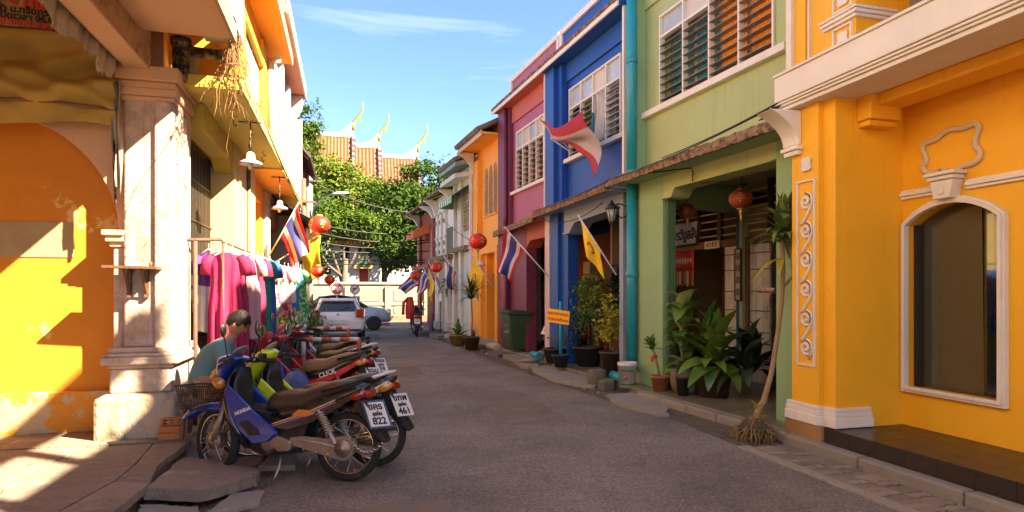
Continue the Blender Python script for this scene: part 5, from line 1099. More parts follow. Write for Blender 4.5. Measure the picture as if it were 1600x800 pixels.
# lamp post, wires, road signs
pp = base('utility_pole', 'pale concrete utility pole with a street lamp arm in front of the trees', 'pole', -1.28, 24.0)
put(MB().tube([(-1.28, 24, 0), (-1.28, 24, 6.55)], [.13, .09], 10), 'shaft', CONC, pp); put(MB().lathe([(.05, 0), (.06, .1), (.0, .2)], 8, c=(-1.28, 24, 6.55)), 'cap', CONC, pp)
put(MB().tube([(-1.2, 23.9, 4.3), (-1.15, 23.8, 4.75), (-.75, 23.4, 5.05), (-.45, 23.1, 5.15)], .03, 8), 'lamp_arm', STEEL, pp); put(MB().loft([(0, 0, 0, .05, .03, 0), (.2, 0, .03, .11, .06, 0), (.5, 0, .06, .09, .05, 0), (.62, 0, .07, .02, .02, 0)]), 'lamp_head', mat('lamp_grey', (.4, .4, .38), .4), pp).location = Vector((-.5, 23.1, 5.15)) - pp.location
for z in (4.1, 3.8, 5.7): put(MB().box(-1.7, -.86, 23.86, 23.94, z, z+.07), 'cross_arm', TIMB, pp)
for k in range(5): put(MB().lathe([(.03, 0), (.05, .04), (.03, .08), (.04, .12)], 8, c=(-1.62+k*.17, 23.9, 4.17)), 'insulator', WHT, pp)
put(B(-1.45, -1.1, 23.7, 23.86, 3.1, 3.5), 'junction_box', BPLAST, pp)
p2_ = base('utility_pole', 'thin timber pole at the left house corner carrying tangled wires', 'pole', -1.05, 15.9); put(MB().tube([(-1.0, 15.95, 0), (-1.0, 15.95, 4.4)], .06, 8), 'shaft', TIMB, p2_)
for k in range(3): put(MB().box(-1.3, -.7, 15.85, 15.9, 2.9+k*.45, 2.95+k*.45), 'cross_arm', TIMB, p2_)
WIRE = mat('black_wire', (.012, .012, .012), .6, .1, rnd=0, bump=0)
def wire(a, b, sag, r, label, g='overhead wires across the street end'):
    a = Vector(a); b = Vector(b); c = (a+b)/2
    o = MB().tube([(a+(b-a)*i/12 - c) + Vector((0, 0, -sag*4*(i/12)*(1-i/12))) for i in range(13)], r, 5).build('overhead_wire', WIRE, None, loc=c); tag(o, label, 'wire', g)
k = 0
for (za, zb, sg, y, yb) in [(3.9, 3.8, .25, 23.9, 25.5), (4.2, 4.05, .2, 23.9, 25.5), (3.55, 3.75, .3, 23.9, 25.5), (3.2, 3.35, .12, 23.9, 25.5), (5.75, 4.9, .35, 23.9, 25.5), (3.0, 3.0, .1, 26, 26), (2.75, 2.9, .05, 26, 26)]:
    wire((-1.3, y, za), (3.4+.05*k, yb, zb), sg, .022, 'thin black overhead wire, %s of the wires strung across the street end' % ['second highest', 'third highest', 'fifth', 'sixth', 'topmost sagging one', 'next to lowest', 'lowest'][k]); k += 1
wire((-1.0, 15.9, 3.7), (-1.28, 24, 4.2), .2, .014, 'upper wire from the timber pole to the lamp post', 'wires along the left houses'); wire((-1.0, 15.9, 3.4), (-1.28, 24, 3.8), .25, .014, 'lower wire from the timber pole to the lamp post', 'wires along the left houses'); wire((-1.0, 15.9, 3.75), (-1.04, 8, 3.9), .12, .01, 'wire running along the olive overhang to the timber pole', 'wires along the left houses')
wire((3.35, 22.2, 4.3), tuple(RW(11.5, .2, 2.95)), .1, .01, 'slim wire from the red corner house past the white houses', 'wires along the right houses')
for k, (a, b, sg) in enumerate([((-.1, .52, 3.56), (3.6, .45, 3.44), .06), ((-.2, .5, 3.60), (2.0, .47, 3.47), .03), ((3.6, .44, 3.43), (7.2, .34, 3.38), .04), ((7.2, .3, 3.30), (4.4, .1, 3.2), .25)]):
    wire(RW(*a), RW(*b), sg, .008, ['black cable lying along the green canopy edge', 'shorter black cable above the green canopy end', 'black cable lying along the blue canopy edge', 'loose black cable drooping under the blue canopy'][k], 'cables along the right canopies')
ec = thing('cable_bundle', 'tangled black cables at the end of the green canopy', 'cable', tuple(RW(-.12, .42, 3.5)), RA); q_ = random.Random(2)
for k in range(9):
    MB().tube([(q_.uniform(-.12, .22), q_.uniform(-.05, .08), q_.uniform(-.02, .10)) for j in range(6)], .007, 5).build('cable', WIRE, ec)
cc_ = thing('cable', 'black cable crossing the green arcade beam', 'cable', tuple(RW(1.9, 0, 3.3)), RA); MB().tube([(.55, .4, .05), (.0, .05, .045), (-.01, .03, -.02), (0, .03, -.14), (-.08, -.1, -.16), (-.25, -.3, -.155)], .011, 6).build('run', WIRE, cc_)
# signs
RDP = mat('sign_red', (.48, .03, .02), .4, .08, rnd=0); SWH = mat('sign_white', (.72, .70, .66), .4, .06, rnd=0); SBL = mat('sign_blue', (.03, .10, .4), .4)
ss = thing('stop_sign', 'red octagonal stop sign with white Thai word behind the white car', 'road sign', (-.32, 24.6, 0)); MB().tube([(0, 0, 0), (0, 0, 2.1)], .03, 8).build('post', STEEL, ss)
oc = lambda r: [(r*math.cos(PI/8+i*PI/4), 1.75+r*math.sin(PI/8+i*PI/4)) for i in range(8)]
MB().prism(oc(.26), -.05, -.035, 'y').build('border', SWH, ss); MB().prism(oc(.235), -.056, -.0505, 'y').build('face', RDP, ss); lettering('หยุด', .2, SWH, ss, (0, -.06, 1.76), (R(90), 0, 0), bold=.012)
ns = thing('no_turn_sign', 'small round red and white no turning sign above a blue plate', 'road sign', (.36, 25.5, 0)); MB().tube([(0, 0, 0), (0, 0, 1.95)], .025, 8).build('post', STEEL, ns)
ci = lambda r, zc=1.72: [(r*math.cos(i*PI/12), zc+r*math.sin(i*PI/12)) for i in range(24)]
MB().prism(ci(.2), -.05, -.035, 'y').build('ring', RDP, ns); MB().prism(ci(.155), -.056, -.0505, 'y').build('face', SWH, ns); MB().prism([(-.12, 1.63), (-.09, 1.6), (.12, 1.81), (.09, 1.84)], -.062, -.057, 'y').build('slash', RDP, ns)
MB().prism([(-.09, 1.63), (-.05, 1.63), (-.05, 1.74), (.02, 1.74), (.02, 1.70), (.09, 1.76), (.02, 1.82), (.02, 1.78), (-.09, 1.78)], -.0595, -.0565, 'y').build('arrow', BLACK, ns)
B(-.19, .19, -.05, -.035, 1.26, 1.45).build('plate', SBL, ns); MB().prism([(-.14, 1.33), (.02, 1.33), (.02, 1.29), (.14, 1.355), (.02, 1.42), (.02, 1.38), (-.14, 1.38)], -.056, -.0505, 'y').build('arrow', SWH, ns)
# ---------------------------------------------------------------- motorbikes: x forward, y to the bike's left, z up, rear wheel at -.62, front wheel at .62
SMOKE = mat('smoked_lens', (.05, .02, .02), .15, .1, 5, 0, spec=.8); REDL = mat('red_lens', (.30, .008, .008), .16, .2, 5, 0, spec=.8, coat=.5); AMBL = mat('amber_lens', (.65, .26, .03), .15, .3, 6, 0, spec=.8, coat=.6)
CLEARL = mat('clear_lens', (.30, .32, .33), .08, .3, 9, 0, spec=.9, coat=.6); PLATE = mat('plate_white', (.66, .64, .60), .45, .06, 4, 0, rnd=.02); PLB = mat('plate_blue_frame', (.04, .10, .2), .4)
def paint(name, c): return mat(name, c, .28, .08, 3, .03, 60, coat=.6, rnd=.02, dirt=.08, dcol=(c[0]*.6+.04, c[1]*.6+.03, c[2]*.6+.02))
PB = paint('blue_bike_paint', (.006, .035, .26)); PK = paint('black_bike_paint', (.014, .013, .014)); PR = paint('red_bike_paint', (.50, .018, .018)); PW = paint('white_bike_paint', (.66, .62, .58)); PLIME = paint('lime_bike_paint', (.55, .66, .012)); PSIL = paint('silver_bike_paint', (.4, .39, .38))
def wheel_meshes():
    ty = MB(); prof = [(.232, -.03), (.262, -.042), (.284, -.028), (.290, 0), (.284, .028), (.262, .042), (.232, .03)]
    X = Matrix.Rotation(R(90), 4, 'X'); ty.lathe(prof + [prof[0]], 40, X=X)
    rm = MB(); rp_ = [(.222, -.024), (.236, -.028), (.236, .028), (.222, .024), (.218, 0), (.222, -.024)]; rm.lathe(rp_, 40, X=X)
    hb = MB(); hb.lathe([(.02, -.07), (.055, -.06), (.055, .06), (.02, .07)], 18, X=X); hb.lathe([(.01, -.045), (.085, -.04), (.085, -.025), (.06, .0)], 20, X=X)
    sp = MB()
    for i in range(28):
        a = 2*PI*i/28; b = a + (.5 if i % 2 else -.5); y = .05 if i % 4 < 2 else -.05
        sp.tube([(.055*math.cos(a), y, .055*math.sin(a)), (.222*math.cos(b), 0, .222*math.sin(b))], .0022, 4, caps=False)
    cs = MB()
    for i in range(5):
        a = 2*PI*i/5
        for s_ in (-.16, .16): cs.tube([(.04*math.cos(a), 0, .04*math.sin(a)), (.13*math.cos(a+s_*.4), 0, .13*math.sin(a+s_*.4)), (.222*math.cos(a+s_), 0, .222*math.sin(a+s_))], [.018, .013, .012], 5)
    return ty.mesh('tyre', RUBBER), rm.mesh('rim', CHROME), rm.mesh('rim', BPLAST), hb.mesh('hub', GOLDM), sp.mesh('spokes', CHROME), cs.mesh('spokes', PSIL)
TYRE, RIM, RIMB, HUB, SPOKE, CAST = wheel_meshes()
def wheel(root, x, name, steer=0, cast=False):
    w_ = thing(name, None, None, (x, 0, .29), steer); w_.parent = root
    inst('tyre', TYRE, w_); inst('rim', RIMB if cast else RIM, w_); inst('hub', HUB, w_); inst('spokes', CAST if cast else SPOKE, w_); return w_
def plate(parent, l1, l3, fm=None):
    """hanging number plate facing backwards"""
    p = thing('number_plate', None, None, (-.875, .03, .57), 0, rot=(0, R(34), R(-34) if l1 else 0)); p.parent = parent
    B(-.006, .0, -.095, .095, -.115, .115).build('plate', PLATE, p, .004)
    if fm: frame_rect(-.112, .112, -.132, .132, .013, -.004, .008).build('plate_frame', fm, p, rot=(0, 0, R(90)))
    for t, z, s_ in ((l1, .068, .085), ('ภูเก็ต', .0, .045), (l3, -.068, .09)):
        if t: lettering(t, s_, BLACK, p, (-.0075, 0, z), (R(90), 0, R(-90)), bold=.0025)
    return p
def stripsurf(pts, hw, name, m, parent, bevel=.012, y=0):
    """a plate-like body panel: an xz outline with thickness across y"""
    return MB().prism(pts, y-hw, y+hw, 'y').build(name, m, parent, bevel=bevel)
def bike(label, pos, heading, c_main, c_dark, c_tail, kind='under', plate_txt=('', ''), basket=False, lean=5, steer=-14, cast=False, frame=None, word=None, group='motorbikes parked along the left kerb', mirrors=True, seatm=None, cat='motorbike', stripes_=False):
    b = thing('motorbike', label, cat, pos, 0, group); b.rotation_euler = Euler((R(lean), 0, heading), 'XYZ')
    # front assembly turns on the steering axis
    wheel(b, .62, 'front_wheel', R(steer), cast); wheel(b, -.62, 'rear_wheel', 0, cast)
    f = MB()
    for y in (-.062, .062): f.tube([(.62, y, .29), (.585, y, .42), (.50, y, .68)], [.026, .03, .022], 10)
    f.build('fork', GOLDM, b)
    pts = [(.62+.318*math.cos(R(a)), .29+.318*math.sin(R(a))) for a in range(28, 140, 8)]
    m = MB(); n = len(pts)
    for i, (x, z) in enumerate(pts):
        u = i/(n-1); w_ = .030+.045*math.sin(PI*min(1, .15+u*.8)); dx_, dz_ = (x-.62)/.318, (z-.29)/.318
        for k in range(7):
            a = PI*(k/6); q = -.075*(1-math.sin(a)**.5)*(.3+.7*u) + .02*math.sin(a); m.v.append((x + q*dx_, w_*math.cos(a), z + q*dz_))
    for i in range(n-1):
        for k in range(6): m.f.append((i*7+k, i*7+k+1, (i+1)*7+k+1, (i+1)*7+k)); m.s.append(True)
    # pull the fender's nose out and up a little, like the moulded ones
    m.v = [(x + max(0, x-.7)*.25, y, z + max(0, x-.7)*.12) for x, y, z in m.v]
    m.build('front_fender', c_main, b, solid=.008)
    # leg shield and centre tunnel
    MB().loft([(.44, 0, .93, .07, .05, .5), (.475, 0, .82, .13, .06, .45), (.46, 0, .68, .19, .065, .35), (.40, 0, .52, .20, .065, .45), (.33, 0, .38, .17, .06, .6), (.27, 0, .27, .12, .05, .8)], 18).build('leg_shield', c_dark, b)
    for s_ in (-1, 1):
        stripsurf([(.44, .80), (.47, .70), (.42, .56), (.30, .40), (.17, .30), (.02, .33), (-.06, .40), (.02, .47), (.16, .56), (.30, .68)], .018, 'side_panel', c_main, b, .014, s_*.165)
        stripsurf([(.24, .50), (.30, .47), (.20, .37), (.10, .38), (.12, .43)], .004, 'side_vent', BPLAST, b, .003, s_*.186)
    MB().loft([(.42, 0, .60, .10, .09, 1.2), (.28, 0, .56, .10, .10, .9), (.12, 0, .49, .10, .11, .4), (-.06, 0, .47, .11, .12, 0), (-.2, 0, .50, .12, .14, 0)], 14).build('tunnel', BPLAST, b)
    # cowl, headlamp, instruments
    if kind == 'under':
        MB().loft([(.60, 0, .78, .05, .05, -.3), (.60, 0, .86, .105, .085, -.35), (.55, 0, .97, .12, .085, -.75), (.46, 0, 1.03, .10, .06, -1.05), (.40, 0, 1.03, .06, .03, -1.2)], 18).build('cowl', c_main, b)
        MB().ell((0, 0, 0), (.045, .105, .085), 16, 10).build('headlight', AMBL if stripes_ else CLEARL, b, loc=(.64, 0, .865), rot=(0, R(-25), 0))
        for s_ in (-1, 1): MB().ell((0, 0, 0), (.06, .035, .05), 12, 8).build('indicator', AMBL, b, loc=(.57, s_*.10, .80), rot=(0, R(-40), s_*.4))
        MB().ell((0, 0, 0), (.075, .085, .012), 16, 8).build('instruments', CLEARL, b, loc=(.445, 0, 1.085), rot=(0, R(38), 0))
    else:
        MB().loft([(.62, 0, .70, .05, .05, -.2), (.60, 0, .80, .13, .08, -.25), (.55, 0, .92, .15, .085, -.45), (.46, 0, 1.02, .12, .06, -.8), (.40, 0, 1.05, .05, .03, -1.)], 18).build('cowl', c_main, b)
        MB().loft([(.665, 0, .70, .05, .03, -.2), (.665, 0, .78, .115, .05, -.3), (.62, 0, .88, .12, .05, -.5), (.55, 0, .97, .07, .03, -.7)], 16).build('nose_panel', c_tail if kind == 'lime' else c_dark, b)
        MB().ell((0, 0, 0), (.05, .09, .06), 16, 10).build('headlight', CLEARL, b, loc=(.655, 0, .86), rot=(0, R(-40), 0))
        MB().ell((0, 0, 0), (.09, .075, .014), 16, 8).build('instruments', CLEARL, b, loc=(.46, 0, 1.07), rot=(0, R(42), 0))
    h = MB(); h.tube([(.34, .36, .985), (.40, .24, 1.0), (.45, .1, .99), (.45, -.1, .99), (.40, -.24, 1.0), (.34, -.36, .985)], .013, 8); h.build('handlebar', BPLAST, b)
    for s_ in (-1, 1):
        MB().tube([(.41, s_*.23, 1.0), (.33, s_*.37, .985)], .021, 10).build('grip', RUBBER, b); MB().tube([(.45, s_*.2, .99), (.46, s_*.25, .975), (.41, s_*.35, .97)], .007, 6).build('brake_lever', PSIL, b)
        MB().box(-.03, .03, -.03, .03, -.025, .025).build('switch_box', BPLAST, b, .008, loc=(.42, s_*.19, 1.0))
        if mirrors:
            mr_ = thing('mirror', None, None, (.43, s_*.19, 1.0)); mr_.parent = b
            MB().tube([(0, 0, 0), (.01, s_*.03, .12), (.0, s_*.08, .22)], .006, 6).build('stem', BPLAST, mr_); MB().ell((0, 0, 0), (.014, .052, .068), 14, 10).build('shell', BPLAST, mr_, loc=(.0, s_*.09, .265), rot=(0, 0, s_*.2))
            MB().ell((0, 0, 0), (.004, .045, .060), 14, 8).build('glass', mat('mirror_glass', (.62, .68, .55), .06, 0, metal=.9, bump=0), b, loc=(.418, s_*.28, 1.265), rot=(0, 0, s_*.2))
    for s_, dx_ in ((-1, .02), (1, .0), (1, .03)): MB().tube([(.42, s_*.20, .99), (.52+dx_, s_*.14, .97), (.58+dx_, s_*.07, .86), (.52, s_*.05, .70)], .006, 5).build('cable', RUBBER, b)
    MB().loft([(.405, 0, .90, .10, .05, .5), (.40, 0, .78, .15, .04, .4), (.37, 0, .62, .15, .04, .4), (.30, 0, .46, .13, .04, .6)], 14).build('inner_shield', BPLAST, b)
    MB().tube([(.36, .11, .70), (.22, .12, .58), (.05, .11, .56), (.05, -.11, .56), (.22, -.12, .58), (.36, -.11, .70)], .006, 6).build('luggage_hoop', BPLAST, b)
    # seat, tail
    MB().loft([(.12, 0, .60, .06, .06, .6), (.09, 0, .645, .11, .09, .3), (-.06, 0, .655, .13, .105, 0), (-.22, 0, .665, .135, .10, -.1), (-.34, 0, .72, .13, .085, -.3), (-.50, 0, .785, .12, .065, -.2), (-.66, 0, .82, .095, .04, -.12), (-.71, 0, .825, .05, .015, 0)], 16, 2.4).build('seat', seatm or SEATM, b)
    MB().loft([(.06, 0, .55, .10, .07, .3), (-.1, 0, .57, .135, .085, 0), (-.3, 0, .60, .14, .085, -.15), (-.5, 0, .69, .125, .07, -.3), (-.70, 0, .77, .085, .05, -.3), (-.80, 0, .81, .04, .02, -.3)], 16).build('tail', c_dark, b)
    for s_ in (-1, 1):
        stripsurf([(.05, .44), (-.10, .50), (-.30, .57), (-.55, .68), (-.78, .80), (-.76, .74), (-.55, .60), (-.32, .48), (-.12, .42)], .012, 'side_cover', c_tail, b, .01, s_*.132)
        if stripes_:
            for (o_, cm) in ((0, mat('decal_cream', (.62, .52, .42), .4)), (-.018, mat('decal_orange', (.62, .20, .03), .4)), (-.036, PB)):
                stripsurf([(.02, .475+o_), (-.30, .585+o_), (-.55, .695+o_), (-.55, .685+o_), (-.30, .573+o_), (.02, .465+o_)], .002, 'decal', cm, b, 0, s_*.1465)
            stripsurf([(-.16, .55), (-.22, .60), (-.30, .60), (-.38, .575), (-.28, .54)], .002, 'decal', MATS['decal_orange'], b, 0, s_*.149)
    g_ = MB(); g_.tube([(-.42, .135, .76), (-.6, .14, .81), (-.76, .10, .865), (-.79, 0, .87), (-.76, -.10, .865), (-.6, -.14, .81), (-.42, -.135, .76)], .016, 8); g_.build('grab_rail', BPLAST if c_tail is not PW else PW, b)
    MB().loft([(-.70, 0, .745, .09, .05, -.5), (-.77, 0, .74, .105, .045, -.5), (-.82, 0, .745, .07, .03, -.5)], 14).build('tail_light', REDL, b)
    for s_ in (-1, 1): MB().ell((0, 0, 0), (.075, .028, .04), 12, 8).build('rear_indicator', REDL if stripes_ else AMBL, b, loc=(-.74, s_*.12, .735), rot=(0, R(25), s_*.25))
    stripsurf([(-.70, .72), (-.78, .70), (-.86, .52), (-.97, .36), (-.95, .33), (-.85, .42), (-.78, .52), (-.68, .62)], .075, 'rear_mudguard', BPLAST, b, .008)
    pts = [(-.62+.325*math.cos(R(a)), .29+.325*math.sin(R(a))) for a in range(55, 172, 9)]; m = MB(); n = len(pts)
    for x, z in pts:
        for k in range(5): a = PI*k/4; m.v.append((x, .06*math.cos(a), z+.02*math.sin(a)))
    for i in range(n-1):
        for k in range(4): m.f.append((i*5+k, i*5+k+1, (i+1)*5+k+1, (i+1)*5+k)); m.s.append(True)
    m.build('inner_fender', BPLAST, b, solid=.006); plate(b, plate_txt[0], plate_txt[1], frame)
    # engine, drive, suspension, stand, exhaust
    e = MB(); e.loft([(.20, 0, .36, .07, .06, 0), (.12, 0, .36, .09, .075, 0), (.02, 0, .33, .12, .095, 0), (-.10, 0, .31, .13, .10, 0), (-.20, 0, .30, .10, .08, 0)], 14)
    for k in range(6): e.box(.06+k*.026, .07+k*.026, -.085, .085, .29, .44)
    e.build('engine', mat('grimy_engine', (.10, .085, .07), .5, .4, 9, .2, metal=.5, dirt=.4, dcol=(.03, .025, .02)), b)
    for s_ in (-1, 1): stripsurf([(.26, .44), (.22, .24), (.08, .20), (-.16, .22), (-.26, .36), (-.30, .50), (-.05, .50), (.10, .42)], .012, 'engine_cover', BPLAST, b, .012, s_*.108)
    MB().lathe([(.085, 0), (.08, .02), (.05, .03), (.0, .032)], 18, X=Matrix.Translation((.04, .118, .31)) @ Matrix.Rotation(R(-90), 4, 'X')).build('flywheel_cover', GOLDM, b)
    MB().tube([(.10, .12, .20), (.16, .16, .22), (.20, .17, .26)], .009, 6).build('gear_pedal', STEEL, b)
    stripsurf([(-.02, .38), (.08, .40), (.05, .30), (-.04, .24), (-.16, .25), (-.18, .33)], .03, 'crankcase_cover', GOLDM, b, .02, .13)
    m = MB(); pr = [(-.12, .335), (-.10, .285)]
    out = [(-.14, .36), (-.25, .375), (-.45, .365)] + [(-.62+.10*math.cos(R(a)), .29+.10*math.sin(R(a))) for a in range(75, 296, 15)] + [(-.45, .225), (-.25, .275), (-.14, .30)]
    MB().prism(out, .085, .125, 'y').build('chain_case', GOLDM, b, bevel=.018)
    MB().lathe([(.075, 0), (.07, .012), (.03, .016), (.025, .03), (.0, .032)], 18, X=Matrix.Translation((-.62, .124, .29)) @ Matrix.Rotation(R(-90), 4, 'X')).build('axle_cover', GOLDM, b)
    MB().tube([(-.20, .127, .345), (-.40, .127, .33), (-.55, .127, .30)], .008, 6).build('case_rib', PSIL, b)
    for k in range(3): MB().ell((-.27-.11*k, .127, .262-.012*k), (.010, .006, .010), 8, 6).build('bolt', STEEL, b)
    MB().tube([(-.12, -.10, .30), (-.62, -.10, .29)], [.03, .022], 8).build('swing_arm', PSIL, b)
    MB().tube([(.12, -.10, .28), (.02, -.15, .20), (-.2, -.16, .22), (-.38, -.17, .26)], .02, 8).build('exhaust_pipe', CHROME, b); MB().tube([(-.36, -.175, .26), (-.42, -.18, .275), (-.82, -.19, .37), (-.86, -.19, .38)], [.03, .05, .055, .035], 12).build('silencer', PSIL if cast else CHROME, b)
    for s_ in (-1, 1):
        sh_k = thing('shock_absorber', None, None); sh_k.parent = b; a_ = Vector((-.40, s_*.135, .60)); z_ = Vector((-.56, s_*.14, .33)); MB().bar(a_, z_, .016, 8).build('rod', PSIL, sh_k)
        t_ = []; 
        for i in range(80):
            u = i/79; p = a_+(z_-a_)*(.08+.62*u); an = u*2*PI*9; ax = (z_-a_).normalized(); q1 = ax.cross(Vector((0, 1, 0))).normalized(); q2 = Vector((0, 1, 0)); t_.append(p + q1*.03*math.cos(an) + q2*.03*math.sin(an))
        MB().tube(t_, .007, 5).build('spring', mat('spring_cream', (.42, .34, .22), .4, .2, 9) if stripes_ else PR, sh_k)
    MB().tube([(-.06, .10, .25), (-.10, .20, .12), (-.08, .27, .0)], .012, 6).build('kickstand', STEEL, b)
    for s_ in (-1, 1): MB().tube([(-.02, s_*.10, .25), (-.02, s_*.26, .25)], .016, 8).build('footrest', RUBBER, b)
    if basket:
        bs = thing('basket', None, None, (.80, 0, .66)); bs.parent = b; m = MB(); X0, X1, Y0, Y1 = -.13, .15, -.16, .16
        def ring(z, k): return [(X0*k, Y0*k, z), (X1*k, Y0*k, z), (X1*k, Y1*k, z), (X0*k, Y1*k, z), (X0*k, Y0*k, z)]
        top_ = ring(.11, 1.0); bot = ring(-.10, .74)
        m.tube(top_, .008, 6); m.tube(bot, .005, 5)
        for q in (.33, .66):
            m.tube([Vector(a).lerp(Vector(c), q) for a, c in zip(bot, top_)], .0025, 4)
        for i in range(4):
            for k in range(12):
                u = k/12; p0 = Vector(bot[i]).lerp(Vector(bot[i+1]), u); p1 = Vector(top_[i]).lerp(Vector(top_[i+1]), u); p2 = Vector(top_[i]).lerp(Vector(top_[i+1]), min(1, u+.16)); m.tube([p0, p1], .0022, 4, caps=False); m.tube([p0, p2], .0018, 4, caps=False)
        for k in range(9): u = k/8; m.tube([Vector(bot[0]).lerp(Vector(bot[1]), u), Vector(bot[3]).lerp(Vector(bot[2]), u)], .0022, 4, caps=False)
        m.build('mesh', BPLAST, bs)['kind'] = 'stuff'; MB().tube([(-.13, 0, -.05), (-.22, 0, -.02)], .012, 6).build('bracket', BPLAST, bs)
    if word:
        t, s_, x, z, tilt, m = word
        lettering(t, s_, m, b, (x, .190 if t != 'CLICK' else .1475, z), (R(90), R(tilt), R(180)), bold=.002)
    return b
def heading(rear, front): return math.atan2(front[1]-rear[1], front[0]-rear[0])
rr_, ff_ = (.02, 5.40), (-1.11, 5.93); hd = heading(rr_, ff_); mid = lambda a, b: ((a[0]+b[0])/2, (a[1]+b[1])/2, .0)
b1 = bike('blue and black motorbike with wire basket and plate 822, nearest in the row', mid(rr_, ff_), hd, PB, PK, PK, 'under', ('ขคร', '822'), True, 5, -22, False, PLB, ('HONDA', .040, .27, .575, -22, SWH), stripes_=True)
# security chain through its back wheel
ch = thing('chain', 'steel security chain looped through the back wheel of the blue motorbike', 'chain', (0, 0, 0)); ch.matrix_world = Matrix.Identity(4)
tor = MB()
for i in range(12):
    a = 2*PI*i/12
tl = MB().tube([(.016*math.cos(2*PI*i/10)*1.5, .012*math.sin(2*PI*i/10), 0) for i in range(11)], .0045, 5).mesh('link', CHROME)
ch.location = (.02, 5.40, 0); ch.rotation_euler = (0, 0, hd)
for i in range(20):
    u = i/19; p = Vector((-.02-.30*u, .07+.03*math.sin(PI*u), .40-.30*u*(1-u)*1.25 - .06*u)); inst('link', tl, ch, p, (R(90*(i % 2)), R(12), 0))
b2 = bike('lime yellow and white scooter with plate 461, second in the row', (-.31, 6.04, 0), hd + R(2), PLIME, PK, PW, 'lime', ('ขกพ', '461'), False, 4, 18, False, None)
b3 = bike('red and black scooter with tan seat and white side lettering, third in the row', (-.44, 8.2, 0), hd - R(3), PR, PK, PR, 'scoot', ('ขฉม', '218'), False, 5, -10, True, None, ('CLICK', .085, -.30, .585, -20, SWH), seatm=mat('tan_seat_vinyl', (.20, .13, .07), .45, .2, 5, .1))
b4 = bike('black and white motorbike with red nose, fourth in the row', (-.30, 9.3, 0), hd - R(2), PR, PK, PW, 'under', ('กขล', '59'), False, 4, 12, True, None)
b5 = bike('grey and white sports motorbike, farthest in the row beside the white car', (-.36, 10.6, 0), hd - R(4), PW, PK, PSIL, 'scoot', ('ขจน', '7'), False, 5, -12, True, None)
# right-hand side
b6 = bike('black and silver motorbike inside the blue arcade behind the potted trees', tuple(RW(4.95, -.95, .115)), RA + R(172), PK, PK, PSIL, 'under', ('', ''), False, 4, 10, True, None, group='motorbikes on the right-hand side', mirrors=False)
b7 = bike('red motorbike beside the green bin, nearer of the two in the purple arcade', tuple(RW(8.05, -1.15, .13)), RA - R(60), PR, PK, PSIL, 'under', ('', ''), False, 4, 6, True, None, group='motorbikes on the right-hand side', mirrors=False)
b8 = bike('red motorbike beside the green bin, farther of the two in the purple arcade', tuple(RW(8.55, -1.1, .13)), RA - R(58), PR, PK, PW, 'under', ('', ''), False, 4, -6, True, None, group='motorbikes on the right-hand side', mirrors=False)
b9 = bike('dark motorbike with yellow plate parked at the far right corner', (2.5, 23.0, 0), R(88), PK, PK, PK, 'scoot', ('', ''), False, 3, 8, True, None, group='motorbikes on the right-hand side')
B(-.02, -.008, -.10, .10, -.1, .1).build('yellow_plate', mat('plate_yellow', (.7, .45, .03), .4), b9, loc=(-.80, 0, .58), rot=(0, R(-22), 0))
jk = thing('jacket', 'red rain jacket hung over the handlebar of the dark motorbike', 'jacket', (2.30, 22.95, .62)); m = MB()
m.sheet(lambda u, v: ((.12+.05*math.sin(PI*v))*math.cos(2*PI*u)*(1.0-.3*(v-.5)), (.12+.03*math.sin(5*v))*math.sin(2*PI*u), .82*v*1.0 - .0), 18, 8); m.build('cloth', mat('red_rain_cloth', (.5, .02, .02), .55, .15, 5, .3), jk)
MB().tube([(-.05, 0, .78), (-.24, -.05, .6), (-.26, -.05, .15)], [.06, .06, .05], 8).build('sleeve', MATS['red_rain_cloth'], jk)
# things carried on the row of bikes
def cloth_blob(name, label, cat, loc, r, m, seed, parent=None):
    q = np.random.default_rng(seed).uniform(-1, 1, 12); mb = MB()
    mb.sheet(lambda u, v: ((r[0]*(1+.22*math.sin(5*2*PI*u/2+q[0]*3+v*4)*math.sin(PI*v)))*math.sin(PI*v)**.8*math.cos(2*PI*u), r[1]*(1+.2*math.sin(7*PI*u*2/2+q[1]*3))*math.sin(PI*v)**.8*math.sin(2*PI*u), -r[2]*math.cos(PI*v) + .1*r[2]*math.sin(9*u*2*PI/3+q[2])*math.sin(PI*v)), 30, 14)
    return tag(mb.build(name, m, None, loc=loc), label, cat)
PLAID = stripes('blue_plaid', [(.02, .05, .25), (.30, .36, .5), (.02, .06, .3), (.45, .48, .55)], [0, .38, .5, .86], 'V', 7, diag=4.3)
cloth_blob('cloth_bag', 'blue and white checked cloth bag hanging on the lime scooter', 'bag', (-.50, 6.75, .62), (.12, .11, .16), PLAID, 3)
cloth_blob('raincoat', 'bright red wrapped raincoat stuffed on the front of the third scooter', 'raincoat', (-.98, 8.45, .95), (.13, .12, .15), MATS['red_rain_cloth'], 5)
cloth_blob('raincoat', 'crimson cloth cover bundled on the nose of the fourth motorbike', 'raincoat', (-.86, 9.6, 1.0), (.14, .14, .14), mat('crimson_cloth', (.55, .02, .06), .5, .15, 5, .3), 6)
cloth_blob('cloth_bag', 'rich blue plastic bag hooked under the handlebar of the red scooter', 'bag', (-.72, 7.3, .68), (.07, .07, .13), mat('blue_bag', (.03, .09, .4), .4, .2, 5, .2), 8)
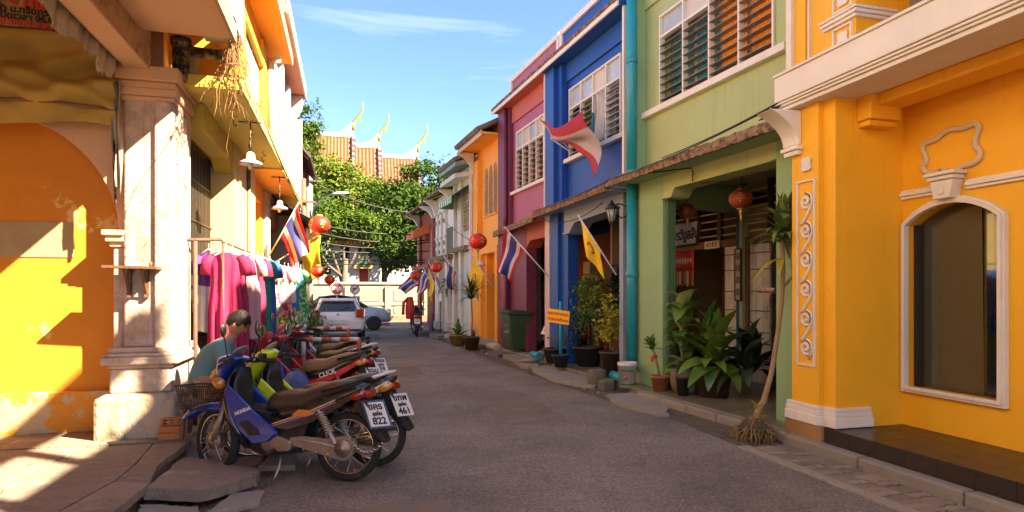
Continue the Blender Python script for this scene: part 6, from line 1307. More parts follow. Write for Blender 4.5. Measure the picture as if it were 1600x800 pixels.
# red and white hoops that keep the parking strip clear
def hoop(x0, y0, x1, y1, h, label):
    t = thing('barrier_hoop', label, 'barrier', (x0, y0, 0), 0, 'red and white hoop barriers'); a = Vector((0, 0, 0)); b = Vector((x1-x0, y1-y0, 0)); up = Vector((0, 0, h)); m = [mat('barrier_red', (.42, .07, .04), .55, .25, 6, .2, dirt=.25, dcol=(.2, .09, .06)), mat('barrier_white', (.6, .54, .48), .6, .2, 6, .1, dirt=.25, dcol=(.3, .22, .16))]
    P = [a, up, up+b, b]; n = [4, 6, 4]; c = 0
    for i in range(3):
        for k in range(n[i]):
            MB().tube([P[i].lerp(P[i+1], k/n[i]), P[i].lerp(P[i+1], (k+1)/n[i])], .032, 8).build('rail_band', m[c % 2], t); c += 1
hoop(-.56, 8.95, .18, 8.80, .95, 'red and white hoop barrier standing between the red scooter and the black motorbike'); hoop(-.6, 11.7, .05, 11.6, .95, 'farther red and white hoop barrier, beyond the last parked motorbike')
# ---------------------------------------------------------------- white hatchback and the silver car
PWC = paint('car_white', (.68, .62, .58)); PSC = paint('car_silver_blue', (.45, .50, .52)); CGL = mat('car_glass', (.025, .022, .02), .06, .1, 3, 0, spec=.9)
def car_body(L_, W_, prof, greens, root, paintm):
    """prof: (x, z_bottom, z_belt) and roof outline, lofted from rings across the car"""
    pass
hc = thing('hatchback_car', 'white hatchback car seen from behind on the left of the street', 'car', (-.24, 20.2, 0), R(90)); hw = .83
def ringset(rows, root, name, m, n=18, pw=3.2): return MB().loft(rows, n, pw).build(name, m, root)
# car axis: x forward from the rear bumper
ringset([(-.02, 0, .52, .70, .20, 0), (.02, 0, .55, .79, .28, 0), (.12, 0, .60, .835, .36, 0), (.6, 0, .63, .845, .40, 0), (1.8, 0, .62, .845, .40, 0), (3.0, 0, .58, .84, .36, 0), (3.45, 0, .54, .78, .30, 0), (3.6, 0, .5, .62, .2, 0)], hc, 'body', PWC)
# greenhouse: tapered cabin
m = MB(); P = [(.12, .95, .76), (.48, 1.35, .56), (1.4, 1.41, .585), (2.1, 1.36, .56), (2.95, .98, .74)]
v = []
for (x, z, w_) in P: v += [(x, -w_, z), (x, w_, z)]
lo_ = [(.10, .80), (2.95, .80)]
v += [(.10, -.80, .7), (.10, .80, .7), (2.95, -.80, .7), (2.95, .80, .7)]
m.add(v, [(0, 1, 3, 2), (2, 3, 5, 4), (4, 5, 7, 6), (6, 7, 9, 8), (0, 2, 4, 6, 8, 12, 10), (1, 11, 13, 9, 7, 5, 3), (0, 10, 11, 1), (8, 9, 13, 12)]); m.build('cabin', PWC, hc, bevel=.05)
def quad3(a, b, c, d, off, name, mm): 
    a, b, c, d = map(Vector, (a, b, c, d)); n_ = (b-a).cross(d-a).normalized()*off; return MB().add([a+n_, b+n_, c+n_, d+n_, a-n_*.5, b-n_*.5, c-n_*.5, d-n_*.5], [(0,1,2,3),(7,6,5,4),(0,4,5,1),(1,5,6,2),(2,6,7,3),(3,7,4,0)]).build(name, mm, hc, bevel=.01)
quad3((.155, .62, .985), (.155, -.62, .985), (.43, -.50, 1.29), (.43, .50, 1.29), .016, 'rear_window', CGL)
for s_ in (-1, 1):
    quad3((.55, s_*.735, 1.02), (1.5, s_*.755, 1.02), (1.45, s_*.60, 1.34), (.75, s_*.58, 1.33), .014 if s_ < 0 else -.014, 'side_window', CGL); quad3((1.58, s_*.755, 1.02), (2.6, s_*.75, 1.02), (2.1, s_*.58, 1.30), (1.53, s_*.60, 1.34), .014 if s_ < 0 else -.014, 'side_window', CGL)
    tl_ = MB().prism([(.03, .80), (.36, .84), (.40, 1.04), (.20, 1.10), (.10, 1.02)], -.02, .02, 'y').build('tail_light', REDL, hc, bevel=.015, loc=(-.03, s_*.775, 0), rot=(0, 0, s_*R(8)))
    MB().box(-.03, .03, -.14, .14, -.13, .13).build('tail_light', REDL, hc, bevel=.03, loc=(.02, s_*.665, .94), rot=(0, R(14), s_*R(-24)))
    for x in (.62, 3.0):
        w_ = thing('wheel', None, None, (x, s_*.76, .30)); w_.parent = hc; X = Matrix.Rotation(R(90), 4, 'X'); MB().lathe([(.2, -.09), (.29, -.09), (.30, 0), (.29, .09), (.2, .09)], 24, X=X).build('tyre', RUBBER, w_); MB().lathe([(.02, -.085), (.2, -.07), (.2, .07), (.02, .085)], 18, X=X).build('rim', PSIL, w_)
B(-.05, .06, -.26, .26, .60, .74).build('number_plate', PLATE, hc, .01); B(-.035, .05, -.72, .72, .36, .44).build('bumper_strip', BPLAST, hc, .02); B(.06, .09, -.1, .1, .80, .835).build('tailgate_handle', PSIL, hc, .008)
MB().prism([(.34, 1.35), (.56, 1.41), (.56, 1.38), (.36, 1.32)], -.5, .5, 'y').build('spoiler', PWC, hc, bevel=.01)
MB().tube([(.10, .0, 1.02), (.17, -.16, 1.08), (.26, -.38, 1.14)], .008, 6).build('rear_wiper', BPLAST, hc); MB().lathe([(.035, 0), (.045, .01), (.035, .015)], 14, X=Matrix.Rotation(R(-90), 4, 'Y')).build('badge', CHROME, hc, loc=(.035, 0, .9))
scar = thing('silver_car', 'silver blue car crossing at the end of the street behind the white hatchback', 'car', (1.9, 27.3, 0), R(0))
MB().loft([(-3.9, 0, .55, .6, .2, 0), (-3.7, 0, .62, .78, .30, 0), (-2.6, 0, .66, .83, .36, 0), (-1.0, 0, .66, .83, .36, 0), (-.3, 0, .62, .80, .30, 0), (-.08, 0, .56, .70, .22, 0), (0, 0, .5, .5, .12, 0)], 18, 3.2).build('body', PSC, scar)
MB().loft([(-3.5, 0, 1.0, .68, .05, 0), (-3.0, 0, 1.18, .64, .24, 0), (-2.2, 0, 1.22, .62, .28, 0), (-1.6, 0, 1.18, .63, .22, 0), (-1.0, 0, 1.0, .68, .05, 0)], 16, 3).build('cabin', CGL, scar); MB().loft([(-3.0, 0, 1.43, .55, .02, 0), (-2.2, 0, 1.50, .58, .025, 0), (-1.7, 0, 1.42, .55, .02, 0)], 12, 3).build('roof', PSC, scar)
for x in (-.75, -3.1):
    for s_ in (-1, 1):
        w_ = thing('wheel', None, None, (x, s_*.76, .31)); w_.parent = scar; X = Matrix.Rotation(R(90), 4, 'X'); MB().lathe([(.2, -.1), (.30, -.1), (.31, 0), (.30, .1), (.2, .1)], 24, X=X).build('tyre', RUBBER, w_)
        MB().lathe([(.02, -.09), (.06, -.10), (.2, -.08), (.21, .08), (.06, .10), (.02, .09)], 18, X=X).build('rim', PSIL, w_)
for s_ in (-1, 1): MB().ell((-.12, s_*.58, .70), (.1, .12, .07), 12, 8).build('headlight', CLEARL, scar)
# ---------------------------------------------------------------- the seated man
SKIN = mat('tanned_skin', (.42, .19, .10), .5, .1, 5, .08, 80, rnd=0); SHIRT = mat('teal_grey_shirt', (.12, .24, .26), .85, .12, 5, .35, 22, rnd=0); TROU = mat('tan_trousers', (.52, .30, .09), .85, .12, 5, .3, 25, rnd=0); HAIR = mat('dark_hair', (.014, .008, .006), .6, .4, 14, .15, 60, rnd=0, spec=.3)
mn = thing('person', 'seated man in a teal grey shirt and tan trousers bending over his hands', 'person', (-1.33, 6.50, .06))
def skin(name, verts, edges, radii, m, parent, lvl=2, root=0):
    me = bpy.data.meshes.new(name); me.from_pydata(verts, edges, []); o = bpy.data.objects.new(name, me); COL.objects.link(o); o.parent = parent
    s_ = o.modifiers.new('skin', 'SKIN'); s_.use_smooth_shade = True
    for i, r in enumerate(radii):
        v = me.skin_vertices[0].data[i]; v.radius = (r, r) if not isinstance(r, tuple) else r; v.use_root = (i == root)
    d = o.modifiers.new('sub', 'SUBSURF'); d.levels = lvl; d.render_levels = lvl; me.materials.append(m); return o
# pelvis 0 at the origin, facing +x; metres
ZP = .62
V_ = [(0, 0, ZP), (.04, 0, ZP+.14), (.10, 0, ZP+.28), (.17, 0, ZP+.40), (.235, 0, ZP+.475), (.29, 0, ZP+.53)]
E_ = [(0, 1), (1, 2), (2, 3), (3, 4), (4, 5)]; Rd = [.135, .125, .13, .12, .055, .05]
def chain(start, pts, rads):
    p = start
    for q, r in zip(pts, rads): V_.append(q); Rd.append(r); E_.append((p, len(V_)-1)); p = len(V_)-1
    return p
for s_ in (-1, 1):
    w_ = chain(3, [(.19, s_*.17, ZP+.385), (.25, s_*.21, ZP+.24), (.30, s_*.22, ZP+.13), (.42, s_*.15, ZP+.145), (.545, s_*.07, ZP+.17), (.60, s_*.055, ZP+.175)], [.07, .05, .042, .036, .027, .034])
    for k in range(4):   # fingers curl round the work he holds
        oy = (k-1.5)*.019*s_; chain(w_, [(.645, s_*.055+oy, ZP+.18), (.675, s_*.045+oy, ZP+.165-.004*k), (.672+.004*(k == 1), s_*.035+oy, ZP+.14)], [.0105, .0095, .008])
    chain(w_, [(.62, s_*.03, ZP+.20), (.65, s_*.015, ZP+.195)], [.011, .009])
    chain(0, [(.10, s_*.10, ZP-.02), (.28, s_*.13, ZP+.01), (.46, s_*.15, ZP+.02), (.47, s_*.15, ZP-.2), (.44, s_*.15, ZP-.47), (.44, s_*.15, ZP-.54), (.55, s_*.16, ZP-.575)], [.10, .085, .062, .055, .04, .04, .03])
bo = skin('body', V_, E_, Rd, SKIN, mn)
# head: skull, jaw, nose, ears on the neck, chin tucked down towards the hands
hd_ = thing('head', None, None, (.315, 0, ZP+.615), 0, rot=(0, R(38), R(-14))); hd_.parent = mn
h = MB(); 
def headfn(u, v):
    th = 2*PI*u; ph = PI*v; x = math.sin(ph)*math.cos(th); y = math.sin(ph)*math.sin(th); z = math.cos(ph)
    X = .100*x; Y_ = .076*y; Z = .122*z
    if z < 0: X = X*(1-.18*(-z)) + .018*(-z)*(1 if x > -.2 else .3); Y_ *= 1-.30*(-z)
    if x > .6 and -.25 < z < .12 and abs(y) < .22: X += .022*(1-abs(y)/.22)*(1-abs(z+.08)/.2)
    if x > .5 and .10 < z < .26 and abs(abs(y)-.38) < .2: X -= .008
    if x > .6 and -.62 < z < -.5 and abs(y) < .35: X -= .006
    return (X, Y_, Z)
h.sheet(headfn, 44, 34); h.build('face', SKIN, hd_)
for s_ in (-1, 1):
    MB().ell((0, 0, 0), (.026, .012, .036), 12, 8).build('ear', SKIN, hd_, loc=(-.005, s_*.076, -.005), rot=(0, R(-10), s_*.25)); MB().ell((0, 0, 0), (.008, .013, .006), 10, 6).build('eye', mat('dark_eye', (.02, .015, .012), .2), hd_, loc=(.087, s_*.031, .018)); MB().ell((0, 0, 0), (.006, .022, .005), 10, 6).build('eyebrow', HAIR, hd_, loc=(.092, s_*.032, .04))
MB().ell((0, 0, 0), (.006, .022, .006), 10, 6).build('mouth', mat('lip', (.22, .07, .05), .5), hd_, loc=(.098, 0, -.066))
hr = MB(); 
def hairfn(u, v):
    th = 2*PI*u; fr = math.cos(th); lim = .36+.36*((1-fr)/2)**.8 + .03*math.sin(th*9)+.022*math.sin(th*23+1); ph = PI*v*lim; k = 1+.05*math.sin(th*7+ph*6)*.6; return (-.008+.107*k*math.sin(ph)*math.cos(th), .083*k*math.sin(ph)*math.sin(th), .010+.124*math.cos(ph)+.004*math.sin(th*13)+.003*math.sin(th*31+ph*9))
hr.sheet(hairfn, 40, 14); hr.build('hair', HAIR, hd_, solid=.012)
# shirt
Sv = [(-.01, 0, ZP-.03), (.03, 0, ZP+.12), (.09, 0, ZP+.28), (.165, 0, ZP+.395), (.215, 0, ZP+.45)]; Se = [(0, 1), (1, 2), (2, 3), (3, 4)]; Sr = [(.155, .17), (.145, .165), (.15, .165), (.13, .15), .075]
for s_ in (-1, 1):
    i = len(Sv); Sv += [(.185, s_*.175, ZP+.385), (.235, s_*.205, ZP+.26), (.262, s_*.212, ZP+.19)]; Sr += [.088, .072, .074]; Se += [(3, i), (i, i+1), (i+1, i+2)]
skin('shirt', Sv, Se, Sr, SHIRT, mn)
Tv = [(-.01, 0, ZP-.02), (.02, 0, ZP+.06)]; Te = [(0, 1)]; Tr = [.145, .14]
for s_ in (-1, 1):
    i = len(Tv); Tv += [(.10, s_*.10, ZP-.015), (.28, s_*.13, ZP+.012), (.465, s_*.15, ZP+.015), (.478, s_*.15, ZP-.18), (.445, s_*.15, ZP-.42)]; Tr += [.112, .098, .08, .072, .066]; Te += [(0, i), (i, i+1), (i+1, i+2), (i+2, i+3), (i+3, i+4)]
skin('trousers', Tv, Te, Tr, TROU, mn)
stl = thing('stool', 'plain wooden stool under the seated man', 'stool', (-1.33, 6.50, .225))
B(-.17, .17, -.17, .17, .29, .33).build('seat', WOOD, stl, .01)
for sx in (-.13, .13):
    for sy in (-.13, .13): MB().bar((sx, sy, .3), (sx*1.15, sy*1.15, .0), .02, 6).build('leg', WOOD, stl)
# ---------------------------------------------------------------- clothes on the two racks
def rack(x, y0, y1, z, label):
    r = base('clothes_rail', label, 'clothes rail', x, (y0+y1)/2, 0, 'clothes rails in front of the left houses')
    put(MB().tube([(x, y0, z), (x, y1, z)], .014, 8), 'bar', RUST, r)
    for y in (y0+.06, y1-.06):
        put(MB().tube([(x, y, 0), (x, y, z)], .014, 8), 'upright', RUST, r); put(MB().tube([(x-.25, y, .02), (x+.25, y, .02)], .014, 8), 'foot', RUST, r)
    return r
rack(-1.33, 7.45, 9.62, 2.17, 'nearer rusty clothes rail carrying long dresses by the folding gate'); rack(-1.30, 9.9, 12.6, 2.14, 'farther clothes rail carrying printed shirts and scarves')
rb_ = base('rail_support', 'rusty pole reaching from the gate post to the nearer clothes rail', 'pole', -1.6, 7.4, 0); put(MB().tube([(-1.78, 7.3, 2.16), (-1.33, 7.45, 2.19)], .02, 6), 'arm', RUST, rb_); put(MB().tube([(-1.58, 7.36, .1), (-1.58, 7.36, 2.16)], .022, 6), 'post', RUST, rb_)
def garment(x, y, z, w, L_, m, label, flare=1.15, sleeves=True, rz=0, folds=7, fold=.2, depth=.05, strap=False):
    g = thing('hanging_garment', label, 'clothing', (x, y, z), rz, 'clothes hanging on the rails'); sd = random.uniform(0, 6)
    MB().tube([(0, 0, 0), (0, 0, -.06)], .005, 5).tube([(-w*.42, 0, -.13), (0, 0, -.06), (w*.42, 0, -.13)], .008, 5).build('hanger', mat('hanger_plastic', (.5, .5, .55), .4, rnd=.4), g)
    def fn(u, v):
        t = 2*PI*u; zz = -.11 - (L_-.11)*v
        ww = w*.5*(.30+.70*min(1, v/.07)**.6) if v < .07 else w*.5*(1 - .10*math.sin(PI*min(1, (v-.07)/.35)) + (flare-1)*v)
        dd = depth*(.5+.5*min(1, v/.1)) * (1+.5*v)
        k = 1 + (1.5*fold*math.sin(folds*t+sd+1.3*math.sin(3*v)) + fold*.8*math.sin(folds*2.3*t+sd*2+2*v))*min(1, .15+v*1.6)
        return (ww*math.cos(t)*(1+.02*math.sin(9*v+sd)) , dd*math.sin(t)*k + .018*math.sin(folds*1.3*math.cos(t)*2+sd)*v, zz + .02*math.sin(2*t+sd)*v)
    MB().sheet(fn, 44, 22).build('cloth', m, g)
    if sleeves:
        for s_ in (-1, 1): MB().tube([(s_*w*.40, 0, -.14), (s_*w*.55, .0, -.22), (s_*w*.60, .01, -.36)], [.045, .06, .065], 10).build('sleeve', m, g)
    return g
MAG = mat('magenta_cloth', (.30, .004, .055), .8, .18, 4, .2, 20, rnd=.05); MAG2 = mat('crimson_pink_cloth', (.34, .012, .07), .8, .15, 4, .2, 20); LPK = mat('pale_pink_cloth', (.5, .27, .27), .85, .1, 4, .15); WPR = stripes('white_violet_cloth', [(.16, .04, .30), (.62, .52, .60), (.70, .66, .64)], [0, .42, .55], 'V'); TEA = mat('teal_green_cloth', (.0, .20, .15), .8, .15, 4, .2); BLC = mat('deep_blue_cloth', (.02, .09, .30), .8, .15, 4, .2); VIO = mat('violet_cloth', (.22, .03, .24), .8, .15, 4, .2)
PSTR = stripes('pink_stripe_cloth', [(.62, .17, .16), (.68, .47, .40), (.58, .12, .15), (.70, .52, .44)], [0, .3, .52, .8], 'V', 9, diag=1.6); FL1 = floral('floral_print', (.62, .52, .48), [(.55, .06, .08), (.1, .25, .12), (.6, .3, .1), (.25, .08, .25)], 22); FL2 = floral('red_floral_print', (.55, .10, .12), [(.66, .5, .4), (.3, .02, .1), (.7, .3, .25)], 20); GRC = floral('green_batik', (.02, .30, .06), [(.25, .5, .15), (.03, .22, .05), (.45, .55, .3)], 26); ORC = mat('orange_shirt_cloth', (.7, .13, .02), .8, .12); WHC = mat('white_shirt_cloth', (.5, .46, .43), .85, .08); MVC = floral('mauve_print', (.22, .05, .12), [(.35, .12, .2), (.1, .05, .2), (.45, .3, .3)], 18); BPC = mat('blue_print_cloth', (.05, .2, .4), .8, .3, 12)
for (x, y, w_, L_, m, lb, kw) in [
    (-1.52, 7.72, .22, 1.0, WPR, 'white dress with violet hem, leftmost on the nearer clothes rail', dict(flare=1.2)),
    (-1.31, 7.58, .36, 1.42, MAG, 'long magenta dress, nearest and largest garment on the rail', dict(flare=1.06, folds=9, fold=.3)),
    (-1.30, 7.92, .34, 1.36, MAG2, 'second magenta dress tucked behind the largest one', dict(flare=1.1)),
    (-1.20, 8.2, .34, 1.15, LPK, 'pale pink long dress beside the magenta dresses', dict(flare=1.1)),
    (-1.17, 8.5, .34, 1.3, MAG2, 'crimson pink skirt dress between the pale pink and teal dresses', dict(flare=1.1)),
    (-1.14, 8.85, .34, 1.25, TEA, 'teal green dress near the far end of the nearer rail', dict(flare=1.15)),
    (-1.12, 9.15, .36, 1.4, BLC, 'deep blue long dress near the end of the nearer rail', dict(flare=1.1)),
    (-1.14, 9.42, .3, .8, VIO, 'short violet blouse, last on the nearer rail', dict()),
    (-1.17, 9.98, .30, 1.34, PSTR, 'pink and white diagonal striped scarf hanging long', dict(sleeves=False, flare=.75, folds=5, fold=.3)),
    (-1.24, 10.3, .34, .66, WHC, 'white shirt just past the striped scarf', dict()),
    (-1.14, 10.42, .18, .42, ORC, 'small orange top among the white shirts', dict()),
    (-1.18, 10.62, .34, .86, FL1, 'white floral printed blouse on the farther rail', dict()),
    (-1.08, 10.9, .34, .72, LPK, 'pale pink blouse on the farther rail', dict()),
    (-1.10, 11.15, .36, .95, FL2, 'red floral printed dress on the farther rail', dict(flare=1.25)),
    (-1.04, 11.5, .34, .7, WHC, 'white blouse next to the blue printed shirt', dict()),
    (-1.00, 11.75, .34, .85, BPC, 'blue printed shirt just before the green batik dress', dict()),
    (-.93, 12.0, .42, 1.18, GRC, 'bright green batik dress near the end of the farther rail', dict(flare=1.3, fold=.2)),
    (-.92, 12.35, .40, 1.35, MVC, 'mauve printed dress, last on the farther rail', dict(flare=1.2))]:
    garment(x, y, 2.16 if y < 9.7 else 2.13, w_, L_, m, lb, **kw)
# brown jars and a crate in the shade behind the racks
for k, (x, y, r) in enumerate([(-1.15, 11.6, .26), (-1.2, 12.5, .22)]):
    t = MB().lathe([(r*.6, 0), (r, .25), (r*1.05, .5), (r*.8, .68), (r*.85, .74), (r*.7, .74), (r*.65, .5)], 20).build('clay_jar', mat('terracotta_jar', (.30, .13, .07), .7, .2, 5, .2), None, loc=(x, y, .02)); tag(t, ['terracotta jar standing under the farther clothes rail', 'smaller terracotta jar past the end of the clothes rails'][k], 'jar')
# ---------------------------------------------------------------- flags
FR, FW, FB = (.52, .022, .03), (.66, .63, .62), (.075, .07, .30)
THAI = stripes('thai_flag_cloth', [FR, FW, FB, FW, FR], [0, .167, .333, .667, .833], 'V'); KING = mat('king_yellow_cloth', (.80, .50, .015), .75, .1, 5, .1, rnd=.04); POLEW = mat('white_pole', (.62, .56, .48), .5, .12)
FADED = stripes('faded_flag_cloth', [(.52, .05, .09), (.56, .48, .52), (.50, .46, .54), (.60, .52, .54), (.55, .06, .09)], [0, .2, .36, .64, .8], 'V')
def flag(label, foot, tip, hoist, fly, flydir, m, wave=.06, seed=1, droop=.55, emblem=False, group='flags along the street'):
    """pole > from foot to tip; cloth tied along the upper part, its free end falling along flydir"""
    foot = Vector(foot); tip = Vector(tip); f = thing('flag', label, 'flag', foot, 0, 0 or group); d = (tip-foot); D = d.normalized()
    MB().tube([(0, 0, 0), d], .014, 8).build('pole', POLEW, f); MB().ell(tuple(d), (.022, .022, .03), 8, 6).build('finial', POLEW, f)
    F = Vector(flydir).normalized(); Nn = D.cross(F).normalized(); q = random.Random(seed); a, b, c = [q.uniform(0, 6) for _ in range(3)]
    def fn(u, v):
        # u runs along the fly, v down the hoist
        p = d - D*(.03+hoist*v*(1-.30*u*droop))
        p = p + F*fly*u*(1-.10*math.sin(PI*v)*droop) + Vector((0, 0, -1))*fly*.28*droop*u*u*(1-v)
        return p + Nn*(wave*math.sin(5.5*u+3.0*v+a)+wave*.6*math.sin(9*v+2*u+b)*(.4+u) + wave*.3*math.sin(14*u*v+c))*min(1, u*3+.15)
    MB().sheet(fn, 26, 18).build('cloth', m, f, solid=.003)
    if emblem:
        P = [fn(.5+.12*math.cos(t), .45+.14*math.sin(t)) + Nn*.012 for t in [i*2*PI/14*.8 for i in range(15)]]; MB().tube(P, .012, 5).build('emblem', mat('emblem_red', (.35, .05, .03), .7), f)
        P = [p - Nn*.024 for p in P]; MB().tube(P, .012, 5).build('emblem', MATS['emblem_red'], f)
    return f
fw = lambda s, y, z: tuple(RW(s, y, z))
flag('Thai tricolour flag on a white pole in front of the purple house', fw(6.9, .08, 1.95), fw(7.55, .85, 3.05), .62, .85, (-.22, .1, -1), THAI, .07, 3)
flag('yellow flag with a small emblem on a white pole before the blue house', fw(4.0, .05, 1.9), fw(4.45, .55, 2.95), .70, .62, (.18, -.1, -1), KING, .03, 5, emblem=True)
flag('faded wind-twisted flag on the bracket under the blue louvre window', fw(5.82, .05, 4.45), fw(5.92, .70, 5.03), .42, 1.65, (.30, -1.5, -.92), FADED, .09, 7, droop=-1.3)
flag('yellow flag hanging by the second yellow house doorway', fw(10.75, .05, 1.7), fw(11.3, .5, 2.6), .6, .75, (-.2, .2, -1), KING, .04, 9, emblem=True)
flag('Thai flag hanging by the pale house next to the yellow house', fw(13.05, .1, 1.75), fw(13.7, .75, 2.75), .62, .85, (.1, .2, -1), THAI, .07, 11)
flag('Thai flag on the right-hand pole of the cluster by the old white house', fw(15.7, .3, 1.4), fw(15.9, .75, 2.65), .6, .85, (.55, -.1, -1), THAI, .06, 13)
flag('yellow flag in the middle of the cluster by the old white house', fw(15.9, .32, 1.4), fw(16.6, .62, 2.45), .55, .8, (0, 0, -1), KING, .05, 14)
flag('Thai flag on the left-hand pole of the cluster by the old white house', fw(16.2, .32, 1.4), fw(17.3, .65, 2.5), .6, .8, (-.4, .2, -1), THAI, .06, 15)
flag('Thai flag spread at the dark red corner house', fw(18.3, .15, 1.6), fw(18.9, .75, 2.4), .6, .8, (-.9, .1, -.75), THAI, .05, 16)
flag('Thai tricolour flag hanging from the salmon house above the clothes', (-1.5, 13.2, 2.3), (-.92, 13.1, 3.4), .72, .85, (.28, -.12, -1), THAI, .06, 17)
flag('yellow flag behind the tricolour by the black awning', (-1.45, 15.3, 2.2), (-.62, 15.0, 3.15), .65, 1.0, (.12, 0, -1), KING, .05, 18)
flag('distant Thai flag flying on the cream boundary wall', (.6, 31.2, 1.6), (3.0, 31.2, 2.7), .8, .9, (-.3, 0, -1), THAI, .05, 19) if 0 else None
sb = thing('placard', 'small white placard on the flag poles by the old white house', 'sign', fw(15.8, .36, 1.42), RA); B(-.2, .2, 0, .015, -.13, .13).build('board', WHT, sb, rot=(0, R(12), 0)); MB().tube([(.1, -.02, -1.25), (.1, -.02, .1)], .016, 6).build('post', BLACKM, sb)
# ---------------------------------------------------------------- lanterns
LRED = mat('red_lantern_silk', (.62, .022, .010), .5, .12, 5, .12, rnd=.06); LDK = mat('old_lantern_silk', (.30, .05, .022), .55, .2, 6, .2, rnd=.05); LGLD = mat('lantern_gold', (.72, .42, .05), .45, .15)
def lantern(label, loc, r, m=LRED, tas=LGLD, chars=True, dark=False, hang=.25, group='red lanterns hung along the street'):
    l = thing('lantern', label, 'lantern', loc, 0, group); prof = [(r*math.sin(PI*i/18)*1.0 if 0 < i < 18 else r*.3, -r*.86*math.cos(PI*i/18)) for i in range(2, 17)]
    MB().lathe([(r*.3, -r*.86)] + prof + [(r*.3, r*.86)], 72, ribs=24, ramp=-.035).build('shade', m, l)
    for z in (-1, 1): MB().lathe([(r*.32, z*r*.84-.012), (r*.34, z*r*.84), (r*.32, z*r*.84+.018), (r*.2, z*r*.84+.02)], 20).build('collar', LGLD if not dark else GOLDM, l)
    MB().tube([(0, 0, r*.86), (0, 0, r*.86+hang)], .006, 5).build('cord', WIRE, l)
    tm_ = MB(); tm_.lathe([(.0, -r*.88), (r*.14, -r*.92), (r*.15, -r*1.2), (r*.11, -r*1.22)], 10); tm_.tube([(0, 0, -r*1.2), (.01, 0, -r*1.95)], [r*.10, r*.06], 6); tm_.build('tassel', tas, l)
    if chars:
        for k in range(5 if not dark else 6):
            a = 2*PI*k/(5 if not dark else 6) - 1.2
            for (du, z0, z1, ww) in ((0, -.35, .42, .07), (.14, .12, .20, .2), (-.12, -.12, -.03, .22), (.05, .32, .40, .16)):
                aa = a+du*.4; q = [(1.02*r*math.sin(math.acos(max(-1, min(1, z/.86))))*math.cos(aa+s_*ww), 1.02*r*math.sin(math.acos(max(-1, min(1, z/.86))))*math.sin(aa+s_*ww), z*r) for z in (z0, z1) for s_ in (-1, 1)]
                MB().add(q, [(0, 1, 3, 2)]).build('gold_mark', LGLD if not dark else mat('faded_gold_mark', (.42, .22, .07), .5), l, solid=.004)
    return l
lantern('large red lantern with gold characters hanging by the lamp post', (-.454, 11.518, 2.815), .185); lantern('smaller red lantern hanging low beyond the clothes and below the largest lantern', (-.587, 14.146, 2.064), .15); lantern('smallest red lantern low over the white car', (-.379, 15.642, 1.912), .13)
lantern('large red lantern hanging before the second yellow house', (3.22, 15.2, 2.89), .235); lantern('red lantern in the middle of the white house flags', (2.75, 19.3, 2.39), .195); lantern('red lantern farthest right-hand, at the red corner house', (2.42, 22.3, 2.21), .2)
lantern('dark patterned lantern over the pink Thai board', fw(3.1, -.75, 2.92), .145, LDK, LGLD, True, True, .3, 'old lanterns in the green arcade'); lantern('larger dark patterned lantern before the transom grille', fw(1.72, -.65, 2.92), .165, LDK, LGLD, True, True, .3, 'old lanterns in the green arcade')
lantern('dim red lantern high in the blue arcade', fw(5.8, -1.2, 2.72), .13, LDK, LGLD, False, True, .3, 'old lanterns in the green arcade')
# ---------------------------------------------------------------- wall lamp
wl = thing('wall_lamp', 'black carriage lamp on a scroll bracket by the blue and green corner', 'lamp', fw(3.68, .02, 2.98), RA); IR = mat('black_iron', (.02, .018, .016), .5, .2)
B(-.05, .05, 0, .02, -.16, .12).build('wall_plate', IR, wl); MB().tube([(0, .02, -.1), (0, .12, -.14), (0, .22, -.06), (0, .24, .03), (0, .18, .07), (0, .14, .02)], .011, 6).build('bracket', IR, wl); MB().tube([(0, .02, .06), (0, .16, .10), (0, .30, .06)], .011, 6).build('bracket', IR, wl)
MB().lathe([(.045, -.20), (.095, .0)], 6, c=(0, .30, 0)).build('glass', mat('lamp_glass', (.35, .33, .28), .1, spec=.8), wl); MB().lathe([(.115, .0), (.08, .06), (.03, .11), (.012, .15)], 6, c=(0, .30, 0)).build('roof', IR, wl); MB().lathe([(.01, -.27), (.03, -.24), (.05, -.2)], 8, c=(0, .30, 0)).build('finial', IR, wl)
for i in range(6): a = PI*i/3; MB().bar((.046*math.cos(a), .30+.046*math.sin(a), -.2), (.097*math.cos(a), .30+.097*math.sin(a), .0), .006).build('rib', IR, wl)
# ---------------------------------------------------------------- pots and plants
SOIL = mat('dark_soil', (.04, .028, .018), .95, .3, 9, .6); POTB = mat('black_plastic_pot', (.03, .027, .025), .5, .25, 4, .1, dirt=.25, dcol=(.1, .08, .06)); POTT = mat('terracotta_pot', (.40, .14, .045), .7, .2, 5, .2, dirt=.25, dcol=(.2, .1, .06)); POTY = mat('ochre_glazed_pot', (.28, .17, .04), .4, .2, 5, .1); POTD = mat('dark_brown_pot', (.075, .045, .03), .5, .25, 4, .15); JARG = mat('grey_glazed_jar', (.20, .155, .10), .55, .3, 4, .2, dirt=.35, dcol=(.4, .33, .25), dscale=4, streak=.3, scol=(.06, .045, .03))
def pot(loc, r, h, m, label, lip=True, taper=.72, group='plant pots by the arcades'):
    p = thing('plant_pot', label, 'pot', loc, 0, group); pr = [(r*taper, 0), (r, h)] + ([(r*1.08, h), (r*1.08, h+.03), (r*.96, h+.03)] if lip else []) + [(r*.92, h-.02), (r*.9, h-.05)]
    MB().lathe(pr, 24).build('body', m, p); MB().lathe([(r*.93, h-.06), (.001, h-.035)], 18).build('soil', SOIL, p); return p
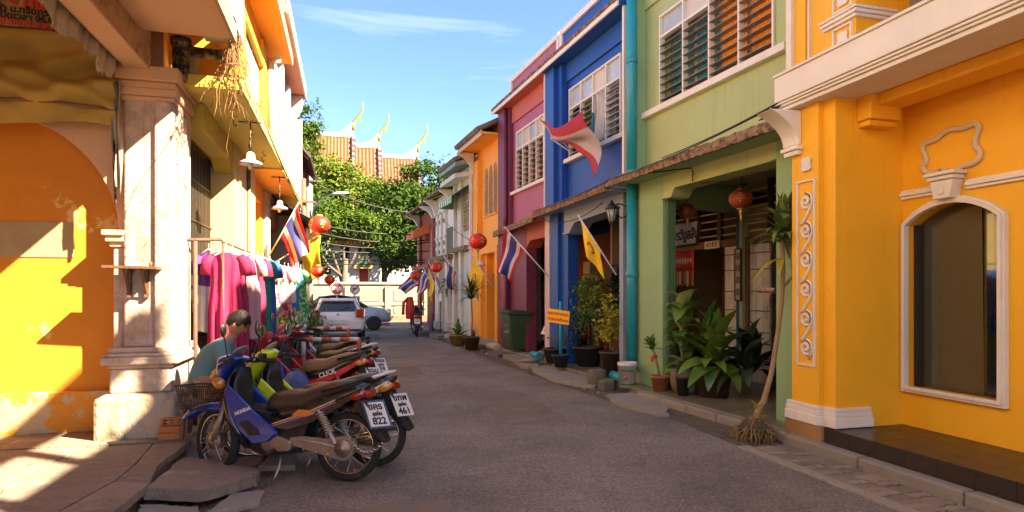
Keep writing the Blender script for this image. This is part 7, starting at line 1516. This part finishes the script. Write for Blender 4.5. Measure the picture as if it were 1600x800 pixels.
def leafmesh(name, L_, W_, m, curve=.6, fold=.12, n=7, tip=1.0, wavy=0):
    mb = MB(); v = []; x = z = 0
    for i in range(n+1):
        u = i/n; a = R(55)*(1-u*curve*2.0); 
        if i: x += math.cos(a)*L_/n; z += math.sin(a)*L_/n
        w_ = W_*.5*max(.03, (math.sin(PI*min(1, (.08+.92*u)**.75))**.8)) if tip == 1.0 else W_*.5*max(.04, (1-abs(2*u-.75)**2.2) if u < .9 else .3*(1-u)*10*.3+.04)
        k = wavy*math.sin(u*16); v += [(x, w_, z+fold*w_+k), (x, 0, z), (x, -w_, z+fold*w_-k)]
    f = []
    for i in range(n): f += [(i*3, i*3+1, i*3+4, i*3+3), (i*3+1, i*3+2, i*3+5, i*3+4)]
    return mb.add(v, f, True).mesh(name, m)
LG = leafmat('glossy_leaf', (.05, .13, .025), (.18, .27, .04), .32, .2); LY = leafmat('dracaena_leaf', (.055, .12, .02), (.22, .25, .035), .4, .25); LYY = leafmat('yellowing_leaf', (.34, .30, .02), (.5, .36, .03), .5, .3); LDK_ = leafmat('dark_leaf', (.012, .028, .014), (.035, .06, .025), .4, .12); LV = leafmat('variegated_leaf', (.12, .24, .03), (.5, .52, .14), .4, .25); LGN = leafmat('fresh_leaf', (.05, .12, .018), (.18, .26, .03), .45, .3)
def rosette(root, meshes, n, c, up=.9, sc=(.8, 1.2), seed=1, spread=1.0, droop=0):
    q = random.Random(seed)
    for i in range(n):
        u = i/n; a = i*2.39996+q.uniform(-.3, .3); el = up*(1-u)*spread + (-.25-droop)*u + q.uniform(-.15, .15)
        inst('leaf', q.choice(meshes), root, Vector(c)+Vector((0, 0, -.10*u)), (q.uniform(-.3, .3), -el, a), q.uniform(*sc))
# the leaning dracaena with its root ball
dx = thing('dracaena_plant', 'tall leaning dracaena with bare bent trunk and exposed root ball by the green pier', 'plant', (4.27, 5.72, 0.0))
tp_ = [(0, 0, .08), (.02, .0, .30), (.09, -.02, .42), (.21, .0, .72), (.30, .02, 1.1), (.37, .03, 1.5), (.39, .03, 1.85), (.37, .03, 2.22)]
MB().tube([(a*.98, b, c) for a, b, c in tp_], [.038, .034, .032, .028, .026, .024, .024, .024], 8).build('trunk', mat('tan_stem', (.30, .19, .085), .8, .25, 8, .4, 30), dx); MB().tube([(.37, .03, 1.65), (.46, -.03, 1.78), (.44, .0, 2.36)], .016, 6).build('side_stem', MATS['tan_stem'], dx)
dm = [leafmesh('leaf', .50, .085, LY, .8, .2, 8), leafmesh('leaf', .44, .075, LY, .55, .2, 8), leafmesh('leaf', .40, .08, LY, 1.05, .2, 8)]
rosette(dx, dm, 40, (.37, .03, 2.24), 1.15, (.8, 1.2), 4, 1, .3); rosette(dx, dm, 14, (.44, .0, 2.36), 1.2, (.7, 1.1), 8, 1, .3)
for (a, b) in ((3.4, -1.2), (2.6, -1.35), (4.1, -1.1), (3.0, -1.4)): inst('leaf', leafmesh('leaf', .46, .08, LYY, .4, .2, 7), dx, (.36, .03, 1.98), (.2, -b*.9, a), 1)
rosette(dx, [leafmesh('leaf', .18, .05, LYY, .7, .2, 6), leafmesh('leaf', .2, .055, LGN, .7, .2, 6)], 16, (.03, 0, .30), .9, (.7, 1.1), 9)
m_ = MB(); q_ = random.Random(3)
for k in range(120):
    a = q_.uniform(0, 2*PI); p = [(q_.gauss(0, .03), q_.gauss(0, .03), .26)]; r = q_.uniform(.1, .24)
    for j in range(1, 6): t = j/5; p.append((r*math.cos(a+t*q_.uniform(-.5, .5))*min(1, t*1.5), r*math.sin(a+t*q_.uniform(-.5, .5))*min(1, t*1.5), .26-.27*t**1.4+q_.gauss(0, .012)))
    m_.tube(p, q_.uniform(.003, .008), 4)
m_.build('roots', mat('ochre_roots', (.30, .18, .07), .9, .3, 8, .4), dx)['kind'] = 'stuff'; MB().ell((0, 0, .12), (.17, .16, .13), 14, 10).build('root_ball', mat('root_soil', (.09, .055, .03), .95, .4, 9, 1.0, 25), dx)
# big pots in the green arcade
pot(fw(2.60, .10, .12), .135, .20, POTT, 'small terracotta pot in front of the green pier')
sp_ = thing('succulent_plant', 'knobbly young plant with a red ribbon in the terracotta pot', 'plant', fw(2.60, .10, .27)); MB().tube([(0, 0, 0), (-.03, 0, .18), (-.10, 0, .42), (-.14, 0, .55)], .02, 7).build('stem', mat('green_stem', (.2, .25, .1), .6), sp_)
rosette(sp_, [leafmesh('leaf', .17, .09, LGN, .6, .2, 6)], 14, (-.14, 0, .56), .9, (.8, 1.1), 5); MB().ell((-.09, .0, .37), (.045, .045, .03), 8, 6).build('ribbon', RDP, sp_); MB().ell((-.12, .02, .33), (.02, .02, .05), 8, 6).build('ribbon', RDP, sp_)
gj = thing('glazed_jar', 'round grey stoneware jar with drip glaze under the spotted leaves', 'jar', fw(2.28, -.10, .12)); MB().lathe([(.12, 0), (.17, .06), (.205, .2), (.20, .32), (.15, .42), (.10, .455), (.115, .49), (.10, .49), (.085, .45)], 26).build('body', JARG, gj)
df = thing('dumbcane_plant', 'dumbcane with yellow-spotted leaves growing from the stoneware jar', 'plant', fw(2.28, -.10, .52)); MB().tube([(0, 0, -.05), (-.06, 0, .4), (-.02, 0, .85)], .022, 7).build('stem', MATS['green_stem'], df)
vm = [leafmesh('leaf', .36, .17, LV, .75, .25, 7), leafmesh('leaf', .32, .15, LV, .95, .25, 7), leafmesh('leaf', .34, .16, LG, .8, .25, 7)]
for z, n in ((.0, 5), (.3, 5), (.6, 6), (.88, 7)): rosette(df, vm, n+2, (-.03, 0, z), .75, (.9, 1.4), int(z*10)+3, 1, .35)
pot(fw(1.95, -.35, .12), .27, .42, POTD, 'large dark glazed pot with the broad-leaved plant', True, .8); pot(fw(2.14, .02, .12), .10, .24, POTB, 'small black pot between the jar and the large pot')
bl = thing('broadleaf_plant', 'large glossy broad-leaved plant spreading in the green arcade', 'plant', fw(1.95, -.35, .5))
bm_ = [leafmesh('leaf', .62, .19, LG, .75, .25, 8), leafmesh('leaf', .55, .20, LG, .98, .25, 8), leafmesh('leaf', .66, .17, LG, .55, .25, 8)]
rosette(bl, bm_, 48, (0, 0, .12), 1.15, (.9, 1.45), 12, 1, .35)
dkp = thing('broadleaf_plant', 'dark leathery plant in the shadow behind the large pot', 'plant', fw(1.9, -1.0, .3)); rosette(dkp, [leafmesh('leaf', .7, .2, LDK_, .7, .25, 7)], 16, (0, 0, .2), 1.2, (.8, 1.2), 15); dkq = thing('broadleaf_plant', 'drooping dark plant at the right of the large pot', 'plant', fw(1.5, -.6, .3)); rosette(dkq, [leafmesh('leaf', .6, .2, LDK_, .9, .25, 7)], 10, (0, 0, .3), .8, (.8, 1.1), 19, 1, .6)
# bucket, concrete stump
bk_ = thing('paint_bucket', 'dirty white paint bucket with green label at the blue and green corner', 'bucket', fw(3.28, .26, .085)); MB().lathe([(.125, 0), (.145, .34), (.155, .34), (.155, .40), (.148, .40), (.14, .36)], 26).build('body', mat('bucket_white', (.60, .55, .48), .5, .12, 5, .1, dirt=.2, dcol=(.3, .22, .14)), bk_)
lb_ = lambda a0, a1, z0, z1, m, nm: MB().add([((.128+.02*z/.34+.0025)*math.cos(a0+(a1-a0)*i/10), (.128+.02*z/.34+.0025)*math.sin(a0+(a1-a0)*i/10), z) for z in (z0, z1) for i in range(11)], [(i, i+1, i+12, i+11) for i in range(10)], True).build(nm, m, bk_, solid=.001)
lb_(3.0, 5.6, .05, .075, mat('label_green', (.02, .15, .05), .5), 'label_band'); lb_(3.6, 5.0, .265, .285, MATS['label_green'], 'label_band'); lb_(4.0, 4.25, .14, .19, RDP, 'label_mark')
MB().tube([(.15*math.cos(a*PI/10), .15*math.sin(a*PI/10), .36-.10*math.sin(a*PI/10)) for a in range(11)], .004, 5).build('handle', STEEL, bk_)
cs_ = tag(MB().lathe([(.15, 0), (.16, .1), (.155, .27), (.14, .285)], 14).build('concrete_stump', CONCD, None, .01, loc=fw(3.95, .45, .01)), 'round weathered concrete stump at the road edge before the blue house', 'stump')
for k, (s_, y, sx) in enumerate([(3.55, .5, .11), (3.72, .33, .13)]): tag(B(-sx, sx, -.1, .1, 0, .17).build('concrete_block', CONCD, None, .025, loc=fw(s_, y, .0), rot=(0, 0, RA+k*.5)), ['small mossy concrete block below the turquoise pipe end', 'concrete block between the stump and the bucket'][k], 'block')
# blue house plants
pot(fw(6.55, .08, .115), .24, .28, POTB, 'wide black tub at the foot of the blue pier'); pot(fw(5.85, .26, .115), .17, .22, POTB, 'black pot holding the yellow sign post'); pot(fw(5.85, -.35, .115), .30, .36, POTB, 'large black pot of the bushy green tree'); pot(fw(4.22, .02, .115), .21, .42, POTD, 'tall dark pot of the yellow-leaved shrub')
def bushy(name, label, loc, blobs, n, size, m, stem_h, seed, cat='shrub'):
    t = thing(name, label, cat, loc, 0, 'potted shrubs before the right-hand houses'); st_ = MB(); st_.tube([(0, 0, 0), (.02, 0, stem_h*.5), (0, 0, stem_h)], .018, 6)
    for b in blobs: st_.tube([(0, 0, stem_h*.5), ((b[0])*.5, b[1]*.5, (stem_h*.5+b[2])/2), tuple(b[:3])], .008, 5)
    st_.build('stem', BARK, t); leaf_cloud('foliage', blobs, n, size, m, t, seed); return t
bushy('potted_tree', 'bushy light green tree in the large black pot before the blue pier', fw(5.85, -.35, .45), [(.1, 0, 1.0, .42, .40, .40), (.3, .2, .75, .36, .34, .30), (.2, -.1, 1.28, .3, .3, .28), (.1, .3, .5, .3, .28, .2)], 2300, .10, LGN, 1.0, 31)
bushy('potted_tree', 'dark small-leaved upright tree before the pale green door', fw(5.0, -.75, .25), [(0, 0, 1.2, .32, .32, .5), (.05, 0, 1.65, .26, .26, .35), (0, .05, .8, .3, .3, .3)], 1500, .12, leafmat('blackish_leaf', (.008, .018, .012), (.03, .045, .025), .3, .08), 1.4, 32)
bushy('potted_shrub', 'yellow-leaved shrub in the tall dark pot by the blue post', fw(4.22, .02, .52), [(0, 0, .25, .15, .15, .16), (.02, 0, .55, .18, .17, .2), (0, .05, .85, .14, .14, .16)], 700, .09, leafmat('golden_leaf', (.34, .34, .02), (.66, .56, .04), .45, .3), .9, 33)
bushy('potted_shrub', 'small thin shrub in the wide black tub', fw(6.45, -.1, .38), [(0, 0, .22, .22, .2, .22)], 260, .08, LGN, .3, 34)
pot(fw(5.35, -1.0, .115), .22, .34, POTB, 'black pot in the arcade shadow behind the motorbike'); pot(fw(5.0, -.75, .115), .17, .28, POTB, 'black pot of the dark upright tree')
ys = thing('yellow_sign', 'yellow notice board with red Thai words on a turquoise post', 'sign', fw(5.85, .26, .3), RA); MB().tube([(0, 0, -.1), (0, 0, 1.12)], .035, 10).build('post', TURQ, ys)
ybd = thing('board', None, None, (0, .05, .82), 0, rot=(0, R(-5), R(24))); ybd.parent = ys; B(-.29, .29, -.012, .012, -.135, .135).build('panel', mat('notice_yellow', (.82, .45, .015), .5, .06, 4), ybd, .004)
lettering('กรุณาอย่าจอดรถ', .082, REDT, ybd, (0, .0145, .055), (R(90), 0, R(180)), bold=.002); lettering('ขวางทางเข้าออก', .085, REDT, ybd, (0, .0145, -.06), (R(90), 0, R(180)), bold=.002)
# tie of cloth-like sandy sack by the blue pier is a rough slab already; green bin, more pots down the row
gb = thing('wheelie_bin', 'dark green wheelie bin with white marks by the maroon pier', 'bin', fw(9.0, .02, .13), RA); GBM = mat('bin_green', (.028, .06, .018), .5, .2, 4, .1, dirt=.15, dcol=(.07, .08, .05))
MB().add([(-.24, -.25, .06), (.24, -.25, .06), (.24, .25, .06), (-.24, .25, .06), (-.29, -.31, .92), (.29, -.31, .92), (.29, .31, .92), (-.29, .31, .92)], [(0,3,2,1),(4,5,6,7),(0,1,5,4),(1,2,6,5),(2,3,7,6),(3,0,4,7)]).build('body', GBM, gb, .03)
B(-.32, .32, -.34, .34, .925, .96).build('rim', GBM, gb, .012); MB().loft([(-.31, 0, .97, .33, .02, 0), (-.2, 0, .99, .34, .035, 0), (.2, 0, 1.0, .34, .04, 0), (.32, 0, .98, .33, .02, 0)], 16, 4).build('lid', GBM, gb)
for x in (-.2, .2): MB().lathe([(.03, -.03), (.09, -.03), (.09, .03), (.03, .03)], 14, X=Matrix.Translation((x, -.26, .09)) @ Matrix.Rotation(R(90), 4, 'Y')).build('wheel', RUBBER, gb)
lettering('เทศบาล', .11, mat('faded_white_mark', (.3, .33, .27), .6), gb, (0, .290, .66), (R(94), 0, R(180))); lettering('นครภูเก็ต', .1, MATS['faded_white_mark'], gb, (0, .282, .5), (R(94), 0, R(180)))
tag(MB().ell((0, 0, 0), (.13, .1, .09), 10, 7).build('stone', PAVE, None, loc=fw(7.55, -.05, .2)), 'rounded brown stone at the foot of the pinkish white pier', 'stone')
pot(fw(11.0, .62, .03), .22, .32, POTD, 'dark round pot of the spiky palm-like dracaena'); pot(fw(11.35, .45, .03), .17, .26, POTD, 'smaller dark pot behind the spiky dracaena'); pot(fw(12.5, .6, .03), .27, .28, POTY, 'ochre glazed bowl of the low bushy fern')
d2 = thing('dracaena_plant', 'spiky dracaena on a slim trunk before the second yellow house', 'plant', fw(11.0, .62, .3)); MB().tube([(0, 0, 0), (.03, .02, .6), (0, .05, 1.15)], .022, 7).build('trunk', MATS['tan_stem'], d2)
sm_ = [leafmesh('leaf', .66, .06, LDK_, .7, .2, 8), leafmesh('leaf', .6, .055, LG, .5, .2, 8), leafmesh('leaf', .62, .055, LDK_, .9, .2, 8)]; rosette(d2, sm_, 44, (0, .05, 1.2), 1.25, (.8, 1.15), 41, 1, .25)
lf = thing('fern_plant', 'low dark bushy fern in the ochre bowl', 'plant', fw(12.5, .6, .25)); rosette(lf, [leafmesh('leaf', .55, .07, LDK_, .6, .2, 7), leafmesh('leaf', .5, .08, LG, .7, .2, 7)], 34, (0, 0, .1), 1.3, (.7, 1.15), 42)
s2 = thing('dracaena_plant', 'little spiky plant in the smaller dark pot', 'plant', fw(11.35, .45, .25)); rosette(s2, [leafmesh('leaf', .4, .05, LDK_, .7, .2, 6)], 16, (0, 0, .08), 1.2, (.7, 1.1), 43)
hp = thing('hanging_fern', 'yellow-green fern hanging on the old white house pier', 'plant', fw(15.05, .3, 1.9)); rosette(hp, [leafmesh('leaf', .5, .1, LGN, 1.0, .2, 7)], 20, (0, 0, 0), .6, (.7, 1.1), 44, 1, .8); MB().lathe([(.06, -.1), (.11, .02)], 14).build('basket', POTB, hp)
pb_ = thing('palm_frond_plant', 'thin pale palm leaves at the maroon window', 'plant', fw(7.72, -.25, .9)); MB().tube([(0, 0, -.75), (0, 0, .5)], .012, 5).build('cane', MATS['green_stem'], pb_); rosette(pb_, [leafmesh('leaf', .5, .04, LYY, .8, .2, 7)], 9, (0, 0, .55), 1.2, (.7, 1.0), 45, 1, .3)
